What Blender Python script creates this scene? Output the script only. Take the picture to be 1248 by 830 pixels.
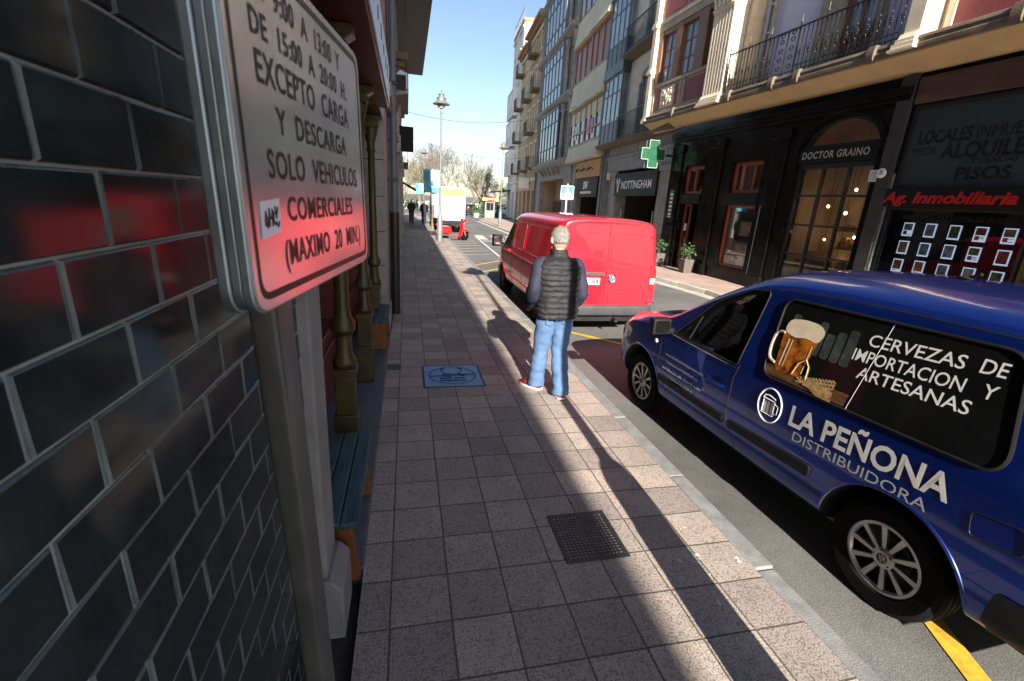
import bpy, bmesh, math, random
from mathutils import Vector, Matrix, Quaternion
from mathutils.bvhtree import BVHTree
from mathutils import noise as mnoise
R = math.radians
PI = math.pi
random.seed(7)
for o in list(bpy.data.objects):
    bpy.data.objects.remove(o)
sc = bpy.context.scene
COL = sc.collection

# ------------------------------------------------------------------ camera
cd = bpy.data.cameras.new('camera')
cam = bpy.data.objects.new('camera', cd)
COL.objects.link(cam)
YAW, PIT, ROL = 0.2317, -0.2924, 0.0601
fw = Vector((math.sin(YAW)*math.cos(PIT), math.cos(YAW)*math.cos(PIT), math.sin(PIT)))
r0 = Vector((math.cos(YAW), -math.sin(YAW), 0))
u0 = r0.cross(fw)
rr = r0*math.cos(ROL) + u0*math.sin(ROL)
uu = -r0*math.sin(ROL) + u0*math.cos(ROL)
cam.matrix_world = Matrix(((rr.x, uu.x, -fw.x, 0), (rr.y, uu.y, -fw.y, 0), (rr.z, uu.z, -fw.z, 2.0), (0, 0, 0, 1)))
cd.sensor_width = 36
cd.lens = 16.215
cd.clip_start = 0.05
cd.clip_end = 2000
cd.dof.use_dof = True
cd.dof.focus_distance = 5.0
cd.dof.aperture_fstop = 7.0
sc.camera = cam

# ------------------------------------------------------------------ light
SUN_EL, SUN_AZ = 25.0, 1.6
w = bpy.data.worlds.new("World")
sc.world = w
w.use_nodes = True
wn = w.node_tree.nodes
sky = wn.new('ShaderNodeTexSky')
sky.sky_type = 'NISHITA'
sky.sun_disc = False
sky.sun_elevation = R(SUN_EL)
sky.sun_rotation = R(180 + SUN_AZ)
sky.altitude = 20
sky.air_density = 1.0
sky.dust_density = 0.9
sky.ozone_density = 1.0
bg = wn['Background']
bg.inputs['Strength'].default_value = 0.06
w.node_tree.links.new(sky.outputs[0], bg.inputs['Color'])
sd = bpy.data.lights.new('sun', 'SUN')
sd.energy = 5.0
sd.angle = R(0.53)
sd.color = (1.0, 0.91, 0.78)
sun = bpy.data.objects.new('sun', sd)
COL.objects.link(sun)
ldir = Vector((math.sin(R(SUN_AZ))*math.cos(R(SUN_EL)), math.cos(R(SUN_AZ))*math.cos(R(SUN_EL)), -math.sin(R(SUN_EL))))
sun.rotation_euler = ldir.to_track_quat('-Z', 'Y').to_euler()
sun.location = (-3, -40, 30)
vs = sc.view_settings
vs.view_transform = 'Standard'
vs.look = 'None'
vs.exposure = 1.65
vs.gamma = 1
vs.use_curve_mapping = False

# ------------------------------------------------------------------ materials
def nt(name):
    m = bpy.data.materials.new(name)
    m.use_nodes = True
    n = m.node_tree.nodes
    return m, n, m.node_tree.links, n['Principled BSDF']

def c4(c):
    return (c[0], c[1], c[2], 1)

def M(name, col, rough=.6, metal=0., var=.14, scale=3., bump=0., bscale=60., coat=0., spec=.5, emit=None, estr=0., dirt=0., stretch=None, rvar=.08):
    m, n, l, p = nt(name)
    p.inputs['Roughness'].default_value = rough
    p.inputs['Metallic'].default_value = metal
    p.inputs['Specular IOR Level'].default_value = spec
    p.inputs['Coat Weight'].default_value = coat
    p.inputs['Coat Roughness'].default_value = .03
    tc = n.new('ShaderNodeTexCoord')
    mp = n.new('ShaderNodeMapping')
    if stretch:
        mp.inputs['Scale'].default_value = stretch
    l.new(tc.outputs['Object'], mp.inputs[0])
    if var > 0:
        no = n.new('ShaderNodeTexNoise')
        no.inputs['Scale'].default_value = scale
        no.inputs['Detail'].default_value = 6
        no.inputs['Roughness'].default_value = .65
        l.new(mp.outputs[0], no.inputs['Vector'])
        mr = n.new('ShaderNodeMapRange')
        mr.inputs[1].default_value = .3
        mr.inputs[2].default_value = .7
        l.new(no.outputs[0], mr.inputs[0])
        mx = n.new('ShaderNodeMix')
        mx.data_type = 'RGBA'
        mx.inputs[6].default_value = c4([x*(1-var) for x in col])
        mx.inputs[7].default_value = c4([min(1, x*(1+var)) for x in col])
        l.new(mr.outputs[0], mx.inputs[0])
        out = mx.outputs[2]
        if dirt > 0:
            n2 = n.new('ShaderNodeTexNoise')
            n2.inputs['Scale'].default_value = scale*.37
            n2.inputs['Detail'].default_value = 8
            n2.inputs['Roughness'].default_value = .75
            l.new(mp.outputs[0], n2.inputs['Vector'])
            m2 = n.new('ShaderNodeMapRange')
            m2.inputs[1].default_value = .5
            m2.inputs[2].default_value = .72
            m2.inputs[4].default_value = dirt
            l.new(n2.outputs[0], m2.inputs[0])
            x2 = n.new('ShaderNodeMix')
            x2.data_type = 'RGBA'
            x2.inputs[7].default_value = c4([x*.35 for x in col])
            l.new(m2.outputs[0], x2.inputs[0])
            l.new(out, x2.inputs[6])
            out = x2.outputs[2]
        l.new(out, p.inputs['Base Color'])
        r2 = n.new('ShaderNodeMapRange')
        r2.inputs[1].default_value = .3
        r2.inputs[2].default_value = .7
        r2.inputs[3].default_value = max(.02, rough-rvar)
        r2.inputs[4].default_value = min(1, rough+rvar)
        l.new(no.outputs[0], r2.inputs[0])
        l.new(r2.outputs[0], p.inputs['Roughness'])
    else:
        p.inputs['Base Color'].default_value = c4(col)
    if bump > 0:
        nb = n.new('ShaderNodeTexNoise')
        nb.inputs['Scale'].default_value = bscale
        nb.inputs['Detail'].default_value = 4
        l.new(mp.outputs[0], nb.inputs['Vector'])
        bm_ = n.new('ShaderNodeBump')
        bm_.inputs['Strength'].default_value = bump
        bm_.inputs['Distance'].default_value = .01
        l.new(nb.outputs[0], bm_.inputs['Height'])
        l.new(bm_.outputs[0], p.inputs['Normal'])
    if emit:
        p.inputs['Emission Color'].default_value = c4(emit)
        p.inputs['Emission Strength'].default_value = estr
    return m

def glass(name, tint=(.8, .85, .85), refl=.12, rough=.0):
    m = bpy.data.materials.new(name)
    m.use_nodes = True
    n = m.node_tree.nodes
    l = m.node_tree.links
    n.remove(n['Principled BSDF'])
    out = n['Material Output']
    tr = n.new('ShaderNodeBsdfTransparent')
    tr.inputs[0].default_value = c4(tint)
    gl = n.new('ShaderNodeBsdfGlossy')
    gl.inputs['Roughness'].default_value = rough
    fr = n.new('ShaderNodeLayerWeight')
    fr.inputs[0].default_value = .25
    ma = n.new('ShaderNodeMath')
    ma.operation = 'MULTIPLY_ADD'
    ma.inputs[1].default_value = .75
    ma.inputs[2].default_value = refl
    l.new(fr.outputs['Fresnel'], ma.inputs[0])
    ma.use_clamp = True
    mx = n.new('ShaderNodeMixShader')
    l.new(ma.outputs[0], mx.inputs[0])
    l.new(tr.outputs[0], mx.inputs[1])
    l.new(gl.outputs[0], mx.inputs[2])
    l.new(mx.outputs[0], out.inputs[0])
    return m

def paving(name, c1, c2, mort, size, off=(0, 0), worm=True, bw=1.0, msize=.012):
    m, n, l, p = nt(name)
    tc = n.new('ShaderNodeTexCoord')
    mp = n.new('ShaderNodeMapping')
    mp.inputs['Location'].default_value = (off[0], off[1], 0)
    l.new(tc.outputs['Object'], mp.inputs[0])
    br = n.new('ShaderNodeTexBrick')
    br.offset = 0
    br.inputs['Scale'].default_value = 1
    br.inputs['Brick Width'].default_value = size*bw
    br.inputs['Row Height'].default_value = size
    br.inputs['Mortar Size'].default_value = msize*.5
    br.inputs['Mortar Smooth'].default_value = .3
    br.inputs['Color1'].default_value = c4(c1)
    br.inputs['Color2'].default_value = c4(c2)
    br.inputs['Mortar'].default_value = c4(mort)
    # wobble the joints a little so that they are not ruled lines
    nw = n.new('ShaderNodeTexNoise')
    nw.inputs['Scale'].default_value = 5
    nw.inputs['Detail'].default_value = 3
    l.new(tc.outputs['Object'], nw.inputs['Vector'])
    vm = n.new('ShaderNodeVectorMath')
    vm.operation = 'MULTIPLY_ADD'
    vm.inputs[1].default_value = (.008, .008, 0)
    l.new(nw.outputs['Color'], vm.inputs[0])
    l.new(mp.outputs[0], vm.inputs[2])
    l.new(vm.outputs[0], br.inputs['Vector'])
    col = br.outputs['Color']
    hgt = br.outputs['Fac']
    inv = n.new('ShaderNodeMath')
    inv.operation = 'SUBTRACT'
    inv.inputs[0].default_value = 1
    l.new(hgt, inv.inputs[1])
    height = inv.outputs[0]
    # broad stains
    n1 = n.new('ShaderNodeTexNoise')
    n1.inputs['Scale'].default_value = 1.1
    n1.inputs['Detail'].default_value = 9
    n1.inputs['Roughness'].default_value = .72
    l.new(tc.outputs['Object'], n1.inputs['Vector'])
    r1 = n.new('ShaderNodeMapRange')
    r1.inputs[1].default_value = .3
    r1.inputs[2].default_value = .75
    r1.inputs[3].default_value = .72
    r1.inputs[4].default_value = 1.2
    l.new(n1.outputs[0], r1.inputs[0])
    mu = n.new('ShaderNodeMix')
    mu.data_type = 'RGBA'
    mu.blend_type = 'MULTIPLY'
    mu.inputs[0].default_value = 1
    l.new(col, mu.inputs[6])
    l.new(r1.outputs[0], mu.inputs[7])
    col = mu.outputs[2]
    if worm:
        n3 = n.new('ShaderNodeTexNoise')
        n3.inputs['Scale'].default_value = 52
        n3.inputs['Detail'].default_value = 1.5
        l.new(tc.outputs['Object'], n3.inputs['Vector'])
        s3 = n.new('ShaderNodeMath')
        s3.operation = 'SUBTRACT'
        s3.inputs[1].default_value = .5
        l.new(n3.outputs[0], s3.inputs[0])
        a3 = n.new('ShaderNodeMath')
        a3.operation = 'ABSOLUTE'
        l.new(s3.outputs[0], a3.inputs[0])
        r3 = n.new('ShaderNodeMapRange')
        r3.inputs[1].default_value = .0
        r3.inputs[2].default_value = .06
        r3.inputs[3].default_value = .44
        r3.inputs[4].default_value = 1.06
        l.new(a3.outputs[0], r3.inputs[0])
        m3 = n.new('ShaderNodeMix')
        m3.data_type = 'RGBA'
        m3.blend_type = 'MULTIPLY'
        m3.inputs[0].default_value = 1
        l.new(col, m3.inputs[6])
        l.new(r3.outputs[0], m3.inputs[7])
        col = m3.outputs[2]
        ad = n.new('ShaderNodeMath')
        ad.operation = 'MULTIPLY_ADD'
        ad.inputs[1].default_value = .6
        l.new(r3.outputs[0], ad.inputs[0])
        l.new(height, ad.inputs[2])
        height = ad.outputs[0]
        # small dark stains (trodden gum)
        vo = n.new('ShaderNodeTexVoronoi')
        vo.inputs['Scale'].default_value = 2.4
        l.new(tc.outputs['Object'], vo.inputs['Vector'])
        lt = n.new('ShaderNodeMapRange')
        lt.inputs[1].default_value = .022
        lt.inputs[2].default_value = .034
        lt.inputs[3].default_value = .3
        lt.inputs[4].default_value = 1.0
        l.new(vo.outputs['Distance'], lt.inputs[0])
        m4 = n.new('ShaderNodeMix')
        m4.data_type = 'RGBA'
        m4.blend_type = 'MULTIPLY'
        m4.inputs[0].default_value = 1
        l.new(col, m4.inputs[6])
        l.new(lt.outputs[0], m4.inputs[7])
        col = m4.outputs[2]
    l.new(col, p.inputs['Base Color'])
    p.inputs['Roughness'].default_value = .72
    b = n.new('ShaderNodeBump')
    b.inputs['Strength'].default_value = .55
    b.inputs['Distance'].default_value = .004
    l.new(height, b.inputs['Height'])
    l.new(b.outputs[0], p.inputs['Normal'])
    return m

def asphalt(name, col):
    m, n, l, p = nt(name)
    tc = n.new('ShaderNodeTexCoord')
    a = n.new('ShaderNodeTexNoise')
    a.inputs['Scale'].default_value = 140
    a.inputs['Detail'].default_value = 3
    l.new(tc.outputs['Object'], a.inputs['Vector'])
    b = n.new('ShaderNodeTexNoise')
    b.inputs['Scale'].default_value = .5
    b.inputs['Detail'].default_value = 9
    b.inputs['Roughness'].default_value = .7
    l.new(tc.outputs['Object'], b.inputs['Vector'])
    r1 = n.new('ShaderNodeMapRange')
    r1.inputs[1].default_value = .3
    r1.inputs[2].default_value = .7
    r1.inputs[3].default_value = .55
    r1.inputs[4].default_value = 1.5
    l.new(a.outputs[0], r1.inputs[0])
    r2 = n.new('ShaderNodeMapRange')
    r2.inputs[1].default_value = .3
    r2.inputs[2].default_value = .7
    r2.inputs[3].default_value = .6
    r2.inputs[4].default_value = 1.3
    l.new(b.outputs[0], r2.inputs[0])
    mu = n.new('ShaderNodeMath')
    mu.operation = 'MULTIPLY'
    l.new(r1.outputs[0], mu.inputs[0])
    l.new(r2.outputs[0], mu.inputs[1])
    mx = n.new('ShaderNodeMix')
    mx.data_type = 'RGBA'
    mx.blend_type = 'MULTIPLY'
    mx.inputs[0].default_value = 1
    mx.inputs[6].default_value = c4(col)
    l.new(mu.outputs[0], mx.inputs[7])
    l.new(mx.outputs[2], p.inputs['Base Color'])
    p.inputs['Roughness'].default_value = .8
    bu = n.new('ShaderNodeBump')
    bu.inputs['Strength'].default_value = .5
    bu.inputs['Distance'].default_value = .004
    l.new(a.outputs[0], bu.inputs['Height'])
    l.new(bu.outputs[0], p.inputs['Normal'])
    return m

m_paver = paving('paver', (.45, .38, .335), (.28, .24, .225), (.10, .095, .075), .3, (.093, -.290+.002))
m_paver_r = paving('paver_pink', (.46, .33, .28), (.40, .30, .26), (.16, .13, .11), .3, (0, 0), False)
m_asphalt = asphalt('asphalt', (.125, .125, .125))
m_ground = asphalt('ground_far', (.10, .10, .095))
m_kerb = M('kerb_granite', (.20, .205, .21), .75, var=.25, scale=9, bump=.35, bscale=120, dirt=.25)
m_kerb2 = M('kerb_pale', (.42, .40, .36), .75, var=.2, scale=4, bump=.3, dirt=.2)
m_white = M('road_white', (.52, .52, .51), .7, var=.2, scale=9, dirt=.35)
m_yellow = M('road_yellow', (.60, .35, .03), .75, var=.25, scale=22, dirt=.95)
m_tile = M('glazed_tile', (.026, .033, .037), .11, var=.5, scale=3.2, spec=.1, bump=.02, bscale=9, rvar=.04, dirt=.3)
m_tilesheen = M('tile_edge_sheen', (.10, .13, .137), .3, var=.3, scale=10, spec=.4, dirt=.4)  # pale joint edges, with the sky's sheen put into their colour
m_grout = M('grout', (.32, .38, .385), .5, var=.3, scale=12, dirt=.5)
m_galv = M('galvanised', (.30, .36, .40), .42, .85, var=.2, scale=11, bump=.05)
m_steelpost = M('post_steel', (.115, .118, .115), .4, .6, var=.25, scale=5, bump=.06, bscale=30, dirt=.4)
m_signface = M('sign_sheet', (.66, .64, .67), .2, .66, var=.07, scale=5, spec=.6, rvar=.05, dirt=.12)
m_black = M('black_paint', (.012, .012, .013), .4, var=.2)
m_sticker = M('sticker_paper', (.72, .70, .80), .5, var=.05)
m_pilaster = M('limestone', (.21, .205, .21), .75, var=.2, scale=4, bump=.35, bscale=45, dirt=.5)
m_stone_grey = M('grey_stone', (.27, .265, .255), .8, var=.3, scale=3, bump=.4, bscale=35, dirt=.5)
m_maroonwood = M('maroon_wood', (.085, .014, .012), .35, var=.25, scale=4, bump=.1, stretch=(1, 1, .15))
m_gilt = M('gilt_olive', (.062, .05, .022), .45, .35, var=.35, scale=9, dirt=.5)
m_teal = M('teal_plank', (.024, .07, .082), .5, var=.8, scale=9, bump=.25, bscale=30, stretch=(5, .35, 5), dirt=.4)
m_orangewood = M('orange_wood', (.15, .048, .016), .5, var=.35, scale=6, bump=.2, stretch=(3, 3, .4))
m_slate = M('slate_step', (.075, .085, .105), .55, var=.3, scale=5, bump=.2, dirt=.3)
m_fascia = M('fascia_board', (.52, .60, .74), .35, var=.1, scale=2, dirt=.1)
m_plaster_pink = M('plaster_pink', (.33, .27, .27), .85, var=.2, scale=2, bump=.2, dirt=.4)
m_eave = M('eave_boards', (.085, .075, .072), .7, var=.25, scale=3, bump=.1, stretch=(1, 6, 1))
m_pipe = M('drain_pipe', (.10, .135, .17), .45, var=.2, scale=4)
m_iron = M('wrought_iron', (.016, .016, .018), .45, var=.25, scale=8)
m_marble = M('black_marble', (.006, .0058, .0056), .16, var=.5, scale=3, spec=.22, dirt=.0)
m_darkstone = M('dark_pilaster', (.035, .032, .03), .45, var=.3, scale=5, bump=.1)
m_cream = M('cream_stone', (.70, .615, .47), .8, var=.12, scale=3, bump=.25, bscale=40, dirt=.25)
m_bay = M('bay_stone', (.40, .335, .25), .85, var=.2, scale=4, bump=.3, bscale=40, dirt=.4)
m_ledge = M('ledge_stone', (.135, .105, .075), .85, var=.3, scale=3, bump=.4, bscale=30, dirt=.6)
m_soffit = M('soffit_paint', (.60, .44, .235), .8, var=.1, scale=2, dirt=.15)
m_maroon = M('maroon_panel', (.25, .055, .06), .6, var=.25, scale=6, dirt=.3, stretch=(4, 1, .6))
m_brownframe = M('brown_timber', (.20, .085, .035), .45, var=.25, scale=5, bump=.1, stretch=(3, 3, .4))
m_redframe = M('red_timber', (.25, .058, .03), .4, var=.25, scale=5, bump=.1, stretch=(3, 3, .4))
m_lav = M('pale_shutter', (.56, .54, .64), .6, var=.06, scale=1.4)
m_pane = M('window_pane', (.022, .028, .033), .05, var=.5, scale=.8, spec=1.0, rvar=.03)
m_panelight = M('window_pane_curtain', (.17, .19, .22), .08, var=.45, scale=1.2, spec=.9, rvar=.03)
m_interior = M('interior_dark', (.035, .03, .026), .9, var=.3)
m_warm = M('interior_warm', (.58, .42, .29), .8, var=.25, scale=2)
m_bulb = M('lamp_bulb', (1, .8, .5), .4, var=0, emit=(1, .68, .32), estr=8)
m_goods = M('shelf_goods', (.45, .30, .12), .5, var=.6, scale=14)
m_card = M('backlit_card', (.6, .68, .8), .5, var=.04, emit=(.6, .74, 1), estr=.24)
m_photo = M('card_photo', (.17, .25, .33), .4, var=.85, scale=30)
m_redletter = M('red_letters', (.40, .008, .008), .4, var=.1)
m_greenled = M('cross_green', (.003, .07, .032), .4, var=.15, scale=6)
m_greenrim = M('cross_rim', (.30, .42, .34), .4, var=.1)
m_whitep = M('white_paint', (.78, .78, .77), .5, var=.06, scale=3)
m_whitewall = M('white_render', (.74, .74, .72), .85, var=.1, scale=.7, dirt=.15)
m_tan = M('ochre_render', (.42, .31, .19), .85, var=.16, scale=.8, dirt=.35, bump=.1)
m_creamr = M('cream_render', (.52, .42, .28), .85, var=.14, scale=.8, dirt=.3)
m_creamband = M('cream_parapet', (.62, .555, .40), .75, var=.08, scale=1.2, dirt=.2)
m_brick = M('brick_cornice', (.36, .19, .10), .85, var=.25, scale=4)
m_bluegrey = M('blue_grey_iron', (.12, .15, .19), .5, var=.25, scale=3, dirt=.3)
m_galleryframe = M('gallery_frame', (.055, .075, .095), .45, var=.2, scale=3)
m_ochreboard = M('ochre_fascia', (.46, .27, .10), .7, var=.15, scale=2, dirt=.2)
m_charcoal = M('charcoal_board', (.010, .0095, .010), .55, var=.2, spec=.15)
m_lampgrey = M('lamp_post_paint', (.15, .175, .175), .5, .2, var=.15, scale=4, dirt=.25)
m_lens = M('lamp_glass', (.55, .56, .5), .3, var=.1)
m_blue = M('van_blue', (.002, .022, .20), .30, .6, var=.05, scale=2, coat=.8, spec=.5, rvar=.02)
m_red = M('van_red', (.52, .008, .022), .3, .0, var=.04, scale=2, coat=.9, rvar=.03)
m_plastic = M('black_plastic', (.008, .008, .009), .6, spec=.25, var=.2, scale=6, bump=.08, bscale=200)
m_greyplastic = M('grey_bumper', (.045, .046, .05), .6, var=.15, scale=5, bump=.08, bscale=200, dirt=.2)
m_rubber = M('tyre_rubber', (.006, .006, .006), .9, spec=.12, var=.25, scale=9, bump=.1)
m_alloy = M('alloy', (.46, .45, .43), .35, .8, var=.2, scale=8, dirt=.35)
m_hubdark = M('hub_dark', (.03, .03, .03), .6, var=.2)
m_chrome = M('chrome', (.65, .66, .68), .12, 1.0, var=.05)
m_cabin = M('cabin_trim', (.018, .018, .02), .7, var=.2)
m_seat = M('seat_cloth', (.045, .047, .055), .9, var=.25, scale=12)
m_carglass = glass('car_glass', (.45, .55, .52), .05)
m_dglass = M('tinted_glass', (.006, .007, .007), .05, var=.3, spec=.6, rvar=.02)
m_shopglass = glass('shop_glass', (.86, .88, .88), .035)
m_decal = M('vinyl_white', (.70, .71, .72), .45, var=.05)
m_decalgrey = M('vinyl_grey', (.44, .48, .55), .45, var=.05)
m_lightred = M('lamp_red', (.45, .01, .01), .12, var=.1, coat=1)
m_lightclear = M('lamp_clear', (.62, .62, .6), .1, var=.15, coat=1)
m_orange = M('lamp_orange', (.6, .2, .02), .15, var=.1, coat=1)
m_beer = M('print_beer', (.34, .10, .012), .3, var=.85, scale=13, dirt=.6)
m_foam = M('print_foam', (.74, .62, .48), .4, var=.12, scale=20)
m_wheat = M('print_wheat', (.42, .28, .12), .4, var=.4, scale=40)
m_tableprint = M('print_table', (.12, .055, .025), .3, var=.5, scale=6, stretch=(1, 1, 6))
m_skin = M('skin', (.48, .27, .20), .55, var=.1, scale=9)
m_hair = M('grey_hair', (.165, .158, .148), .8, var=.6, scale=70, bump=.8, bscale=120, dirt=.5, stretch=(1, 1, .35))
m_jeans = M('denim', (.080, .145, .275), .95, var=.25, scale=5, bump=.4, bscale=70, spec=.2, dirt=.12)
m_vest = M('vest_nylon', (.015, .015, .018), .62, var=.4, scale=10, bump=.7, bscale=30, spec=.25)
m_navy = M('navy_cloth', (.012, .014, .034), .8, var=.2, scale=8, bump=.2, bscale=50)
m_shoe = M('shoe_red', (.16, .02, .022), .6, var=.25, scale=12)
m_sole = M('shoe_sole', (.62, .58, .55), .7, var=.1)
m_shoedark = M('shoe_dark', (.04, .04, .05), .7, var=.2)
m_blueplate = M('blue_cover', (.12, .27, .52), .5, .2, var=.28, scale=14, bump=.2, dirt=.5)
m_groove = M('cover_groove', (.022, .03, .055), .7, var=.2)
m_grate = M('grate_iron', (.05, .05, .055), .5, .5, var=.35, scale=14, bump=.2)
m_dropping = M('dropping', (.5, .5, .48), .8, var=.15, scale=40)
m_terracotta = M('planter_grey', (.09, .075, .072), .8, var=.2, scale=6)
m_leaf = M('leaf', (.035, .075, .022), .6, var=.5, scale=3)
m_hedge = M('hedge_leaf', (.06, .10, .028), .7, var=.5, scale=1)
m_blossom = M('bud_pink', (.20, .16, .145), .8, var=.4, scale=1)
m_budgreen = M('bud_green', (.20, .21, .085), .8, var=.4, scale=1)
m_bark = M('bark', (.17, .135, .11), .9, var=.35, scale=4, bump=.4, dirt=.3)
m_twig = M('twig', (.135, .115, .105), .9, var=.25)
m_bannerblue = M('banner_blue', (.06, .36, .55), .6, var=.12, scale=4)
m_banner = M('banner_white', (.78, .79, .78), .6, var=.06, scale=4)
m_scooter = M('scooter_red', (.48, .012, .018), .25, var=.05, coat=1)
m_signblue = M('sign_blue', (.012, .14, .40), .4, var=.05)
m_awning = M('awning_yellow', (.62, .45, .10), .7, var=.15)
m_whitecar = M('car_white', (.68, .70, .72), .3, var=.05, coat=.8)
m_darkcar = M('car_dark', (.02, .023, .027), .25, var=.1, coat=.8)
m_wire = M('cable', (.03, .03, .03), .7, var=0)
m_greenplate = M('green_plate', (.02, .10, .08), .5, var=.2)
m_displayglass = glass('display_glass', (.97, .97, .97), .0)
m_poster = M('poster_print', (.75, .58, .48), .4, var=.45, scale=4)
m_posterdark = M('poster_dark', (.14, .08, .06), .5, var=.3, scale=9)
m_pink = M('pink_notice', (.62, .20, .40), .6, var=.1)
m_hill = M('hill_grass', (.11, .11, .085), .9, var=.4, scale=.15)

# ------------------------------------------------------------------ mesh helpers
_tc = {}
def text2d(body, size=1., bold=0., align='LEFT', res=3, space=1., shear=0.):
    k = (body, size, bold, align, res, space, shear)
    if k in _tc:
        return _tc[k]
    cu = bpy.data.curves.new('t', 'FONT')
    cu.body = body
    cu.size = size
    cu.offset = bold
    cu.align_x = align
    cu.resolution_u = res
    cu.space_character = space
    cu.shear = shear
    ob = bpy.data.objects.new('t', cu)
    COL.objects.link(ob)
    dg = bpy.context.evaluated_depsgraph_get()
    me = bpy.data.meshes.new_from_object(ob.evaluated_get(dg))
    vs_ = [tuple(v.co) for v in me.vertices]
    fs_ = [tuple(p.vertices) for p in me.polygons]
    bpy.data.objects.remove(ob)
    bpy.data.curves.remove(cu)
    bpy.data.meshes.remove(me)
    _tc[k] = (vs_, fs_)
    return vs_, fs_

class MB:
    def __init__(s):
        s.v = []
        s.f = []
        s.m = []
    def add(s, vs_, fs_, m=0):
        b = len(s.v)
        s.v.extend([tuple(v) for v in vs_])
        s.f.extend([tuple(b+i for i in f) for f in fs_])
        s.m.extend([m]*len(fs_))
        return s
    def box(s, x0, x1, y0, y1, z0, z1, m=0):
        v = [(x, y, z) for z in (z0, z1) for y in (y0, y1) for x in (x0, x1)]
        return s.add(v, [(0, 2, 3, 1), (4, 5, 7, 6), (0, 1, 5, 4), (2, 6, 7, 3), (0, 4, 6, 2), (1, 3, 7, 5)], m)
    def tbox(s, mat, sx, sy, sz, m=0):
        v = [mat @ Vector((x*sx/2, y*sy/2, z*sz/2)) for z in (-1, 1) for y in (-1, 1) for x in (-1, 1)]
        return s.add(v, [(0, 2, 3, 1), (4, 5, 7, 6), (0, 1, 5, 4), (2, 6, 7, 3), (0, 4, 6, 2), (1, 3, 7, 5)], m)
    def prism(s, poly, lo, hi, axis='y', m=0, flip=False):
        def P(a, b, c):
            return {'x': (c, a, b), 'y': (a, c, b), 'z': (a, b, c)}[axis]
        n = len(poly)
        v = [P(a, b, lo) for a, b in poly] + [P(a, b, hi) for a, b in poly]
        f = [tuple(range(n)), tuple(range(2*n-1, n-1, -1))]
        f += [(i, i+n, (i+1) % n+n, (i+1) % n) for i in range(n)]
        return s.add(v, f, m)
    def tube(s, pts, r, n=8, m=0, cap=True, flat=1.0):
        pts = [Vector(p) for p in pts]
        k = len(pts)
        rs = r if isinstance(r, (list, tuple)) else [r]*k
        v = []
        t0 = (pts[1]-pts[0]).normalized()
        up = Vector((0, 0, 1)) if abs(t0.z) < .9 else Vector((1, 0, 0))
        a = t0.cross(up).normalized()
        for i in range(k):
            t = (pts[min(i+1, k-1)]-pts[max(i-1, 0)]).normalized()
            a = (a-t*a.dot(t)).normalized()
            b = t.cross(a)
            for j in range(n):
                q = 2*PI*j/n
                v.append(pts[i]+(a*math.cos(q)+b*math.sin(q)*flat)*rs[i])
        f = [(i*n+j, i*n+(j+1) % n, (i+1)*n+(j+1) % n, (i+1)*n+j) for i in range(k-1) for j in range(n)]
        if cap:
            f += [tuple(range(n-1, -1, -1)), tuple(range((k-1)*n, k*n))]
        return s.add(v, f, m)
    def lathe(s, prof, c=(0, 0, 0), n=20, axis='z', m=0, cap=True):
        v = []
        for r, z in prof:
            for j in range(n):
                q = 2*PI*j/n
                x, y = r*math.cos(q), r*math.sin(q)
                p = {'z': (x, y, z), 'x': (z, x, y), 'y': (y, z, x)}[axis]
                v.append((p[0]+c[0], p[1]+c[1], p[2]+c[2]))
        k = len(prof)
        f = [(i*n+j, i*n+(j+1) % n, (i+1)*n+(j+1) % n, (i+1)*n+j) for i in range(k-1) for j in range(n)]
        if cap:
            f += [tuple(range(n-1, -1, -1)), tuple(range((k-1)*n, k*n))]
        return s.add(v, f, m)
    def ell(s, c, rx, ry, rz, m=0, n=12, k=8):
        v = []
        for i in range(k+1):
            a = PI*i/k
            rr_ = max(math.sin(a), .01)
            for j in range(n):
                q = 2*PI*j/n
                v.append((c[0]+rx*rr_*math.cos(q), c[1]+ry*rr_*math.sin(q), c[2]-rz*math.cos(a)))
        f = [(i*n+j, i*n+(j+1) % n, (i+1)*n+(j+1) % n, (i+1)*n+j) for i in range(k) for j in range(n)]
        return s.add(v, f, m)
    def text(s, body, fn, size=1., bold=0., align='LEFT', m=0, space=1., shear=0., width=None, cap=None):
        """lettering; width/cap scale it to a total width / capital height"""
        v, f = text2d(body, 1., bold/ (cap or size) if bold else 0., align, 3, space, shear)
        xs = [p[0] for p in v]
        x0, x1 = min(xs), max(xs)
        sx = sy = size
        if cap:
            sy = cap/.729
            sx = sy
        if width:
            sx = width/(x1-x0)
        if align == 'CENTER':
            o = (x0+x1)/2
        else:
            o = x0
        return s.add([fn((p[0]-o)*sx, p[1]*sy) for p in v], f, m)
    def build(s, name, mats, parent=None, bevel=0., smooth=35, loc=None, seg=2, weld=False):
        me = bpy.data.meshes.new(name)
        me.from_pydata(s.v, [], s.f)
        if not isinstance(mats, (list, tuple)):
            mats = [mats]
        for mm in mats:
            me.materials.append(mm)
        me.polygons.foreach_set('material_index', s.m)
        bm = bmesh.new()
        bm.from_mesh(me)
        if weld:
            bmesh.ops.remove_doubles(bm, verts=bm.verts, dist=1e-5)
        bmesh.ops.recalc_face_normals(bm, faces=bm.faces)
        bm.to_mesh(me)
        bm.free()
        if smooth:
            me.polygons.foreach_set('use_smooth', [True]*len(me.polygons))
            me.set_sharp_from_angle(angle=R(smooth))
        ob = bpy.data.objects.new(name, me)
        COL.objects.link(ob)
        if parent:
            ob.parent = parent
        if loc:
            ob.location = loc
        if bevel:
            b = ob.modifiers.new('bevel', 'BEVEL')
            b.width = bevel
            b.segments = seg
            b.limit_method = 'ANGLE'
            b.angle_limit = R(40)
        return ob

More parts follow.
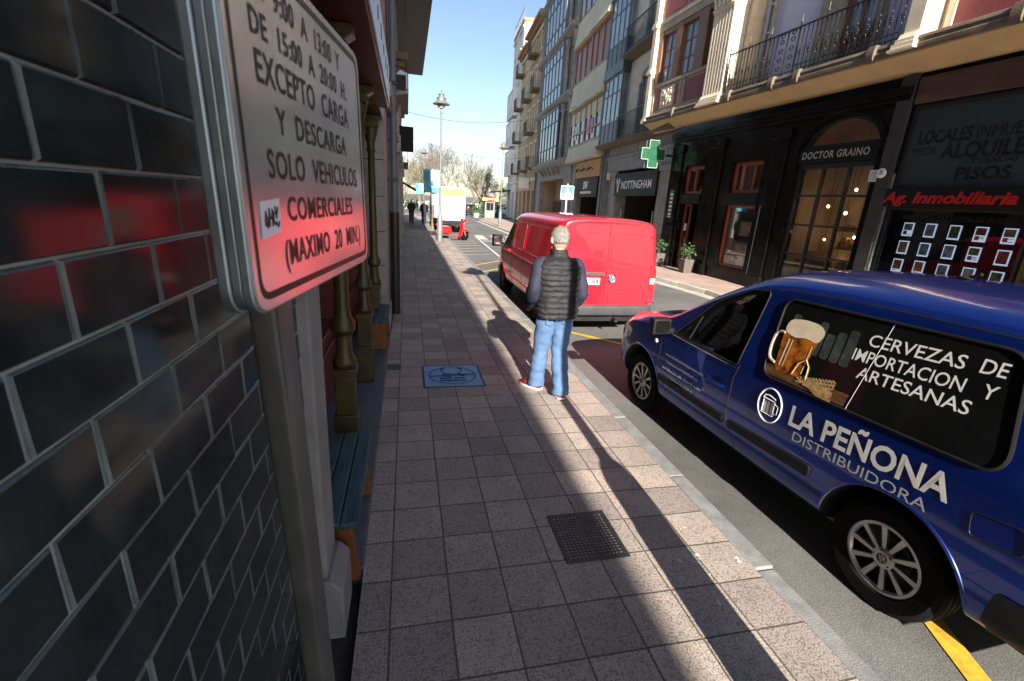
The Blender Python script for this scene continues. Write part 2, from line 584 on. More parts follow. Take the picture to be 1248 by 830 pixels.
def tag(o, label=None, cat=None, group=None, kind=None):
    if label:
        o['label'] = label
    if cat:
        o['category'] = cat
    if group:
        o['group'] = group
    if kind:
        o['kind'] = kind
    return o

def thing(name, label, cat, loc=(0, 0, 0), rz=0., group=None):
    o = bpy.data.objects.new(name, None)
    o.empty_display_size = .2
    COL.objects.link(o)
    o.location = loc
    o.rotation_euler = (0, 0, rz)
    return tag(o, label, cat, group)

def dup(root, loc=None, rz=None, label=None, group=None, scale=None):
    c = root.copy()
    COL.objects.link(c)
    if loc:
        c.location = loc
    if rz is not None:
        c.rotation_euler = (0, 0, rz)
    if scale:
        c.scale = scale if isinstance(scale, (tuple, list)) else (scale,)*3
    if label:
        c['label'] = label
    if group:
        c['group'] = group
    for ch in list(root.children):
        d = ch.copy()
        COL.objects.link(d)
        d.parent = c
        for g in list(ch.children):
            e = g.copy()
            COL.objects.link(e)
            e.parent = d
    return c

def openings(mb, s0, s1, z0, z1, d0, d1, ops, m=0, ax='s'):
    """a wall slab s0..s1 x z0..z1, thickness d0..d1, with rectangular holes"""
    ss = sorted(set([s0, s1]+[v for o in ops for v in (o[0], o[1]) if s0 < v < s1]))
    for a, b in zip(ss[:-1], ss[1:]):
        mid = (a+b)/2
        cuts = sorted([(max(o[2], z0), min(o[3], z1)) for o in ops if o[0] < mid < o[1]])
        z = z0
        for c0, c1 in cuts:
            if c0 > z+1e-4:
                mb.box(a, b, d0, d1, z, c0, m)
            z = max(z, c1)
        if z < z1-1e-4:
            mb.box(a, b, d0, d1, z, z1, m)

def frame_rect(mb, s0, s1, z0, z1, d0, d1, t, m=0, vs_=(), hs=()):
    mb.box(s0, s0+t, d0, d1, z0, z1, m)
    mb.box(s1-t, s1, d0, d1, z0, z1, m)
    mb.box(s0+t, s1-t, d0, d1, z0, z0+t, m)
    mb.box(s0+t, s1-t, d0, d1, z1-t, z1, m)
    for v in vs_:
        mb.box(v-t*.35, v+t*.35, d0+.004, d1-.004, z0+t, z1-t, m)
    for h in hs:
        mb.box(s0+t, s1-t, d0+.006, d1-.006, h-t*.35, h+t*.35, m)

def roundpoly(pts, r, seg=5):
    out = []
    n = len(pts)
    for i in range(n):
        p0, p, p1 = Vector(pts[i-1]), Vector(pts[i]), Vector(pts[(i+1) % n])
        rr_ = r[i] if isinstance(r, (list, tuple)) else r
        d0 = (p0-p).normalized()
        d1 = (p1-p).normalized()
        rr_ = min(rr_, (p0-p).length*.49, (p1-p).length*.49)
        for k in range(seg+1):
            t = k/seg
            a = p+d0*rr_
            b = p+d1*rr_
            out.append(tuple((a*(1-t)**2+p*2*t*(1-t)+b*t*t)))
    return out

def catmull(pts, k=4):
    out = []
    n = len(pts)
    for i in range(n-1):
        p0, p1, p2, p3 = [pts[max(0, min(n-1, i+d))] for d in (-1, 0, 1, 2)]
        for j in range(k):
            t = j/k
            out.append(tuple(.5*((2*b)+(-a+c)*t+(2*a-5*b+4*c-d)*t*t+(-a+3*b-3*c+d)*t**3) for a, b, c, d in zip(p0, p1, p2, p3)))
    out.append(tuple(pts[-1]))
    return out
# ================================================================== SETTING
def struct(o):
    o['kind'] = 'structure'
    return o

mb = MB()
mb.add([(-500, -300, -.16), (500, -300, -.16), (500, 900, -.16), (-500, 900, -.16)], [(0, 1, 2, 3)])
struct(mb.build('ground', m_ground))
RK = [(8.1, -40), (8.1, 5), (7.9, 11), (7.58, 13.2), (7.2, 20), (6.9, 27), (6.95, 33), (7.15, 48), (7.5, 51), (8.6, 53), (11, 54.5), (30, 56)]
mb = MB()
xs = [-.2]
poly = [(1.6, -40)]+[(x+.1, y) for x, y in RK]+[(30, 75), (1.6, 75)]
mb.add([(x, y, -.12) for x, y in poly], [tuple(range(len(poly)))])
struct(mb.build('road', m_asphalt))
mb = MB()
mb.add([(-25, 64, -.116), (40, 64, -.116), (40, 72, -.116), (-25, 72, -.116)], [(0, 1, 2, 3)])
struct(mb.build('cross_road', m_asphalt))
# left pavement
mb = MB()
mb.box(-.25, 2.0, -40, 58, -.3, 0)
struct(mb.build('pavement', m_paver))
# left kerb: granite stones, the nearest ones sunk
mb = MB()
y = 1.85-16*.98
rnd = random.Random(3)
while y < 58:
    L = .98+rnd.uniform(-.06, .06) if y > 1.8 else .98
    low = -.015 if y < 1.8 else 0
    x1 = 2.135+rnd.uniform(-.003, .003)
    dz = rnd.uniform(-.0025, .001)+low
    mb.box(2.001, x1, y+.0015, y+L-.0015, -.25, dz-.002)
    y += L
struct(mb.build('kerb', m_kerb, bevel=.012, seg=3))
# right pavement and kerb
mb = MB()
poly = [(x+.14, y) for x, y in RK]+[(30, 60), (30, -40)]
mb.prism(poly, -.3, 0.0, 'z')
struct(mb.build('pavement', m_paver_r))
mb = MB()
for (x0, y0), (x1, y1) in zip(RK[:-1], RK[1:]):
    a, b = Vector((x0, y0)), Vector((x1, y1))
    n_ = max(1, int((b-a).length/1.0))
    nn = Vector((b-a)).normalized()
    nn = Vector((nn.y, -nn.x))
    for i in range(n_):
        p, q = a.lerp(b, i/n_)+ (b-a).normalized()*.004, a.lerp(b, (i+1)/n_)-(b-a).normalized()*.004
        mb.prism([tuple(p), tuple(q), tuple(q+nn*.145), tuple(p+nn*.145)], -.25, .004, 'z')
struct(mb.build('kerb', m_kerb2, bevel=.015))
# gutter strip of pale setts along the right kerb
mb = MB()
mb.prism([(x-.01, y) for x, y in RK[:8]]+[(x-.34, y) for x, y in reversed(RK[:8])], -.13, -.116, 'z')
struct(mb.build('gutter', m_kerb2))

# painted markings
def stripe(mb, x0, y0, x1, y1, wd, z=-.114):
    a, b = Vector((x0, y0)), Vector((x1, y1))
    d = (b-a).normalized()
    n_ = Vector((-d.y, d.x))*wd/2
    mb.add([(*(a+n_), z), (*(a-n_), z), (*(b-n_), z), (*(b+n_), z)], [(0, 1, 2, 3)])
mb = MB()
stripe(mb, 3.95, 27.8, 3.4, 14.2, .1)
for i in range(6):
    stripe(mb, 2.2, 18.3+i*1.15, 3.45, 18.9+i*1.15, .09, -.1135)
for i in range(6):
    x = 4.15+i*.95-.95
    if x > 3.6:
        stripe(mb, x, 25.9, x+.12, 28.9, .5)
stripe(mb, 3.95, 25.0, 6.8, 25.0, .35)
struct(mb.build('road_marking', m_white))
mb = MB()
stripe(mb, 2.15, 13.9, 3.4, 15.3, .11)
stripe(mb, 2.1, 15.3, 3.6, 17.1, .11)
stripe(mb, 2.2, 7.9, 4.4, 5.5, .10)
stripe(mb, 2.55, .75, 3.9, 3.75, .12)
struct(mb.build('road_marking', m_yellow))
# bird droppings on the paving
mb = MB()
rnd = random.Random(5)
for cx_, cy_ in [(1.93, 1.93), (1.63, 2.02), (1.66, 1.94), (1.72, 1.99), (1.58, 1.98), (1.61, 1.66), (1.76, 2.24), (1.69, 1.86)]:
    for k in range(3):
        r_ = rnd.uniform(.005, .014)
        x, y = cx_+rnd.uniform(-.02, .02), cy_+rnd.uniform(-.02, .02)
        pl_ = [(x+r_*rnd.uniform(.5, 1.2)*math.cos(q*PI/4), y+r_*rnd.uniform(.5, 1.3)*math.sin(q*PI/4)) for q in range(8)]
        mb.prism(pl_, .0005, .0022+k*.0003, 'z')
o = mb.build('bird_droppings', m_dropping)
o['kind'] = 'stuff'

# square utility cover with an emblem
t = thing('manhole_cover', 'square blue utility cover with a ring emblem set in the pavement', 'manhole cover', (.505, 5.085, 0))
mb = MB(); mb.box(-.325, .325, -.325, .325, -.02, .006)
mb.build('cover_plate', m_blueplate, t, bevel=.004)
mb = MB()
for s in (1, -1):
    mb.box(-.345, .345, s*.335-.01, s*.335+.01, -.02, .004)
    mb.box(s*.335-.01, s*.335+.01, -.325, .325, -.02, .004)
mb.build('rim', m_groove, t)
mb = MB()
N_ = 48
def ring(mb, cx_, cy_, rx, ry, wd, z, a0=0, a1=2*PI, n=48):
    v = []
    for i in range(n+1):
        q = a0+(a1-a0)*i/n
        v += [(cx_+(rx-wd)*math.cos(q), cy_+(ry-wd)*math.sin(q), z), (cx_+rx*math.cos(q), cy_+ry*math.sin(q), z)]
    mb.add(v, [(2*i, 2*i+1, 2*i+3, 2*i+2) for i in range(n)])
ring(mb, 0, 0, .275, .275, .014, .0085)
ring(mb, 0, .14, .12, .10, .013, .0088, PI, 2*PI)
mb.tube([(-.12, .14, .008), (-.12, .20, .008), (-.08, .235, .008)], .007, 6)
mb.tube([(.12, .14, .008), (.12, .20, .008), (.08, .235, .008)], .007, 6)
for p in ([(-.26, -.02), (-.1, -.02), (-.02, -.05)], [(-.12, .035), (-.02, 0), (.1, .0), (.14, -.03)], [(.06, .035), (.14, .01), (.26, .02)], [(-.15, -.10), (-.02, -.10), (-.02, -.13)], [(.02, -.13), (.02, -.10), (.13, -.09)], [(-.16, -.17), (.15, -.165)]):
    mb.tube([(x, y, .008) for x, y in p], .007, 6)
mb.build('emblem', m_groove, t)
# drain grate
t = thing('drain_grate', 'dark iron drain grate with square holes set in the pavement near the kerb', 'drain grate', (1.095, 2.265, 0))
mb = MB()
mb.box(-.2, .2, -.215, .215, -.04, -.012)
mb.build('sump', m_black, t)
mb = MB()
for s in (1, -1):
    mb.box(-.2, .2, s*.2-.015, s*.2+.015, -.012, .007)
    mb.box(s*.185-.015, s*.185+.015, -.184, .184, -.012, .007)
mb.build('rim', m_grate, t, bevel=.002)
mb = MB()
for i in range(1, 14):
    x = -.17+.34*i/14
    mb.box(x-.0045, x+.0045, -.184, .184, -.012, .004)
for i in range(1, 15):
    y = -.184+.368*i/15
    mb.box(-.169, .169, y-.0045, y+.0045, -.011, .0045)
mb.build('grid_bars', m_grate, t)
t = thing('water_cover', 'small dark iron cover beside the step, left of the blue cover', 'cover', (-.17, 5.42, 0))
mb = MB(); mb.box(-.075, .085, -.10, .10, -.02, .004); mb.build('cover_plate', m_grate, t, bevel=.003)
mb = MB(); mb.box(-.02, .03, -.012, .012, .004, .007); mb.build('key_slot', m_black, t)

# far hill behind the park
mb = MB()
v = []
NX = 60
for j, (yy, hh) in enumerate([(150, 0), (190, 5), (240, 9), (300, 11), (420, 0)]):
    for i in range(NX+1):
        x = -220+520*i/NX
        v.append((x, yy, -.2+hh*.45*(.6+.5*mnoise.noise(Vector((x*.012, yy*.01, 3))))))
mb.add(v, [(j*(NX+1)+i, j*(NX+1)+i+1, (j+1)*(NX+1)+i+1, (j+1)*(NX+1)+i) for j in range(4) for i in range(NX)])
struct(mb.build('hill', m_hill))

# ================================================================== LEFT SIDE
# ---- corner building: wall, eave
b1 = thing('corner_house', 'shaded house on the left with a broad dark eave over the pavement', 'house', (0, 0, 0))
mb = MB()
mb.box(-6, -.3, -20, 25.7, 3.42, 7.68)
mb.box(-6, -1.4, -20, 25.7, 0, 3.42)
mb.box(-1.4, -.3, 7.35, 25.7, 0, 3.42)
mb.box(-1.4, -.46, -20, 2.2, 0, 3.42)
mb.build('wall', m_plaster_pink, b1)
mb = MB()
mb.box(-6.2, .8, -24.5, 26, 7.68, 7.86)
mb.box(-6.2, .3, -24.3, 25.8, 7.86, 10.0)
mb.build('eave', m_eave, b1, bevel=.01)
mb = MB()
for y0 in (8.4, 12.2, 15.6, 19, 22.4):
    mb.box(-.34, -.27, y0, y0+1.2, 3.7, 5.9)
    mb.box(-.34, -.25, y0-.1, y0+1.3, 3.58, 3.7)
mb.build('shutter', m_brownframe, b1, bevel=.008)
mb = MB()
mb.box(-.3, -.2, 7.4, 25.7, 3.32, 3.5)
mb.box(-.3, -.235, 7.4, 25.7, 3.22, 3.32)
mb.box(-.3, -.235, 8.3, 25.7, .0, .5)
mb.build('string_course', m_stone_grey, b1, bevel=.01)
mb = MB()
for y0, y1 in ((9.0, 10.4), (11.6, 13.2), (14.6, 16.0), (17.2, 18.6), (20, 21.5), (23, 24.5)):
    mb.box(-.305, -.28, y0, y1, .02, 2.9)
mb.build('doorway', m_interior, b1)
mb = MB()
for y0 in (8.5, 10.8, 13.7, 16.5, 19.2, 22.2, 25.2):
    mb.box(-.3, -.19, y0, y0+.32, 0, 3.2)
    mb.box(-.3, -.14, y0-.05, y0+.37, 0, .55)
    mb.box(-.3, -.12, y0-.06, y0+.38, 2.85, 3.2)
mb.build('pier', m_stone_grey, b1, bevel=.012)

# ---- glazed tile wall beside the camera
tw = thing('tiled_wall', 'wall of dark glossy glazed bricks with pale joints beside the camera', 'wall', (-.40, 0, 0))
mb = MB(); gb = MB(); gb.box(-.06, -.0050, -1.6, 1.79, 0, 3.05)
rnd = random.Random(11)
ph, pw = .1043, .2135
nrow = int(3.05/ph)
for r_ in range(-1, nrow+1):
    z0 = 2.009-ph*20+r_*ph+.0012
    off = (.647 if (r_ % 2 == 0) else .754)
    k0 = int((-1.6-off)/pw)-1
    zb_, zt_ = 0, 0
    if zt_-zb_ > .02:
        gb.add([(-.0036, -1.599, zb_), (-.0036, 1.787, zb_), (.0052, 1.787, zb_), (.0052, -1.599, zb_), (-.0036, -1.599, zt_), (-.0036, 1.787, zt_), (-.0030, 1.787, zt_), (-.0030, -1.599, zt_)], [(0, 1, 2, 3), (4, 7, 6, 5), (3, 2, 6, 7), (1, 5, 6, 2), (0, 3, 7, 4)])
    for k in range(k0, 40):
        y0 = off+k*pw
        y1 = y0+pw
        y0, y1 = max(y0, -1.6), min(y1, 1.785)
        if y1-y0 < .02:
            continue
        a, b = y0+.0026+rnd.uniform(-.0005, .0005), y1-.0026
        c_, d_ = max(0.001, z0+.0012), min(3.045, z0+ph-.0022)
        if d_-c_ < .02:
            continue
        t0 = rnd.uniform(-.0006, .0006)
        tl, tz = rnd.uniform(-.0017, .0017), rnd.uniform(-.0010, .0010)-.0007
        e = .0042
        v = [(-.0055, a, c_), (-.0055, b, c_), (-.0055, b, d_), (-.0055, a, d_)]
        v += [(t0-tl-tz, a+e, c_+e), (t0+tl-tz, b-e, c_+e), (t0+tl+tz, b-e, d_-e), (t0-tl+tz, a+e, d_-e)]
        v2 = [((p[0]*.5+q[0]*.5), p[1]*.65+q[1]*.35, p[2]*.65+q[2]*.35) for p, q in zip(v[:4], v[4:])]
        v = v[:4]+v2+v[4:]
        f = [(8, 9, 10, 11)]
        g_ = []
        for i in range(4):
            j = (i+1) % 4
            g_ += [(i, j, j+4, i+4), (i+4, j+4, j+8, i+8)]
        mb.add(v, f)
        b_ = len(mb.v)-12
        mb.f += [tuple(b_+i for i in q) for q in g_]
        mb.m += [0, 0]+[1]*(len(g_)-2)  # bottom bevel stays dark, the others take the painted sky sheen
mb.build('glazed_bricks', [m_tile, m_tilesheen], tw, smooth=0)
gb.build('grout', m_grout, tw)
# ---- limestone pilaster between tiles and pub
t = thing('stone_pilaster', 'pale stone pilaster with a stepped foot at the end of the tiled wall', 'pilaster', (-.3, 0, 0))
mb = MB(); mb.box(-.16, -.058, 1.79, 2.02, .33, 3.4)
mb.build('shaft', m_pilaster, t, bevel=.012)
mb = MB()
mb.prism([(-.16, 0), (.005, 0), (.005, .27), (-.045, .329), (-.16, .329)], 1.77, 2.05, 'y')
mb.build('foot', m_pilaster, t, bevel=.008)

# ---- pub front
pub = thing('pub_front', 'dark red timber pub front with olive gilt colonnettes and a pale fascia', 'shopfront', (0, 0, 0))
mb = MB()
mb.box(-1.0, -.95, 2.2, 7.1, 0, 3.2)
for y0, y1 in ((2.2, 2.36), (3.18, 3.5), (4.84, 5.16), (6.86, 7.1)):
    mb.box(-.949, -.62, y0, y1, .0, 3.1)
for y0, y1 in ((2.36, 3.18), (3.5, 4.84), (5.16, 6.86)):
    mb.box(-.949, -.72, y0, y1, .0, .75)
    mb.box(-.949, -.72, y0, y1, 2.55, 3.1)
    mb.box(-.718, -.70, y0+.1, y1-.1, .14, .62)
mb.build('timber_panels', m_maroonwood, pub, bevel=.012)
for y0, y1 in ((2.36, 3.18), (3.5, 4.84), (5.16, 6.86)):
    mb = MB(); mb.box(-.84, -.83, y0, y1, .75, 2.55); mb.build('window', m_pane, pub)
def colonnette(y0):
    mb = MB()
    c = (-.45, y0, 0)
    mb.box(c[0]-.085, c[0]+.085, y0-.085, y0+.085, 0.02, .42)
    mb.box(c[0]-.07, c[0]+.07, y0-.07, y0+.07, .42, .72)
    mb.box(c[0]-.085, c[0]+.085, y0-.085, y0+.085, .72, .78)
    mb.lathe([(.075, .78), (.088, .82), (.07, .86), (.058, .9), (.055, 1.02), (.085, 1.06), (.085, 1.12), (.06, 1.16), (.052, 1.22), (.046, 1.9), (.043, 2.5), (.06, 2.53), (.045, 2.57), (.05, 2.62), (.085, 2.74), (.09, 2.8)], c, 20)
    mb.box(c[0]-.095, c[0]+.095, y0-.095, y0+.095, 2.8, 2.88)
    mb.build('colonnette', m_gilt, pub, bevel=.006)
colonnette(3.34)
colonnette(5.0)
colonnette(6.7)
mb = MB(); mb.box(-.95, -.20, 2.2, 6.1, 2.95, 3.4); mb.box(-.95, -.3, 6.1, 7.1, 2.95, 3.4)
mb.build('fascia_box', m_maroonwood, pub, bevel=.01)
mb = MB(); mb.box(-.199, -.185, 2.22, 6.08, 2.98, 3.36)
mb.build('fascia_board', m_fascia, pub, bevel=.003)
mb = MB()
rnd = random.Random(2)
for k in range(9):
    y = 2.5+k*.42
    mb.box(-.184, -.18, y, y+.06, 3.08+rnd.uniform(0, .1), 3.2+rnd.uniform(0, .06))
mb.build('fascia_stud', m_black, pub)
for y0 in (2.28, 3.34, 5.0, 6.7):
    mb = MB()
    mb.prism([(-.6, 2.62), (-.36, 2.86), (-.30, 2.90), (-.30, 2.948), (-.6, 2.948)], y0-.07, y0+.07, 'y')
    mb.ell((-.40, y0, 2.84), .06, .075, .06)
    mb.build('corbel', m_gilt, pub, bevel=.006)
mb = MB()
mb.box(-.95, -.252, 2.19, 7.08, -.1, .012)
mb.box(-.95, -.60, 2.3, 7.05, .0125, .10)
mb.build('step', m_slate, pub, bevel=.008)

def bench(y0, y1, label):
    t = thing('bench', label, 'bench', (-.385, (y0+y1)/2, .012))
    L = (y1-y0)/2
    mb = MB()
    for k in range(3):
        x = -.13+k*.091
        mb.box(x, x+.084, -L, L, .385, .42)
    mb.build('seat', m_teal, t, bevel=.005)
    for s in (-1, 1):
        mb = MB()
        yy = s*(L-.1)
        mb.prism([(-.125, 0), (.125, 0), (.125, .06), (.09, .384), (-.09, .384), (-.125, .06)], yy-.03, yy+.03, 'y')
        mb.build('leg', m_orangewood, t, bevel=.006)
    mb = MB(); mb.box(-.02, .02, -L+.131, L-.131, .10, .17); mb.build('stretcher', m_orangewood, t, bevel=.005)
    mb = MB(); mb.box(-.10, .10, -L+.131, L-.131, .30, .384); mb.build('apron', m_orangewood, t, bevel=.005)
    return t
bench(2.03, 2.98, 'nearest teal plank bench with orange wooden legs beside the stone pilaster')
bench(6.0, 6.95, 'farther teal plank bench on the step in front of the grey pier')

# grey pier, pipe, floodlight, projecting signs
t = thing('stone_pier', 'tall grey ashlar pier just past the farther bench', 'pier', (-.31, 7.1, 0))
for k in range(7):
    mb = MB() if k == 0 else mb
    mb.box(-.75, 0, .0, .75, k*.49+.003, (k+1)*.49-.003)
mb.build('shaft', m_stone_grey, t, bevel=.012)
mb = MB(); mb.box(-.752, .05, -.03, .78, -.002, .3); mb.build('plinth', m_stone_grey, t, bevel=.015)
t = thing('drain_pipe', 'blue grey drain pipe running up the left wall beyond the pier', 'drain pipe', (-.2, 8.15, 0))
mb = MB(); mb.tube([(0, 0, 1.7), (0, 0, 6.2)], .055, 14); mb.build('pipe', m_pipe, t)
mb = MB(); mb.tube([(0, 0, .0), (0, 0, 1.72)], .075, 14); mb.build('guard_pipe', m_iron, t)
mb = MB()
for z in (2.2, 3.6, 5.0):
    mb.box(-.11, .062, -.075, .075, z, z+.05)
mb.build('bracket', m_iron, t)
t = thing('flood_light', 'small floodlight on a bracket high on the left wall', 'floodlight', (-.3, 9.3, 3.85))
mb = MB(); mb.tube([(0, 0, 0), (.16, 0, .06), (.2, 0, .12)], .02, 8); mb.build('bracket', m_iron, t)
mb = MB()
mb.prism([(.08, -.16), (.34, -.10), (.34, .16), (.2, .22), (.08, .1)], -.17, .17, 'y')
mb.build('housing', m_galv, t, bevel=.02)
mb = MB(); mb.box(.1, .3, -.174, -.165, -.12, .12); mb.build('lens', m_pane, t)
t = thing('projecting_sign', 'black box sign projecting from the left wall in the distance', 'sign', (-.28, 12.0, 3.25))
mb = MB(); mb.box(.06, .44, -.08, .08, -.27, .27); mb.build('sign_box', m_charcoal, t, bevel=.015)
mb = MB(); mb.box(-.02, .06, -.02, .02, -.02, .02); mb.build('bracket', m_iron, t)
t = thing('balcony', 'stone balcony with corbels on the left facade under the eave', 'balcony', (-.3, 10.6, 4.35))
mb = MB(); mb.box(0, .34, -.9, .9, 0, .12); mb.box(0, .28, -.8, .8, -.1, 0); mb.box(0, .2, -.75, .75, -.25, -.1)
mb.build('slab', m_ledge, t, bevel=.012)
mb = MB()
for k in range(13):
    mb.box(.29, .305, -.85+k*.14-.007, -.85+k*.14+.007, .12, .98)
mb.box(.28, .315, -.87, .87, .98, 1.02)
mb.build('railing', m_iron, t)
mb = MB()
for y in (-.6, .6):
    mb.prism([(0, -.75), (.08, -.7), (.25, -.3), (.25, -.251), (0, -.251)], y-.1, y+.1, 'y')
mb.build('corbel', m_ledge, t, bevel=.01)
t = thing('shop_awning', 'small dark awning over the left pavement far down the street', 'awning', (-.3, 33.2, 2.3))
mb = MB(); mb.prism([(0, .55), (.9, .1), (.9, 0), (.86, 0), (0, .45)], -1.2, 1.2, 'y'); mb.build('canopy', m_charcoal, t)
# farther left houses
def left_house(name, label, y0, y1, h, wm, seed):
    t = thing(name, label, 'house', (0, y0, 0))
    L = y1-y0
    rnd = random.Random(seed)
    mb = MB(); mb.box(-8, -.32, 0, L, 0, h); mb.build('wall', wm, t)
    nb = max(2, int(L/2.6))
    for fl in range(int((h-3.6)/3)+1):
        for k in range(nb):
            yc = (k+.5)*L/nb
            z0 = .1 if fl == 0 else 3.7+(fl-1)*3
            hh = 2.5 if fl == 0 else 2.1
            fr, gl = MB(), MB()
            fr.box(-.34, -.27, yc-.62, yc-.5, z0, z0+hh); fr.box(-.34, -.27, yc+.5, yc+.62, z0, z0+hh)
            fr.box(-.34, -.25, yc-.7, yc+.7, z0+hh, z0+hh+.14)
            gl.box(-.34, -.29, yc-.5, yc+.5, z0, z0+hh)
            gl.build('pane', m_pane, fr.build('window', m_ledge, t))
            if fl and rnd.random() < .6:
                ba = MB()
                ba.box(-.3, .08, yc-.85, yc+.85, z0-.15, z0-.02)
                for q in range(13):
                    ba.box(.05, .065, yc-.82+q*.136, yc-.808+q*.136, z0-.02, z0+.9)
                ba.box(.04, .08, yc-.84, yc+.84, z0+.9, z0+.94)
                ba.build('balcony', m_iron, t)
    mb = MB(); mb.box(-8.2, .12, -.1, L+.1, h, h+.22); mb.box(-8, -.1, 0, L, h-.25, h-.001); mb.build('cornice', m_ledge, t, bevel=.02)
    return t
left_house('brick_house', 'brick coloured house with balconies beyond the broad eave on the left', 26.2, 33, 6.9, m_brick, 4)
left_house('ochre_house', 'last low ochre house on the left before the park trees', 33.3, 40, 5.6, m_tan, 5)
# ================================================================== RIGHT SIDE
PX, PY = 9.65, 15.2
def facade(name, label, cat, ang):
    return thing(name, label, cat, (PX, PY, 0), R(90-ang))
AANG, BANG = -2, 4
def on_facade(name, label, cat, ang, s, d, z, group=None):
    a = R(ang)
    return thing(name, label, cat, (PX+s*math.sin(a)-d*math.cos(a), PY+s*math.cos(a)+d*math.sin(a), z), R(90-ang), group)
# text on a facade-local frame: reads towards -s
def ftext(s0, d, z0):
    return lambda x, y: (s0-x, d, z0+y)

# ---------------------------------------------------------------- building A
A = facade('arcade_house', 'cream and maroon house with bay and iron balcony over black marble shops', 'house', AANG)
mb = MB()
ops = [(-.58, .5, -.1, 2.27), (-.58, .5, 2.6, 3.52), (-3.2, -1.95, .42, 2.29), (-3.2, -1.95, 2.63, 3.52), (-6.45, -4.35, .3, 4.34), (-9.75, -6.97, .38, 4.28)]
openings(mb, -18, 1.45, 0, 4.88, -.35, 0, ops)
# arch spandrels
for sgn in (1, -1):
    pts = [(-5.4+sgn*1.05, 4.345), (-5.4+sgn*1.05, 3.55)]
    for i in range(11):
        q = PI/2*i/10
        pts.append((-5.4+sgn*(1.045*math.cos(q)), 3.552+.78*math.sin(q)))
    pts.append((-5.4, 4.345))
    mb.prism(pts, -.33, -.004, 'y')
mb.build('marble_wall', m_marble, A, smooth=30)
mb = MB()
# relief: pilaster strips, cornice, plinth of the shop front
for s0, s1 in ((.72, 1.25), (-1.45, -.85), (-3.98, -3.5)):
    mb.box(s0, s1, .003, .06, .35, 4.0)
    mb.box(s0-.05, s1+.05, .003, .10, 0, .35)
    mb.box(s0-.05, s1+.05, .003, .11, 4.0, 4.25)
mb.box(-6.9, 1.45, .003, .14, 4.5, 4.66)
mb.box(-6.9, 1.45, .003, .08, 4.40, 4.499)
for i in range(17):
    q0, q1 = PI*i/17, PI*(i+.9)/17
    pts = [(-5.4+r_*math.cos(q)*1.0, 3.552+r_*math.sin(q)*.75) for r_, q in ((1.08, q0), (1.22, q0), (1.22, q1), (1.08, q1))]
    mb.prism(pts, .003, .05, 'y')
mb.build('marble_relief', m_marble, A, bevel=.008)
mb = MB()
for k in range(9):
    mb.box(-6.93, -6.63, .003, .07, .002+k*.54, .002+k*.54+.535)
mb.build('dark_pilaster', m_darkstone, A, bevel=.006)
mb = MB()
mb.box(-6.975, -6.945, .003, .05, .3, 3.0)
mb.build('metal_strip', m_galv, A); mb = MB()
mb.box(-3.46, -3.43, .003, .05, .05, 2.3)
mb.build('metal_strip', m_galv, A)
# interior rooms
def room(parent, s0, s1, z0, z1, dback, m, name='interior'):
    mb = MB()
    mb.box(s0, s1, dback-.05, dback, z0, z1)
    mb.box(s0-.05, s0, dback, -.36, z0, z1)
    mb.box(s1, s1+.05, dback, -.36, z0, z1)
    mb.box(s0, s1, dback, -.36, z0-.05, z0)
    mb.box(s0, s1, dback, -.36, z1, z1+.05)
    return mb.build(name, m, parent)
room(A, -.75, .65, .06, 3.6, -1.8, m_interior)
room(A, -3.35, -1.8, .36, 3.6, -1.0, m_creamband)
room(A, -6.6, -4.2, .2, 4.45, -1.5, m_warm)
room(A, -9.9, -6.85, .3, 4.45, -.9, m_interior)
# entrance
mb = MB(); frame_rect(mb, -.58, .5, 2.6, 3.52, -.22, -.10, .1, 0, (-.04,))
mb.build('transom_frame', m_redframe, A, bevel=.01)
mb = MB(); mb.box(-.48, .4, -.18, -.17, 2.7, 3.42); mb.build('transom_pane', m_shopglass, A)
mb = MB(); mb.box(-.58, .5, -.2, .02, 2.29, 2.58); mb.build('lintel_board', m_charcoal, A, bevel=.01)
dr = MB(); frame_rect(dr, .12, .5, .0, 2.27, -.30, -.22, .07, 0, (), (.9,)); dr.box(.19, .43, -.27, -.25, .08, .88)
door = dr.build('door', m_redframe, A, bevel=.008)
mb = MB(); mb.box(.19, .43, -.265, -.255, .93, 2.2); mb.build('pane', m_shopglass, door)
mb = MB(); mb.tube([(.17, -.2, .95), (.17, -.17, 1.0), (.17, -.17, 1.2), (.17, -.2, 1.25)], .012, 8); mb.build('handle', m_chrome, door)
mb = MB(); mb.box(.22, .36, -.213, -.210, 1.35, 1.6); mb.build('notice', m_whitep, door)
# shop window with poster
mb = MB(); frame_rect(mb, -3.2, -1.95, 2.63, 3.52, -.22, -.10, .1, 0, (-2.35, -2.8))
frame_rect(mb, -3.2, -1.95, .42, 2.29, -.2, -.08, .08)
mb.build('shop_window_frame', m_redframe, A, bevel=.01)
mb = MB(); mb.box(-3.1, -2.05, -.16, -.15, 2.73, 3.42); mb.build('transom_pane', m_shopglass, A)
mb = MB(); mb.box(-3.12, -2.03, -.15, -.14, .5, 2.21); mb.build('shop_pane', m_displayglass, A)
mb = MB(); mb.box(-3.2, -1.95, -.2, .02, 2.3, 2.62); mb.build('lintel_board', m_charcoal, A, bevel=.01)
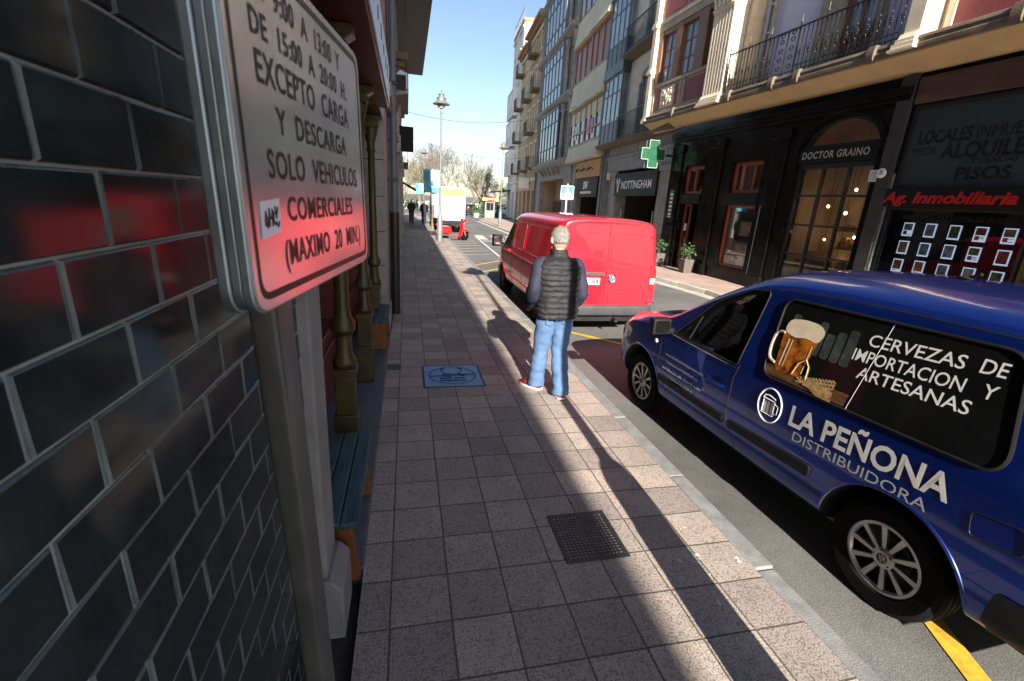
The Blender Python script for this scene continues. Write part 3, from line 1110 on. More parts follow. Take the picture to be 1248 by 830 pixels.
# arch shop glazing
mb = MB(); mb.box(-2.06, -2.0, -.60, -.2, .5, 2.25); mb.build('window_jamb', m_creamband, A)
mb = MB(); frame_rect(mb, -6.45, -4.35, .3, 3.27, -.2, -.1, .07, 0, (-5.08, -5.78), (1.1, 1.85, 2.57))
mb.box(-6.45, -4.35, -.2, -.08, 3.27, 3.32)
for i in range(12):
    q0, q1 = PI*i/12, PI*(i+1)/12
    pts = [(-5.4+r_*math.cos(q), 3.552+r_*math.sin(q)*.74) for r_, q in ((.98, q0), (1.045, q0), (1.045, q1), (.98, q1))]
    mb.prism(pts, -.2, -.1, 'y')
mb.build('arch_window_frame', m_iron, A)
mb = MB(); mb.box(-6.4, -4.4, -.15, -.14, .33, 3.27)
mb.prism([(-5.4+1.0*math.cos(PI*i/16), 3.6+.74*math.sin(PI*i/16)) for i in range(17)], -.15, -.14, 'y')
mb.build('arch_pane', m_shopglass, A)
# shop contents (fixed shelves, hanging lamps)
mb = MB()
for z in (.75, 1.3, 1.75):
    mb.box(-6.3, -5.0, -1.45, -1.1, z, z+.03)
mb.box(-5.0, -4.5, -1.2, -.5, .21, .95)
mb.build('shelf', m_brownframe, A)
rnd = random.Random(8)
mb = MB()
for z in (.78, 1.33, 1.78):
    s = -6.25
    while s < -5.1:
        w_ = rnd.uniform(.05, .11)
        h_ = rnd.uniform(.12, .3)
        mb.box(s, s+w_, -1.3, -1.15, z, z+h_)
        s += w_+rnd.uniform(.015, .08)
mb.box(-4.9, -4.6, -1.0, -.7, .95, 1.2)
mb.build('shelf_goods', m_goods, A)
for s, d, z, r_ in ((-6.05, -.6, 2.92, .03), (-5.2, -1.0, 2.2, .035), (-5.75, -1.3, 1.62, .03), (-5.35, -1.3, 1.62, .03), (-5.9, -1.3, 2.05, .03), (-5.5, -.8, 2.75, .03), (-6.2, -1.0, 2.45, .03), (-4.6, -1.2, 1.5, .025), (-6.1, -1.3, 1.66, .03), (-4.75, -.9, 2.35, .03), (-5.0, -1.3, 1.0, .025)):
    mb = MB(); mb.ell((s, d, z), r_, r_, r_*1.2, n=10, k=8)
    lb = mb.build('lamp_bulb', m_bulb, A)
    mb = MB(); mb.tube([(s, d, z+r_), (s, d, min(4.4, z+1.4))], .006, 6); mb.build('lamp_cord', m_wire, lb)
# agency glazing
mb = MB()
frame_rect(mb, -9.75, -6.97, .38, 2.34, -.12, -.03, .05, 0, (-9.38,))
frame_rect(mb, -9.75, -6.97, 2.72, 4.28, -.12, -.03, .06)
mb.build('agency_frame', m_iron, A)
mb = MB(); mb.box(-9.7, -7.03, -.08, -.07, .43, 2.29); mb.build('agency_pane', m_shopglass, A)
m_vinyl = M('smoked_vinyl', (.030, .045, .048), .12, var=.25, scale=.8)
m_vinylt = M('smoked_lettering', (.008, .010, .010), .3, var=.1)
mb = MB(); mb.box(-9.69, -7.03, -.075, -.065, 2.78, 4.22); ap = mb.build('agency_upper_pane', m_vinyl, A)
mb = MB()
mb.text('LOCALES', ftext(-7.18, -.062, 3.56), cap=.24, bold=.006, width=.92)
mb.text('INMUEBLES', ftext(-8.17, -.062, 3.58), cap=.22, width=1.1)
mb.text('PISOS', ftext(-7.15, -.062, 3.34), cap=.15, width=.42)
mb.text('ALQUILER', ftext(-7.66, -.062, 3.26), cap=.27, bold=.008, width=1.5)
mb.text('PISOS', ftext(-8.02, -.062, 2.87), cap=.22, bold=.006, width=.85)
mb.text('VIVIENDAS', ftext(-8.2, -.062, 3.14), cap=.10, width=.7)
mb.build('lettering', m_vinylt, ap, smooth=0)
mb = MB(); mb.box(-9.75, -6.97, .003, .05, 4.3, 4.78); mb.build('agency_lintel', M('dark_timber', (.075, .035, .018), .5, var=.3, scale=4, stretch=(.4, 3, 3)), A, bevel=.01)
mb = MB(); mb.box(-9.3, -7.05, -.32, -.29, .45, 2.28); bd = mb.build('display_board', m_charcoal, A)
mb = MB(); mb.text('VENTA CASAS LOCALES FINCAS', ftext(-7.3, -.06, 2.12), cap=.085, bold=.004, width=1.9); mb.build('lettering', m_vinylt, ap, smooth=0)
rnd = random.Random(21)
cards = [M('listing_print', c_, .35, var=.8, scale=sc__) for c_, sc__ in (((.20, .32, .44), 18), ((.10, .22, .09), 24), ((.42, .28, .12), 20), ((.34, .42, .55), 9), ((.32, .12, .08), 24))]
for j in range(4):
    for i in range(5):
        s = -7.22-i*.43
        z = 1.78-j*.37
        mb = MB()
        s += rnd.uniform(-.012, .012); z += rnd.uniform(-.008, .008)
        mb.box(s-.20, s, -.285, -.27, z, z+.27)
        cdd = mb.build('listing_card', m_card, A)
        mb = MB()
        a_ = rnd.choice((.03, .06, .12))
        mb.box(s-.18, s-.02, -.269, -.266, z+a_, z+.25)
        mb.build('photo', cards[(i*3+j*2) % 5], cdd)
        mb = MB()
        if a_ > .05:
            mb.box(s-.10, s-.025, -.269, -.266, z+.03, z+a_-.015)
        for q in range(3):
            if rnd.random() < .7 and a_ > .1:
                mb.box(s-.175, s-.11, -.269, -.266, z+.03+q*.025, z+.042+q*.025)
        if mb.v:
            mb.build('caption', m_photo, cdd)
mb = MB(); mb.box(-9.72, -9.42, -.10, -.09, .45, 2.2); mb.build('side_poster', M('side_poster', (.22, .30, .12), .4, var=.8, scale=9), A)

# ---- upper floor of A
mb = MB()
openings(mb, -18, 3.0, 5.0, 11.5, -.4, 0, [(-2.42, -2.08, 5.5, 8.2), (-4.05, -2.5, 5.5, 8.2), (-5.62, -4.72, 5.5, 8.3), (-6.5, -5.72, 5.5, 8.2), (-12.6, -11.2, 5.5, 8.2)])
mb.box(-18, 1.5, -6, -.42, 4.9, 11.5)
mb.box(-18, 1.45, -3.2, -2.6, 0, 4.9)
mb.build('upper_wall', m_bay, A)
mb = MB()
mb.add([(-18, -.002, 4.87), (2.95, -.002, 4.87), (2.95, .5, 5.14), (-18, .5, 5.14), (-18, -.002, 4.93), (2.95, -.002, 4.93), (2.95, .5, 5.17), (-18, .5, 5.17)],
       [(0, 1, 2, 3), (4, 7, 6, 5), (0, 3, 7, 4), (1, 5, 6, 2), (3, 2, 6, 7)])
mb.build('soffit', m_soffit, A)
mb = MB()
mb.prism([(.0, 5.171), (.50, 5.171), (.56, 5.19), (.56, 5.27), (.51, 5.29), (.53, 5.36), (.50, 5.42), (.46, 5.44), (0, 5.44)], -18, 2.98, 'x')
for s in (-1.85, -3.5, -4.3, -6.2, 1.05, -8.6, -10.4):
    mb.prism([(.45, 5.14), (.575, 5.155), (.595, 5.22), (.595, 5.34), (.56, 5.46), (.45, 5.46)], s-.09, s+.09, 'x')
mb.build('balcony_ledge', m_ledge, A, bevel=.012)
# bay
bay = MB()
bay.box(-.45, 2.9, 0.0, .34, 5.44, 6.38)
bay.box(-.45, 2.9, .0, .40, 6.38, 6.47)
bay.box(-.45, 2.9, .0, .37, 5.44, 5.54)
for s0, s1 in ((2.72, 2.9), (1.02, 1.12), (-.45, -.38), (.82, .9)):
    bay.box(s0, s1, .34, .375, 5.54, 6.38)
bay.build('bay_sill', m_bay, A, bevel=.01); bay = MB()
bay.box(-.45, 2.9, 0, .39, 8.25, 8.5)
bay.box(-.45, 2.9, 0, .33, 8.5, 10.4)
bay.box(-.45, 2.9, 0, .42, 8.46, 8.56)
bay.build('bay_lintel', m_bay, A, bevel=.01)
mb = MB()
for s0, s1, z0, z1 in ((2.35, 2.7, 5.62, 6.3), (-.3, .78, 5.62, 6.3), (1.15, 1.35, 5.62, 6.3), (-.3, 1.2, 8.7, 10.2), (1.35, 2.75, 8.7, 10.2)):
    mb = MB(); mb.box(s0, s1, .335, .352, z0, z1)
    mb.build('bay_panel', m_maroon, A, bevel=.008)
mb = MB()
mb.box(1.42, 2.28, .343, .36, 5.62, 6.3)
def scroll(cx_, cz_, r_, sg, d=.375):
    return [(cx_+sg*(r_*(1-i/16))*math.cos(i*.62+1.2), d, cz_+(r_*(1-i/16))*math.sin(i*.62+1.2)) for i in range(15)]
for sg in (1, -1):
    for zz in (6.1, 5.82):
        mb.tube(scroll(1.85+sg*.25, zz, .11, sg), .022, 6)
    mb.tube([(1.85+sg*.08, .375, 5.7), (1.85+sg*.16, .375, 5.9), (1.85+sg*.1, .375, 6.2)], .025, 6)
mb.ell((1.85, .37, 5.97), .11, .045, .16)
mb.build('bay_emblem', m_cream, A)
mb = MB()
for s0, s1 in ((2.62, 2.86), (1.4, 1.76), (-.02, .5), (-.45, -.36)):
    mb.box(s0, s1, .02, .36, 6.47, 8.25)
mb.box(-.45, 2.86, .1, .34, 8.1, 8.249)
mb.box(-.45, 2.86, .1, .34, 6.471, 6.54)
mb.build('bay_timber', m_brownframe, A, bevel=.012)
for s0, s1 in ((1.76, 2.62), (.5, 1.4), (-.36, -.02)):
    fr = MB(); frame_rect(fr, s0, s1, 6.54, 8.1, .2, .26, .05, 0, ((s0+s1)/2,), (7.05, 7.58))
    f_ = fr.build('bay_window', m_brownframe, A)
    mb = MB(); mb.box(s0+.04, s1-.04, .22, .23, 6.57, 8.06); mb.build('pane', m_panelight, f_)
# end pilaster and pillars
def pillar(s0, s1, z0, dep, flutes, name='fluted_pillar'):
    mb = MB()
    w_ = s1-s0
    mb.box(s0-.10, s1+.10, .0, dep+.17, z0, z0+.05)
    mb.box(s0-.07, s1+.07, .0, dep+.13, z0+.05, z0+.14)
    mb.box(s0-.04, s1+.04, .0, dep+.09, z0+.14, z0+.22)
    mb.prism([(0, z0+.22), (dep+.07, z0+.22), (dep+.04, z0+.27), (dep+.02, z0+.32), (0, z0+.32)], s0-.02, s1+.02, 'x')
    zt = 7.75
    mb.box(s0, s1, 0, dep-.03, z0+.32, zt)
    nf = flutes
    if nf:
        p = w_/(nf+.55)
        for i in range(nf+1):
            a = s0+i*p
            mb.box(a, a+p*.55, dep-.03, dep, z0+.32, zt)
    mb.box(s0-.02, s1+.02, 0, dep+.03, zt, zt+.06)
    mb.box(s0-.04, s1+.04, 0, dep+.06, zt+.06, zt+.10)
    mb.prism([(0, zt+.10), (dep+.02, zt+.10), (dep+.05, zt+.35), (dep+.12, zt+.5), (0, zt+.5)], s0-.03, s1+.03, 'x')
    for i in range(5):
        a = s0+(i+.5)*w_/5
        mb.tube([(a, dep+.04, zt+.12), (a, dep+.07, zt+.3), (a, dep+.14, zt+.44)], .05, 6)
    mb.box(s0-.08, s1+.08, 0, dep+.16, zt+.5, zt+.6)
    mb.box(s0, s1, 0, dep-.02, zt+.6, 11)
    mb.build(name, m_cream, A, bevel=.006)
pillar(-1.42, -.52, 5.2, .5, 6)
pillar(-7.02, -6.72, 5.2, .5, 0)
mb = MB()
mb.box(2.9, 3.15, 0, .5, 5.2, 10.5)
for z in (5.2, 6.9, 8.4):
    mb.box(2.86, 3.2, 0, .56, z, z+.12)
    mb.box(2.88, 3.17, 0, .53, z+.12, z+.2)
mb.build('end_pilaster', m_cream, A, bevel=.01)
# openings behind the balcony
for a, b in ((-4.05, -2.5), (-6.5, -5.72)):
    mb = MB(); mb.box(a, b, -.14, -.10, 5.5, 8.2); mb.build('roller_shutter', m_lav, A)
fr = MB(); frame_rect(fr, -2.42, -2.08, 5.5, 8.2, -.2, -.1, .05, 0, (), (6.2, 6.9, 7.6)); f_ = fr.build('narrow_window', m_whitep, A)
mb = MB(); mb.box(-2.38, -2.12, -.16, -.15, 5.55, 8.15); mb.build('pane', m_panelight, f_)
fr = MB(); frame_rect(fr, -5.62, -4.72, 5.45, 8.3, -.2, -.08, .1, 0, (-5.17,), (6.0,)); fr.box(-5.52, -4.82, -.17, -.12, 5.55, 6.0)
f_ = fr.build('balcony_door', m_brownframe, A, bevel=.008)
mb = MB(); mb.box(-5.54, -4.8, -.16, -.15, 6.02, 8.2); mb.build('pane', m_panelight, f_)
mb = MB(); mb.box(-9.2, -7.25, .003, .03, 5.55, 9); mb.build('maroon_wall_panel', m_maroon, A, bevel=.01)
mb = MB()
mb.box(-9.3, -7.15, .003, .06, 5.44, 5.54)
for a, b in ((-7.25, -7.12), (-9.33, -9.2)):
    mb.box(a, b, .003, .06, 5.545, 9.1)
mb.build('panel_surround', m_cream, A, bevel=.008)
fr = MB(); frame_rect(fr, -12.6, -11.2, 5.5, 8.2, -.2, -.08, .1, 0, (-11.9,), (6.5, 7.4)); f_ = fr.build('upper_window', m_brownframe, A)
mb = MB(); mb.box(-12.5, -11.3, -.16, -.15, 5.6, 8.1); mb.build('pane', m_panelight, f_)
# iron railing
mb = MB()
def rail(s0, s1, d, z0, z1):
    mb.box(s0, s1, d-.02, d+.02, z1-.03, z1)
    mb.box(s0, s1, d-.012, d+.012, z0+.05, z0+.07)
    mb.box(s0, s1, d-.012, d+.012, z0+.16, z0+.175)
    n_ = int(round(abs(s1-s0)/.125))
    for i in range(n_+1):
        s = s0+(s1-s0)*i/n_
        mb.box(s-.008, s+.008, d-.008, d+.008, z0, z1-.03)
        if i % 6 == 0:
            mb.box(s-.013, s+.013, d-.013, d+.013, z0, z1+.06)
            mb.lathe([(.006, z1+.06), (.025, z1+.09), (.02, z1+.12), (.012, z1+.14), (.005, z1+.26)], (s, d, 0), 8)
        if i % 2:
            for k in range(6):
                q = k*PI/3
                c_ = (s+.036*math.cos(q), d+.01, (z0+z1)/2+.05*math.sin(q)-.06)
                mb.ell(c_, .017, .012, .022, n=6, k=4)
            mb.ell((s, d+.012, (z0+z1)/2-.06), .02, .014, .02, n=6, k=4)
            mb.ell((s, d+.012, (z0+z1)/2+.08), .014, .012, .03, n=6, k=4)
            mb.ell((s, d+.012, (z0+z1)/2-.2), .014, .012, .03, n=6, k=4)
rail(-1.55, -3.35, .46, 5.44, 6.46)
rail(-4.05, -6.62, .46, 5.44, 6.46)
mb.box(-4.05, -3.35, .44, .48, 6.42, 6.46)
mb.box(-4.05, -3.35, .45, .47, 5.49, 5.51)
for cx_ in (-3.53, -3.87):
    for cz_ in (5.62, 5.82, 6.02, 6.22, 6.36):
        for sg in (1, -1):
            mb.tube([(cx_+sg*(.015+.06*(1-i/12))*math.cos(i*.6), .46, cz_+(.085*(1-i/12))*math.sin(i*.6)) for i in range(11)], .008, 5)
for s in (-3.36, -3.7, -4.04):
    mb.box(s-.012, s+.012, .448, .472, 5.44, 6.43)
mb.build('railing', m_iron, A)

# things on and by A
t = on_facade('shop_sign', 'black sign board with silver DOCTOR GRAINO letters across the shop arch', 'sign', AANG, -5.4, .0, 3.3)
mb = MB(); mb.box(-1.05, 1.05, -.18, -.02, .03, .44); mb.build('sign_board', m_charcoal, t, bevel=.008)
mb = MB(); mb.text('DOCTOR GRAINO', lambda x, y: (.93-x, -.012, .14+y), cap=.165, width=1.78, bold=.004, space=1.12); mb.build('lettering', M('sign_silver', (.50, .48, .38), .35, .5, var=.15), t, smooth=0)
t = on_facade('shop_sign', 'black fascia with slanted red Ag. Inmobiliaria letters', 'sign', AANG, -8.2, .0, 2.35)
mb = MB(); mb.box(-1.55, 1.42, .003, .07, .0, .36); mb.build('sign_board', m_charcoal, t, bevel=.008)
mb = MB(); mb.text('Ag. Inmobiliaria', lambda x, y: (1.30-x, .085, .085+y), cap=.21, width=2.28, bold=.008, shear=.25)
mb.build('lettering', m_redletter, t, smooth=0)
mb = MB(); mb.text('Ag. Inmobiliaria', lambda x, y: (1.29-x, .072, .08+y), cap=.21, width=2.28, bold=.007, shear=.25)
mb.build('lettering_backing', m_iron, t, smooth=0)
t = on_facade('wall_plaque', 'white round plaque on the dark pilaster beside the red letters', 'plaque', AANG, -6.72, .075, 3.02)
mb = MB(); mb.lathe([(.10, 0), (.10, .012), (.09, .018)], (0, 0, 0), 24, 'y'); mb.build('disc', m_whitep, t)
mb = MB(); mb.box(-.05, .05, .02, .023, -.02, .0); mb.box(-.03, .03, .02, .023, .02, .05); mb.build('mark', m_photo, t)
t = on_facade('wall_plaque', 'small square notice plate at the end of the DOCTOR GRAINO board', 'plaque', AANG, -6.5, .006, 2.98)
mb = MB(); mb.box(-.09, .09, 0, .012, -.12, .12); mb.build('plate', m_whitep, t)
mb = MB()
for k in range(5):
    mb.box(-.07, .07, .013, .015, -.09+k*.04, -.075+k*.04)
mb.build('mark', m_photo, t)
t = on_facade('poster', 'poster of a face in close-up standing in the red framed shop window', 'poster', AANG, -2.57, -.155, .5)
mb = MB(); mb.box(-.45, .45, -.02, 0, 0, .82); mb.build('sheet', m_poster, t)
mb = MB()
mb.box(-.45, .45, .001, .003, .66, .82)
mb.ell((.28, .004, .62), .22, .003, .2)
mb.build('hair_print', m_posterdark, t)
mb = MB()
for x in (.05, -.22):
    mb.ell((x, .006, .5), .055, .003, .022); mb.tube([(x-.08, .005, .56), (x, .006, .58), (x+.08, .005, .56)], .012, 5)
mb.tube([(-.02, .005, .24), (-.1, .006, .225), (-.18, .005, .24)], .018, 5)
mb.build('face_print', m_posterdark, t)
mb = MB(); mb.box(-.40, -.1, .004, .007, .02, .3); mb.build('bottle_print', m_banner, t)
t = on_facade('hanging_screen', 'beige screen hanging above the face poster in the shop window', 'screen', AANG, -2.8, -.175, 1.4)
mb = MB(); mb.box(-.25, .25, -.02, 0, 0, .42); mb.build('sheet', m_poster, t)
t = on_facade('name_plate', 'tall pale green name plate on the black marble left of the entrance', 'plate', AANG, .98, .062, 1.75)
mb = MB(); mb.box(-.12, .12, 0, .02, 0, 1.0); mb.build('plate', m_greenplate, t)
mb = MB()
for k in range(6):
    mb.box(-.08, .08, .021, .024, .1+k*.14, .17+k*.14)
mb.box(-.105, .105, .0205, .0215, .03, .06)
mb.build('mark', m_whitep, t)

# potted plants
def leaves(mb, c, rx, rz, n, ln, rnd, wd=.3):
    for k in range(n):
        d = Vector((rnd.gauss(0, 1), rnd.gauss(0, 1), rnd.gauss(0, 1))).normalized()
        p = Vector(c)+Vector((d.x*rx, d.y*rx, d.z*rz))*rnd.uniform(.35, 1)
        ax = Vector((rnd.gauss(0, 1), rnd.gauss(0, 1), rnd.gauss(0, .7)-.2)).normalized()
        sd_ = ax.cross(Vector((rnd.gauss(0, 1), rnd.gauss(0, 1), 1))).normalized()
        L = ln*rnd.uniform(.6, 1.3)
        mb.add([p, p+ax*L*.45+sd_*L*wd, p+ax*L, p+ax*L*.45-sd_*L*wd], [(0, 1, 2, 3)])
for s, lab in ((.78, 'grey square planter with a leafy bush left of the red doorway'), (-.98, 'grey square planter with a leafy bush right of the red doorway')):
    t = on_facade('planter', lab, 'planter', AANG, s, .40, 0, 'planters either side of the red doorway')
    t.scale = (.85, .85, .85)
    mb = MB()
    mb.add([(-.17, -.17, 0), (.17, -.17, 0), (.17, .17, 0), (-.17, .17, 0), (-.22, -.22, .55), (.22, -.22, .55), (.22, .22, .55), (-.22, .22, .55), (-.18, -.18, .55), (.18, -.18, .55), (.18, .18, .55), (-.18, .18, .55), (-.18, -.18, .5), (.18, -.18, .5), (.18, .18, .5), (-.18, .18, .5)],
           [(3, 2, 1, 0), (0, 1, 5, 4), (1, 2, 6, 5), (2, 3, 7, 6), (3, 0, 4, 7), (4, 5, 9, 8), (5, 6, 10, 9), (6, 7, 11, 10), (7, 4, 8, 11), (8, 9, 13, 12), (9, 10, 14, 13), (10, 11, 15, 14), (11, 8, 12, 15), (12, 13, 14, 15)])
    mb.build('pot', m_terracotta, t, bevel=.008)
    mb = MB(); rnd = random.Random(int(s*100))
    for k in range(7):
        q = k*.9
        mb.tube([(0, 0, .5), (.1*math.cos(q), .1*math.sin(q), .75), (.2*math.cos(q), .2*math.sin(q), .98)], .008, 5)
    mb.build('stem', m_bark, t)
    mb = MB(); leaves(mb, (0, 0, .88), .3, .3, 220, .12, rnd)
    mb.build('foliage', m_leaf, t, smooth=0)

# ---------------------------------------------------------------- building B1 (stone, galleries)
B1 = facade('gallery_house', 'yellowish stone house with a blue glazed gallery and iron balconies above a clothes shop', 'house', BANG)
mb = MB()
for s0, s1 in ((1.5, 2.65), (7.4, 8.15), (9.15, 9.7)):
    mb.box(s0, s1, -.6, 0, 0, 3.72)
    mb.box(s0-.03, s1+.03, -.55, .05, 0, .5)
    mb.box(s0-.04, s1+.04, -.55, .06, 3.5, 3.72)
mb.box(1.5, 9.7, -.6, .0, 3.72, 4.86)
mb.box(1.5, 9.7, .0, .06, 4.3, 4.45)
mb.box(8.15, 9.15, -.6, -.2, 0, 3.72)
mb.build('ground_floor_stone', m_stone_grey, B1, bevel=.015)
room(B1, 2.6, 7.45, .02, 3.7, -3, m_interior)
mb = MB(); mb.prism([(0, 4.86), (.42, 4.92), (.5, 4.98), (.5, 5.06), (0, 5.06)], 1.45, 9.85, 'x')
mb.build('ledge', m_ledge, B1, bevel=.01)
mb = MB()
openings(mb, 1.5, 9.75, 5.06, 15.5, -.4, 0, [(4.35, 5.3, 5.08, 7.4), (4.35, 5.3, 8.72, 11.0), (2.3, 3.2, 5.3, 7.4), (2.3, 3.2, 8.9, 11), (4.35, 5.3, 12.2, 14.6)])
mb.box(1.5, 9.75, -8, -.41, 3.8, 15.6)
mb.build('upper_wall', m_cream, B1)
mb = MB()
for z0 in (5.08, 8.72, 12.2):
    mb.box(4.35, 5.3, -.2, -.18, z0, z0+2.4); mb.box(2.3, 3.2, -.2, -.18, z0, z0+2.4)
mb.build('window', m_pane, B1)
mb = MB()
for z0 in (5.08, 8.72, 12.2):
    for a, b in ((4.15, 4.35), (5.3, 5.5), (2.15, 2.3), (3.2, 3.35)):
        mb.box(a, b, .0, .12, z0, z0+2.3)
        mb.lathe([(.07, z0), (.07, z0+2.1)], ((a+b)/2, .15, 0), 10)
    mb.prism([(4.83+.62*math.cos(PI*i/10), z0+2.33+.3*math.sin(PI*i/10)) for i in range(11)], .002, .16, 'y')
    mb.prism([(2.75+.55*math.cos(PI*i/10), z0+2.33+.25*math.sin(PI*i/10)) for i in range(11)], .002, .16, 'y')
mb.build('window_surround', m_stone_grey, B1, bevel=.008)
for z0 in (8.42, 11.9):
    mb = MB(); mb.prism([(0, z0), (.35, z0+.1), (.5, z0+.18), (.5, z0+.28), (0, z0+.28)], 1.6, 7.2, 'x'); mb.build('balcony_slab', m_ledge, B1, bevel=.01)
for z0 in (5.06, 8.70, 12.18):
    mb = MB()
    n_ = 44
    for i in range(n_+1):
        s = 1.65+(7.15-1.65)*i/n_
        mb.box(s-.008, s+.008, .44, .456, z0, z0+1.0)
        if i % 2:
            mb.ell((s, .45, z0+.4), .03, .015, .05, n=6, k=4)
    mb.box(1.63, 7.17, .43, .47, z0+1.0, z0+1.035); mb.box(1.63, 7.17, .435, .465, z0+.08, z0+.1)
    mb.build('balcony_railing', m_iron, B1)
# gallery, three storeys
for z0, z1 in ((5.06, 8.1), (8.55, 11.6), (12.0, 15.0)):
    fr = MB()
    frame_rect(fr, 7.2, 9.75, z0, z1, .30, .36, .09, 0, (7.83, 8.47, 9.1), (z0+.95, z0+2.25))
    fr.box(7.2, 7.28, 0, .30, z0, z0+.1); fr.box(7.2, 7.26, .002, .30, z1-.1, z1); fr.box(7.2, 7.26, .14, .18, z0, z1)
    fr.box(7.2, 7.26, 0.002, .30, z0+.9, z0+.97)
    fr.box(7.15, 9.78, .0, .42, z1, z1+.42); 
    f_ = fr.build('gallery', m_galleryframe, B1, bevel=.008)
    mb = MB(); mb.box(7.25, 9.7, .32, .33, z0+.95, z1-.05); mb.box(7.225, 7.24, .0, .30, z0+.9, z1-.05); mb.build('pane', m_panelight, f_)
    mb = MB(); mb.box(7.23, 9.7, .315, .335, z0+.05, z0+.93); mb.build('apron', m_galleryframe, f_)
mb = MB(); mb.tube([(9.4, .10, 0), (9.4, .10, 15)], .06, 10); mb.tube([(9.0, .06, 0), (9.0, .06, 4.8)], .04, 8); mb.build('drain_pipe', m_pipe, B1)
mb = MB(); mb.box(8.3, 8.62, .0, .12, 3.35, 3.7); mb.build('alarm_box', m_creamband, B1, bevel=.02)
t = on_facade('shop_sign', 'black fascia with white NOTTINGHAM letters and an antler emblem', 'sign', BANG, 5.03, .02, 2.55)
mb = MB(); mb.box(-2.38, 2.38, -.3, .06, 0, 1.02); mb.build('sign_board', m_charcoal, t, bevel=.012)
mb = MB(); mb.text('NOTTINGHAM', lambda x, y: (1.42-x, .065, .32+y), cap=.36, width=3.35, bold=.003); mb.build('lettering', m_whitep, t, smooth=0)
mb = MB()
for sg in (1, -1):
    mb.tube([(1.85, .07, .3), (1.85+sg*.07, .07, .48), (1.85+sg*.17, .07, .62), (1.85+sg*.15, .07, .82)], .022, 6)
    mb.tube([(1.85+sg*.1, .07, .52), (1.85+sg*.05, .07, .72)], .016, 6)
    mb.tube([(1.85+sg*.17, .07, .62), (1.85+sg*.24, .07, .74)], .016, 6)
mb.prism([(1.76, .42), (1.94, .42), (1.89, .2), (1.85, .15), (1.81, .2)], .063, .075, 'y')
mb.build('emblem', m_whitep, t)
t = on_facade('display_table', 'brown timber display stand inside the clothes shop doorway', 'table', BANG, 4.6, -1.4, .02)
mb = MB(); mb.lathe([(.4, 1.45), (.4, 1.52), (.38, 1.55)], (0, 0, 0), 20); mb.build('top', m_brownframe, t)
mb = MB(); mb.lathe([(.12, .05), (.10, .6), (.2, 1.45)], (0, 0, 0), 14); mb.lathe([(.3, 0), (.3, .05)], (0, 0, 0), 14); mb.build('leg', m_brownframe, t)
mb = MB()
for z in (1.55, 1.62, 1.69, 1.76):
    mb.box(-.22, .22, -.18, .18, z, z+.065)
mb.build('folded_clothes', m_orangewood, t, bevel=.02)
for s, lab in ((6.6, 'left pale pole beside the clothes shop doorway'), (3.0, 'right pale pole beside the clothes shop doorway')):
    t = on_facade('shop_pole', lab, 'pole', BANG, s, -.1, .0, 'pale poles at the clothes shop door')
    mb = MB(); mb.tube([(0, 0, 0), (0, 0, 1.95)], .022, 8); mb.build('pole', m_creamband, t)
    mb = MB(); mb.lathe([(.13, 0), (.13, .02), (.03, .04)], (0, 0, 0), 16); mb.build('foot', m_iron, t)
# pharmacy cross
t = thing('pharmacy_cross', 'green pharmacy cross on a bracket above the pavement', 'pharmacy cross', (8.95, 17.0, 3.98))
a_, b_ = .49, .2
cr = [(b_, a_), (-b_, a_), (-b_, b_), (-a_, b_), (-a_, -b_), (-b_, -b_), (-b_, -a_), (b_, -a_), (b_, -b_), (a_, -b_), (a_, b_), (b_, b_)]
cr = cr[::-1]
mb = MB(); mb.prism(cr, -.11, .11, 'y'); mb.build('cross_body', m_greenled, t, bevel=.012)
mb = MB()
for sg in (-1, 1):
    for (x0, z0), (x1, z1) in zip(cr, cr[1:]+cr[:1]):
        mb.tube([(x0*.97, sg*.118, z0*.97), (x1*.97, sg*.118, z1*.97)], .014, 6)
mb.build('rim', m_greenrim, t)
mb = MB(); mb.box(.485, .88, -.03, .03, -.04, .04); mb.box(.86, .9, -.12, .12, -.2, .2); mb.build('bracket', m_iron, t)

# ---------------------------------------------------------------- building B2 (cream bays)
B2 = facade('cream_bay_house', 'modern house with stepped cream parapets and brown shuttered bays over an ochre fascia', 'house', BANG)
mb = MB()
openings(mb, 9.76, 16.5, 0, 17, -.3, 0, [(10.1, 14.5, .02, 3.6)])
mb.box(9.76, 16.5, -8, -.7, 4.4, 17.0)
mb.box(14.7, 15.3, 0, .12, 0, 4.4); mb.box(15.8, 16.45, 0, .14, 0, 4.5)
mb.build('wall', m_stone_grey, B2)
room(B2, 10.1, 14.5, .03, 3.5, -2.5, m_interior)
mb = MB(); mb.box(9.9, 14.6, .0, .12, 3.62, 4.55); mb.build('ochre_fascia', m_ochreboard, B2, bevel=.01)
mb = MB()
for s in (11, 12.2, 13.4):
    mb.tube([(s, .12, 4.0), (s, .35, 4.12), (s, .4, 4.05)], .03, 6); mb.ell((s, .4, 4.0), .06, .08, .06)
mb.build('spot_lamp', m_iron, B2)
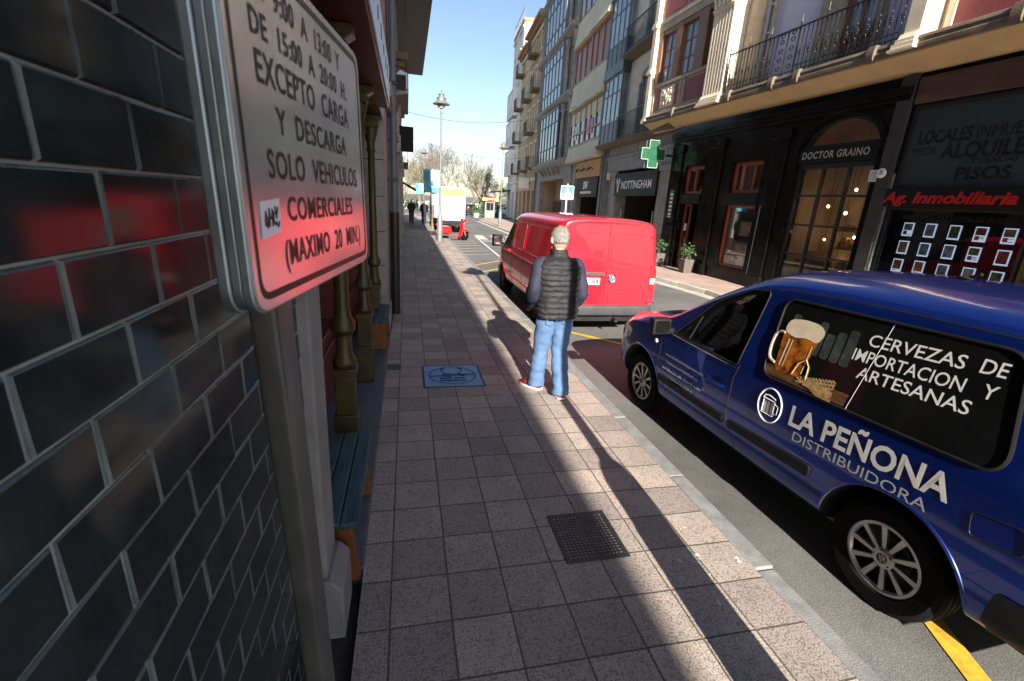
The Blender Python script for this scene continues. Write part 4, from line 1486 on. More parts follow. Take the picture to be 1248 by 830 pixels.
for s0, s1, dd in ((9.86, 13.0, .35), (13.12, 16.5, .28)):
    for z0, z1 in ((4.62, 5.5), (7.75, 9.2), (11.3, 12.75), (14.8, 16.4)):
        mb = MB()
        n_ = 8
        pr_ = [(0, z0+.05)]+[(dd+.20*(i/n_)**2.2+.02, z1-(1-i/n_)*(z1-z0)) for i in range(n_+1)]
        pr_ = [(dd+.20*(1-i/n_)**2.2, z0+(z1-z0)*i/n_) for i in range(n_+1)]
        pr_ = [(0, z0)]+pr_+[(0, z1)]
        mb.prism(pr_, s0, s1, 'x')
        mb.build('parapet', m_creamband, B2, bevel=.01)
    for k, (z0, z1) in enumerate(((5.5, 7.75), (9.2, 11.3), (12.75, 14.8))):
        fr = MB()
        frame_rect(fr, s0+.02, s1-.02, z0+.002, z1-.002, dd-.14, dd-.02, .16, 0, ((s0*2+s1)/3, (s0+2*s1)/3), (z0+.75,) if k == 0 else ())
        f_ = fr.build('bay_window', m_brownframe, B2, bevel=.008)
        mb = MB(); mb.box(s0+.1, s1-.1, dd-.1, dd-.08, z0+.1, z1-.1)
        if k == 0:
            mb.build('pane', m_pane, f_)
            mb = MB(); mb.box(s0+.18, s1-.18, dd-.075, dd-.06, z1-.85, z1-.18); mb.build('blind', m_creamband, f_)
        else:
            mb.build('shutter', m_redframe if k == 1 else m_panelight, f_)
    mb = MB(); mb.box(s1-1.6, s1-.6, dd-.07, dd-.05, 5.95, 6.75); mb.build('notice', m_whitep if s0 > 11 else m_pink, B2)
    mb = MB(); mb.box(s1-1.5, s1-.7, dd-.049, dd-.046, 6.2, 6.3); mb.box(s1-1.4, s1-.8, dd-.049, dd-.046, 6.42, 6.52); mb.build('notice_mark', m_photo, B2)
mb = MB(); mb.box(9.9, 16.5, -.28, .05, 16.4, 17.3); mb.build('parapet_top', m_creamband, B2)
t = on_facade('shop_sign', 'charcoal fascia with a large white SW under the ochre board', 'sign', BANG, 12.25, .0, 2.5)
mb = MB(); mb.box(-2.1, 2.1, -.2, .08, 0, 1.1); mb.build('sign_board', m_charcoal, t, bevel=.01)
mb = MB(); mb.text('SW', lambda x, y: (.55-x, .09, .48+y), cap=.42, width=.95, bold=.02); mb.build('lettering', m_whitep, t, smooth=0)
mb = MB()
x = -1.1
rnd = random.Random(9)
while x < 1.1:
    w_ = rnd.uniform(.06, .13); mb.box(x, x+w_, .085, .09, .2, .33); x += w_+.035
mb.build('small_print', m_whitep, t)

# ---------------------------------------------------------------- building B3 (grey galleries)
B3 = facade('grey_gallery_house', 'tall grey house with dark glazed galleries between stone columns', 'house', BANG)
mb = MB()
openings(mb, 16.6, 28, 0, 19.5, -.4, 0, [(18.2, 26.4, .02, 3.8), (17.3, 18.8, 5.3, 8.3), (17.3, 18.8, 9.5, 12.2), (17.3, 18.8, 13.4, 16.2), (26.6, 27.6, 5.3, 8.3), (26.6, 27.6, 9.5, 12.2), (26.6, 27.6, 13.4, 16.2)])
mb.box(16.6, 28, -8, -.6, 4.2, 19.5)
mb.build('wall', m_stone_grey, B3)
mb = MB()
mb.box(18.2, 26.4, -1.5, -1.45, 0, 3.8); mb.box(18.2, 18.25, -1.45, -.41, 0, 3.8); mb.box(26.35, 26.4, -1.45, -.41, 0, 3.8)
mb.build('ochre_wall', m_tan, B3)
mb = MB(); mb.box(19, 22, -1.3, -1.2, .0, 2.8); mb.box(23, 26, -1.3, -1.2, 0, 2.2); mb.build('shop_glazing', m_pane, B3)
mb = MB()
for z0 in (5.3, 9.5, 13.4):
    mb.box(17.3, 18.8, -.2, -.18, z0, z0+3); mb.box(26.6, 27.6, -.2, -.18, z0, z0+3)
mb.build('window', m_panelight, B3)
mb = MB()
mb.prism([(0, 4.6), (.4, 4.75), (.55, 4.9), (.55, 5.05), (0, 5.05)], 16.7, 28, 'x')
for s in (19.8, 21.2, 22.6, 24, 25.4):
    mb.prism([(0, 4.1), (.1, 4.15), (.4, 4.55), (.4, 4.7), (0, 4.7)], s-.12, s+.12, 'x')
for z0 in (8.75, 12.7, 16.7):
    mb.prism([(0, z0), (.5, z0+.15), (.62, z0+.25), (.62, z0+.4), (0, z0+.4)], 16.7, 28, 'x')
for s in (17.0, 19.1, 26.3, 27.8):
    for z0, z1 in ((5.06, 8.74), (9.16, 12.69), (13.11, 16.69)):
        mb.lathe([(.2, z0), (.2, z0+.2), (.15, z0+.25), (.135, z1-.5), (.2, z1-.4), (.22, z1)], (s, .18, 0), 12)
mb.build('stone_trim', m_stone_grey, B3, bevel=.012)
for z0, z1 in ((5.06, 8.74), (9.16, 12.69), (13.11, 16.69)):
    fr = MB()
    frame_rect(fr, 19.4, 26.0, z0, z1, .36, .46, .14, 0, (20.5, 21.6, 22.7, 23.8, 24.9), (z0+1.0, z0+2.7))
    fr.box(19.4, 19.5, 0.002, .36, z0, z1)
    fr.box(25.9, 26, 0.002, .36, z0, z1)
    f_ = fr.build('gallery', m_bluegrey if z0 > 9 else m_galleryframe, B3, bevel=.01)
    mb = MB(); mb.box(19.5, 25.9, .40, .41, z0+.1, z1-.1); mb.box(19.385, 19.395, .01, .35, z0+1, z1-.2); mb.build('pane', m_panelight if z0 > 9 else m_pane, f_)
mb = MB(); mb.box(16.6, 28, -.3, .5, 19.2, 19.6); mb.build('cornice', m_ledge, B3, bevel=.02)
mb = MB(); mb.tube([(28.1, .12, 0), (28.1, .12, 19)], .07, 8); mb.build('drain_pipe', m_pipe, B3)

# ---------------------------------------------------------------- farther houses
def far_house(name, label, s0, s1, h, wm, trim, rows, nb, bal, eave=.5):
    t = facade(name, label, 'house', BANG)
    mb = MB(); 
    ops = []
    wz = []
    for r_ in range(rows):
        z0 = 5.2+r_*3.3
        for k in range(nb):
            sc_ = s0+(k+.5)*(s1-s0)/nb
            ops.append((sc_-.5, sc_+.5, z0, z0+2.1))
            wz.append((sc_, z0))
    for k in range(nb):
        sc_ = s0+(k+.5)*(s1-s0)/nb
        ops.append((sc_-.8, sc_+.8, .02, 3.1))
    openings(mb, s0, s1, 0, h, -.35, 0, ops)
    mb.box(s0, s1, -8, -.36, 0, h)
    mb.build('wall', wm, t)
    mb = MB()
    for sc_, z0 in wz:
        mb.box(sc_-.62, sc_-.501, .001, .05, z0-.1, z0+2.2); mb.box(sc_+.501, sc_+.62, .001, .05, z0-.1, z0+2.2)
        mb.box(sc_-.7, sc_+.7, .001, .1, z0+2.2, z0+2.4); mb.box(sc_-.7, sc_+.7, .001, .14, z0-.25, z0-.1)
    for z in (4.0, h-.6):
        mb.box(s0, s1, .001, .16, z, z+.25)
    mb.build('window_trim', trim, t, bevel=.01)
    for sc_, z0 in wz:
        fr = MB(); frame_rect(fr, sc_-.5, sc_+.5, z0, z0+2.1, -.2, -.1, .07, 0, (sc_,), (z0+1.4,)); f_ = fr.build('window', m_whitep, t)
        mb = MB(); mb.box(sc_-.45, sc_+.45, -.16, -.15, z0+.05, z0+2.05); mb.build('pane', m_pane, f_)
    mb = MB()
    for k in range(nb):
        sc_ = s0+(k+.5)*(s1-s0)/nb
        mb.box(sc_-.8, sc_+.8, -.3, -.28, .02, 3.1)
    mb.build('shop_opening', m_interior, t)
    if bal:
        for i, (sc_, z0) in enumerate(wz):
            if (i+bal) % 2:
                mb = MB(); mb.box(sc_-.9, sc_+.9, .0, .8, z0-.28, z0-.1); sl = mb.build('balcony', m_ledge, t, bevel=.015)
                mb = MB()
                for q in range(15):
                    mb.box(sc_-.88+q*.125, sc_-.865+q*.125, .765, .78, z0-.1, z0+.85)
                for q in range(6):
                    for e in (-.88, .87):
                        mb.box(sc_+e, sc_+e+.015, .05+q*.13, .065+q*.13, z0-.1, z0+.85)
                mb.box(sc_-.9, sc_+.9, .755, .79, z0+.85, z0+.89)
                mb.build('railing', m_iron, sl)
    mb = MB(); mb.box(s0-.1, s1+.1, -8, eave, h, h+.3); mb.box(s0, s1, -.2, eave*.6, h-.25, h-.001); mb.build('roof', m_brick, t, bevel=.02)
    return t
bt = far_house('ochre_house', 'narrow ochre rendered house with a brick eave next to the grey galleries', 28.2, 35.5, 17.2, m_tan, m_cream, 4, 3, 1, .7)
far_house('cream_house', 'cream house with iron balconies before the white block', 35.6, 40.6, 16.8, m_creamr, m_cream, 4, 2, 2, .6)
wb = far_house('white_block', 'tall white corner block with a roof terrace railing at the end of the street', 40.7, 48, 20.6, m_whitewall, m_whitewall, 5, 2, 0, .1)
mb = MB()
for q in range(40):
    mb.box(40.8+q*.18, 40.815+q*.18, .03, .045, 20.9, 21.9)
mb.box(40.7, 48, .02, .05, 21.9, 21.95); mb.build('terrace_railing', m_bluegrey, wb)
for z0 in (5.0, 8.3, 11.6):
    fr = MB(); frame_rect(fr, 42.5, 47.6, z0, z0+2.9, .5, .6, .12, 0, (43.7, 45, 46.3), (z0+1.1,)); fr.box(42.5, 47.6, 0, .5, z0, z0+.12); fr.box(42.5, 42.6, 0, .5, z0+.12, z0+2.9)
    f_ = fr.build('oriel', m_whitep, wb)
    mb = MB(); mb.box(42.6, 47.5, .53, .55, z0+1.1, z0+2.8); mb.build('pane', m_pane, f_)
    mb = MB(); mb.box(42.6, 47.5, .54, .56, z0+.1, z0+1.05); mb.build('apron', m_lav, f_)
t = on_facade('box_sign', 'white square box sign projecting from the ochre house', 'sign', BANG, 31.5, .0, 3.3)
mb = MB(); mb.box(-.08, .08, .1, 1.1, 0, 1.0); mb.build('sign_box', m_whitep, t, bevel=.02)
mb = MB(); mb.box(-.03, .03, 0, .1, .4, .6); mb.build('bracket', m_iron, t)
t = on_facade('shop_awning', 'dark flat awning at the foot of the white corner block', 'awning', BANG, 46.5, .0, 3.1)
mb = MB(); mb.prism([(0, .3), (2.2, 0), (2.2, -.15), (0, .1)], -1.5, 1.5, 'x'); mb.build('canopy', m_charcoal, t)
# ================================================================== VEHICLES
def loft(stations, lvl=2):
    """stations: (y, half profile [(x,z)...] bottom centre -> top centre); returns a smooth closed mesh"""
    v, f = [], []
    k = len(stations[0][1])
    n = 2*k-2
    for y, pr_ in stations:
        ring_ = [(x, y, z) for x, z in pr_]+[(-x, y, z) for x, z in reversed(pr_[1:-1])]
        v += ring_
    m_ = len(stations)
    for i in range(m_-1):
        for j in range(n):
            f.append((i*n+j, (i+1)*n+j, (i+1)*n+(j+1) % n, i*n+(j+1) % n))
    # caps as strips so that they subdivide cleanly
    for base, rev in ((0, False), ((m_-1)*n, True)):
        for j in range(k-1):
            a, b, c, d = j, j+1, (n-j-1) % n, (n-j) % n
            q = [base+a, base+b, base+c, base+d]
            q = list(dict.fromkeys(q))
            f.append(tuple(q[::-1] if rev else q))
    me = bpy.data.meshes.new('loft')
    me.from_pydata(v, [], f)
    bm = bmesh.new(); bm.from_mesh(me)
    bmesh.ops.recalc_face_normals(bm, faces=bm.faces)
    bm.to_mesh(me); bm.free()
    ob = bpy.data.objects.new('loft', me); COL.objects.link(ob)
    s = ob.modifiers.new('s', 'SUBSURF'); s.levels = lvl; s.render_levels = lvl
    dg = bpy.context.evaluated_depsgraph_get()
    m2 = bpy.data.meshes.new_from_object(ob.evaluated_get(dg))
    bpy.data.objects.remove(ob)
    return m2

class Skin:
    """puts flat outlines and lettering on the surface of a body mesh"""
    def __init__(s, me):
        bm = bmesh.new(); bm.from_mesh(me)
        s.t = BVHTree.FromBMesh(bm)
        bm.free()
    def side(s, y, z, sg=-1, eps=.003):
        h = s.t.ray_cast(Vector((sg*3, y, z)), Vector((-sg, 0, 0)))
        x = h[0].x if h[0] else sg*.8
        return Vector((x+sg*eps, y, z))
    def end(s, x, z, sg=-1, eps=.003):
        h = s.t.ray_cast(Vector((x, sg*9, z)), Vector((0, -sg, 0)))
        y = h[0].y if h[0] else 0
        return Vector((x, y+sg*eps, z))
    def top(s, x, y, eps=.003):
        h = s.t.ray_cast(Vector((x, y, 5)), Vector((0, 0, -1)))
        z = h[0].z if h[0] else 1
        return Vector((x, y, z+eps))

def patch(mb, poly, fn, m=0, rings=7):
    c = (sum(p[0] for p in poly)/len(poly), sum(p[1] for p in poly)/len(poly))
    n = len(poly)
    v = []
    for k in range(rings):
        t = 1-k/rings
        v += [fn(c[0]+(p[0]-c[0])*t, c[1]+(p[1]-c[1])*t) for p in poly]
    v.append(fn(*c))
    f = [(k*n+i, k*n+(i+1) % n, (k+1)*n+(i+1) % n, (k+1)*n+i) for k in range(rings-1) for i in range(n)]
    f += [((rings-1)*n+i, (rings-1)*n+(i+1) % n, rings*n) for i in range(n)]
    mb.add(v, f, m)

def dense(poly, step=.06, close=True):
    out = []
    n = len(poly)
    for i in range(n if close else n-1):
        a, b = Vector(poly[i]), Vector(poly[(i+1) % n])
        k = max(1, int((b-a).length/step))
        out += [tuple(a.lerp(b, j/k)) for j in range(k)]
    if not close:
        out.append(tuple(poly[-1]))
    return out

def seam(mb, pts, fn, r=.004, m=0, close=False):
    p = dense(pts, .05, close)
    if close:
        p.append(p[0])
    mb.tube([fn(a, b) for a, b in p], r, 5, m)

def cut(body_me, cutters, mats):
    """boolean difference of the body with cutter MBs (second material on the cut faces)"""
    ob = bpy.data.objects.new('b', body_me); COL.objects.link(ob)
    if not body_me.materials:
        for m_ in mats:
            body_me.materials.append(m_)
    tmp = []
    for c in cutters:
        co = c.build('c', [mats[0], mats[1]], smooth=0)
        co.data.polygons.foreach_set('material_index', [1]*len(co.data.polygons))
        md = ob.modifiers.new('x', 'BOOLEAN'); md.operation = 'DIFFERENCE'; md.solver = 'EXACT'; md.object = co
        tmp.append(co)
    dg = bpy.context.evaluated_depsgraph_get()
    m2 = bpy.data.meshes.new_from_object(ob.evaluated_get(dg))
    for o in tmp+[ob]:
        bpy.data.objects.remove(o)
    m2.polygons.foreach_set('use_smooth', [True]*len(m2.polygons))
    m2.set_sharp_from_angle(angle=R(38))
    return m2

def mesh_obj(name, me, parent):
    ob = bpy.data.objects.new(name, me); COL.objects.link(ob); ob.parent = parent
    return ob

def wheel(parent, c, r, wd, rim, sg, spokes=10, name='wheel', steel=False):
    """wheel as part; tyre and rim below it"""
    mb = MB()
    h = wd/2
    mb.lathe([(rim-.02, -h*.6), (rim, -h*.8), (rim+.012, -h), (r-.035, -h*1.03), (r-.008, -h*.85), (r, -h*.6), (r, h*.6), (r-.008, h*.85), (r-.035, h*1.03), (rim+.012, h), (rim, h*.8), (rim-.02, h*.6)], (0, 0, 0), 40, 'x', 0, False)
    for g in (-.35, 0, .35):
        mb.lathe([(r+.001, g*h*1.2-.004), (r+.001, g*h*1.2+.004)], (0, 0, 0), 40, 'x', 1, False)
    w_ = mb.build(name, [m_rubber, m_black], parent, loc=c)
    mb = MB()
    x1 = sg*h*.72
    mb.lathe([(rim*.98, -h*.7), (rim*.98, h*.7)], (0, 0, 0), 36, 'x', 1, False)
    mb.lathe([(rim*.97, -sg*h*.1), (rim*.97, -sg*h*.05)], (0, 0, 0), 36, 'x', 1)
    mb.lathe([(.12, sg*h*.1), (.12, sg*h*.25)], (0, 0, 0), 24, 'x', 1)
    mb.build('brake_drum', [m_hubdark, m_hubdark], w_)
    mb = MB()
    q_ = []
    mb.lathe([(rim+.004, x1*.98), (rim+.006, x1*1.22), (rim-.012, x1*1.25), (rim-.022, x1*1.0)] if sg > 0 else [(rim-.022, x1*1.0), (rim-.012, x1*1.25), (rim+.006, x1*1.22), (rim+.004, x1*.98)], (0, 0, 0), 40, 'x', 0, False)
    mb.lathe([(.062, x1*.7), (.062, x1*1.08), (.045, x1*1.2), (.02, x1*1.22)] if sg > 0 else [(.062, x1*.7), (.062, x1*1.08), (.045, x1*1.2), (.02, x1*1.22)], (0, 0, 0), 20, 'x')
    for k in range(spokes):
        q = 2*PI*k/spokes+.1
        ca, sa = math.cos(q), math.sin(q)
        def P(rad, tan, x):
            return (x, rad*ca-tan*sa, rad*sa+tan*ca)
        w0, w1 = .010, .017
        r0_, r1_ = .05, rim-.008
        v = [P(r0_, -w0, x1*1.08), P(r0_, w0, x1*1.08), P(r1_, w1, x1*1.16), P(r1_, -w1, x1*1.16),
             P(r0_, -w0, x1*.75), P(r0_, w0, x1*.75), P(r1_, w1, x1*.85), P(r1_, -w1, x1*.85)]
        mb.add(v, [(0, 1, 2, 3), (4, 7, 6, 5), (0, 4, 5, 1), (1, 5, 6, 2), (2, 6, 7, 3), (3, 7, 4, 0)])
    for k in range(5):
        q = 2*PI*k/5
        mb.lathe([(.011, x1*1.0), (.011, x1*1.2)], (0, .042*math.cos(q), .042*math.sin(q)), 8, 'x', 1)
    mb.build('rim', [m_alloy if not steel else m_greyplastic, m_black], w_, bevel=.003)
    if not steel:
        mb = MB(); vw_badge(mb, lambda a, b: Vector((x1*1.235, a, b)), (0, 0), .026); mb.build('hub_badge', m_hubdark, w_)
    return w_

def vw_badge(mb, fn, c, r):
    """ring with the V over W strokes"""
    pts = [(c[0]+r*math.cos(2*PI*i/28), c[1]+r*math.sin(2*PI*i/28)) for i in range(29)]
    mb.tube([fn(*p) for p in pts], r*.11, 6)
    for ln in ([(-.42, .80), (0, -.05+.08), (.42, .80)], [(-.80, .42), (-.36, -.78), (0, .02-.12), (.36, -.78), (.80, .42)]):
        mb.tube([fn(c[0]+r*a, c[1]+r*b) for a, b in ln], r*.10, 6)

# ---------------------------------------------------------------- blue van
BV = thing('delivery_van', 'blue delivery van with white LA PEÑONA lettering and a beer print on its window', 'van', (3.42, 1.60, -.12), R(2.0))
def bprof(zb, w_, zbelt, gut, r1, r2, zt, wb=None):
    wb = wb or w_*.985
    return [(0, zb), (w_*.80, zb), (w_*.955, zb+.07), (w_*.985, zb+.20), (w_, .62 if zbelt > .8 else (zb+zbelt)/2), (w_*.995, zbelt-.14), (wb, zbelt), (wb+(gut[0]-wb)*.12, zbelt+(gut[1]-zbelt)*.10), (wb+(gut[0]-wb)*.9, zbelt+(gut[1]-zbelt)*.90), gut, r1, r2, (0, zt)]
st = [
    (-.845, bprof(.36, .76, 1.02, (.62, 1.60), (.5, 1.66), (.28, 1.685), 1.69)),
    (-.83, bprof(.33, .83, 1.03, (.70, 1.66), (.57, 1.73), (.31, 1.755), 1.76)),
    (-.74, bprof(.30, .875, 1.05, (.735, 1.69), (.61, 1.765), (.34, 1.795), 1.80)),
    (-.40, bprof(.27, .89, 1.06, (.755, 1.70), (.63, 1.78), (.35, 1.812), 1.82)),
    (.2, bprof(.25, .892, 1.06, (.76, 1.70), (.635, 1.785), (.35, 1.818), 1.826)),
    (.85, bprof(.24, .892, 1.06, (.76, 1.69), (.635, 1.775), (.35, 1.81), 1.818)),
    (1.28, bprof(.24, .892, 1.06, (.75, 1.655), (.63, 1.735), (.35, 1.772), 1.78)),
    (1.48, bprof(.24, .892, 1.06, (.748, 1.60), (.65, 1.675), (.38, 1.71), 1.72)),
    (1.92, bprof(.24, .892, 1.055, (.775, 1.39), (.715, 1.45), (.42, 1.49), 1.505)),
    (2.28, bprof(.24, .89, 1.03, (.815, 1.165), (.77, 1.20), (.46, 1.24), 1.255)),
    (2.42, bprof(.24, .888, 1.00, (.82, 1.10), (.775, 1.125), (.46, 1.155), 1.165)),
    (2.8, bprof(.24, .885, .98, (.81, 1.035), (.75, 1.065), (.44, 1.10), 1.11)),
    (3.14, bprof(.24, .862, .90, (.79, .96), (.72, .995), (.42, 1.03), 1.04)),
    (3.36, bprof(.24, .80, .76, (.72, .83), (.64, .865), (.38, .895), .905)),
    (3.46, bprof(.25, .68, .58, (.60, .64), (.5, .67), (.32, .69), .70)),
    (3.50, bprof(.30, .58, .54, (.50, .59), (.42, .61), (.28, .63), .64)),
]
bme = loft(st, 2)
bs = Skin(bme)
fwin = roundpoly([(1.34, 1.0), (2.20, 1.015), (1.82, 1.41), (1.47, 1.575), (1.285, 1.595)], [.05, .02, .08, .05, .04], 4)
cav = MB(); cav.prism([(.3, .45), (2.21, .45), (2.26, 1.07), (1.94, 1.34), (1.50, 1.56), (1.28, 1.60), (.3, 1.64)], -.70, .70, 'x')
side = MB(); side.prism(fwin, -1.2, 1.2, 'x')
ws = MB(); ws.prism([(2.22, 1.17), (2.32, 1.36), (1.52, 1.86), (1.42, 1.61), (1.50, 1.59), (1.94, 1.36)], -.62, .62, 'x')
arch = []
for yy in (0, 2.68):
    for sg in (-1, 1):
        a_ = MB(); a_.lathe([(.40, min(sg*.52, sg*1.2)), (.40, max(sg*.52, sg*1.2))], (0, yy+.05, .32), 44, 'x'); arch.append(a_)
bm2 = cut(bme, [cav, side, ws]+arch, [m_blue, m_cabin])
body = mesh_obj('body', bm2, BV)
S = lambda eps, sg=-1: (lambda y, z: bs.side(y, z, sg, eps))
for sg in (-1, 1):
    mb = MB(); patch(mb, fwin, S(-.012, sg)); g = mb.build('door_window', m_carglass, BV)
    mb = MB(); seam(mb, fwin, S(-.002, sg), .009, 0, True); mb.build('window_rubber', m_plastic, g)
    mb = MB(); mb.tube([bs.side(1.97, 1.035, sg, .0), bs.side(1.92, 1.25, sg, .0)], .009, 6); mb.build('quarter_bar', m_plastic, g)
    mb = MB(); mb.tube([bs.side(y_, z_, sg, .004) for y_, z_ in dense([(1.33, .988), (1.7, .99), (2.22, 1.003)], .06, False)], .007, 6); mb.build('belt_trim', m_chrome if sg < 0 else m_plastic, g)
rwin = roundpoly([(1.09, 1.03), (-.32, 1.075), (-.20, 1.615), (1.117, 1.585)], [.10, .13, .09, .09], 6)
rwin_d = dense(rwin, .07)
for sg in (-1, 1):
    mb = MB(); patch(mb, rwin_d, S(.005, sg), rings=9); g = mb.build('side_window', m_dglass, BV)
    mb = MB(); seam(mb, rwin, S(.003, sg), .010, 0, True); mb.build('window_rubber', m_plastic, g)
    mb = MB(); seam(mb, [(.44, 1.055), (.375, 1.60)] if sg > 0 else [(.44, 1.055), (.375, 1.60)], S(.006, sg), .0012); mb.build('print_joint', m_decalgrey, g)
    if sg > 0:
        continue
    # the beer print on the front half of the near window
    F = lambda e: S(.005+e)
    mb = MB(); patch(mb, dense([(1.085, 1.05), (.46, 1.065), (.45, 1.14), (1.10, 1.12)], .05), F(.001), rings=3); mb.build('table_print', m_tableprint, g)
    mb = MB()
    for k in range(7):
        y_ = .53+.07*k
        patch(mb, roundpoly([(y_, 1.28), (y_+.06, 1.28), (y_+.06, 1.5-.03*(k % 3)), (y_, 1.5-.03*(k % 3))], .02), F(.0008), rings=2)
    mb.build('backdrop_print', M('print_backdrop', (.045, .055, .055), .25, var=.6, scale=8), g)
    mb = MB(); patch(mb, dense(roundpoly([(1.01, 1.095), (.80, 1.115), (.755, 1.44), (1.045, 1.42)], .04, 4), .05), F(.002), rings=5); mb.build('beer_print', m_beer, g)
    mb = MB(); patch(mb, dense(roundpoly([(1.043, 1.37), (.94, 1.345), (.86, 1.37), (.765, 1.35), (.735, 1.435), (.79, 1.475), (.91, 1.48), (1.03, 1.455)], .04, 4), .04), F(.003), rings=4); mb.build('foam_print', m_foam, g)
    mb = MB(); seam(mb, catmull([(1.03, 1.36), (1.075, 1.355), (1.098, 1.32), (1.10, 1.25), (1.088, 1.19), (1.065, 1.16), (1.02, 1.145)], 5), F(.003), .009); mb.build('handle_print', M('print_glass', (.42, .36, .28), .3, var=.3), g)
    mb = MB()
    for y_, w_ in ((.985, .010), (.955, .006), (.80, .008)):
        patch(mb, [(y_, 1.14), (y_-w_, 1.14), (y_-w_-.004, 1.33), (y_-.003, 1.33)], F(.0035), rings=2)
    mb.build('shine_print', m_foam, g)
    mb = MB(); rnd = random.Random(4)
    for ear in range(6):
        y0_, z0_ = .80-.02*ear, 1.10+.012*(ear % 3)
        dy, dz = -.26+.02*ear, .045-.035*ear+.05*(ear % 2)
        for k in range(11):
            t_ = k/11
            for s2 in (1, -1):
                cy_, cz_ = y0_+dy*t_, z0_+dz*t_+.01*s2
                cz_ = max(1.062, cz_)
                pl_ = [(cy_+.014*math.cos(a)*1.2, cz_+.007*math.sin(a)+.006*math.cos(a)*s2) for a in [i*PI/3 for i in range(6)]]
                patch(mb, pl_, F(.004+.0003*ear), rings=1)
    seam(mb, [(.86, 1.12), (.84, 1.20), (.795, 1.24), (.76, 1.20), (.75, 1.12)], F(.004), .004)
    mb.build('wheat_print', m_wheat, g)
    mb = MB()
    def ln(txt, y0, z0, width, cap, mb=mb, e=.006, bold=.0005, slope=.0):
        mb.text(txt, lambda x, y: bs.side(y0-x, z0+y+slope*x, -1, e), cap=cap, width=width, bold=bold)
    ln('CERVEZAS', .47, 1.442, .47, .071, slope=.06)
    ln('DE', -.06, 1.478, .10, .071, slope=.06)
    ln('IMPORTACION', .526, 1.342, .56, .071, slope=.045)
    ln('Y', -.105, 1.372, .055, .071, slope=.045)
    ln('ARTESANAS', .46, 1.25, .555, .071, slope=.045)
    mb.build('lettering', m_decal, g, smooth=0)
# lettering on the body
mb = MB()
ln('LA PEÑONA', .776, .79, .945, .142, mb, .003, .0036, .06)
mb.build('lettering', m_decal, BV, smooth=0)
mb = MB()
ln('DISTRIBUIDORA', .72, .70, .82, .068, mb, .003, 0, .05)
mb.build('lettering', m_decalgrey, BV, smooth=0)
mb = MB()
for txt, y0, z0, w_ in (('www.distribuidoralapenona.com', 2.27, .775, .58), ('facebook.com/distribuidora', 2.23, .705, .48)):
    ln(txt, y0, z0, w_, .030, mb, .003, 0)
rnd = random.Random(12)
for y0, z0, w_ in ((2.29, .635, .60), (2.12, .575, .31)):        # two lines too small to read
    x = 0
    while x < w_:
        l_ = rnd.uniform(.012, .03)
        h_ = rnd.choice((.016, .016, .024))
        patch(mb, [(y0-x, z0), (y0-x-l_, z0), (y0-x-l_, z0+h_), (y0-x, z0+h_)], lambda a, b: bs.side(a, b, -1, .003), rings=1)
        x += l_+rnd.choice((.004, .004, .004, .016))
mb.build('small_print', m_decalgrey, BV, smooth=0)
mb = MB()
B_ = lambda y, z: bs.side(y, z, -1, .003)
cy_, cz_ = .956, .842
seam(mb, [(cy_+.102*math.cos(2*PI*i/40), cz_+.124*math.sin(2*PI*i/40)) for i in range(40)], B_, .0055, 0, True)
for k in range(3):
    patch(mb, roundpoly([(cy_+.052-k*.032, cz_-.06), (cy_+.028-k*.032, cz_-.06), (cy_+.028-k*.032, cz_+.03), (cy_+.052-k*.032, cz_+.03)], .006), B_, rings=2)
seam(mb, [(cy_+.058, cz_+.04), (cy_+.058, cz_-.068), (cy_-.042, cz_-.068), (cy_-.042, cz_+.04)], B_, .004)
seam(mb, [(cy_-.042, cz_+.025), (cy_-.075, cz_+.02), (cy_-.075, cz_-.04), (cy_-.042, cz_-.045)], B_, .0045)
seam(mb, [(cy_+.064, cz_+.04), (cy_+.055, cz_+.062), (cy_+.02, cz_+.07), (cy_-.01, cz_+.066), (cy_-.04, cz_+.06), (cy_-.048, cz_+.04), (cy_+.064, cz_+.04)], B_, .0045)
mb.build('mug_emblem', m_decal, BV)
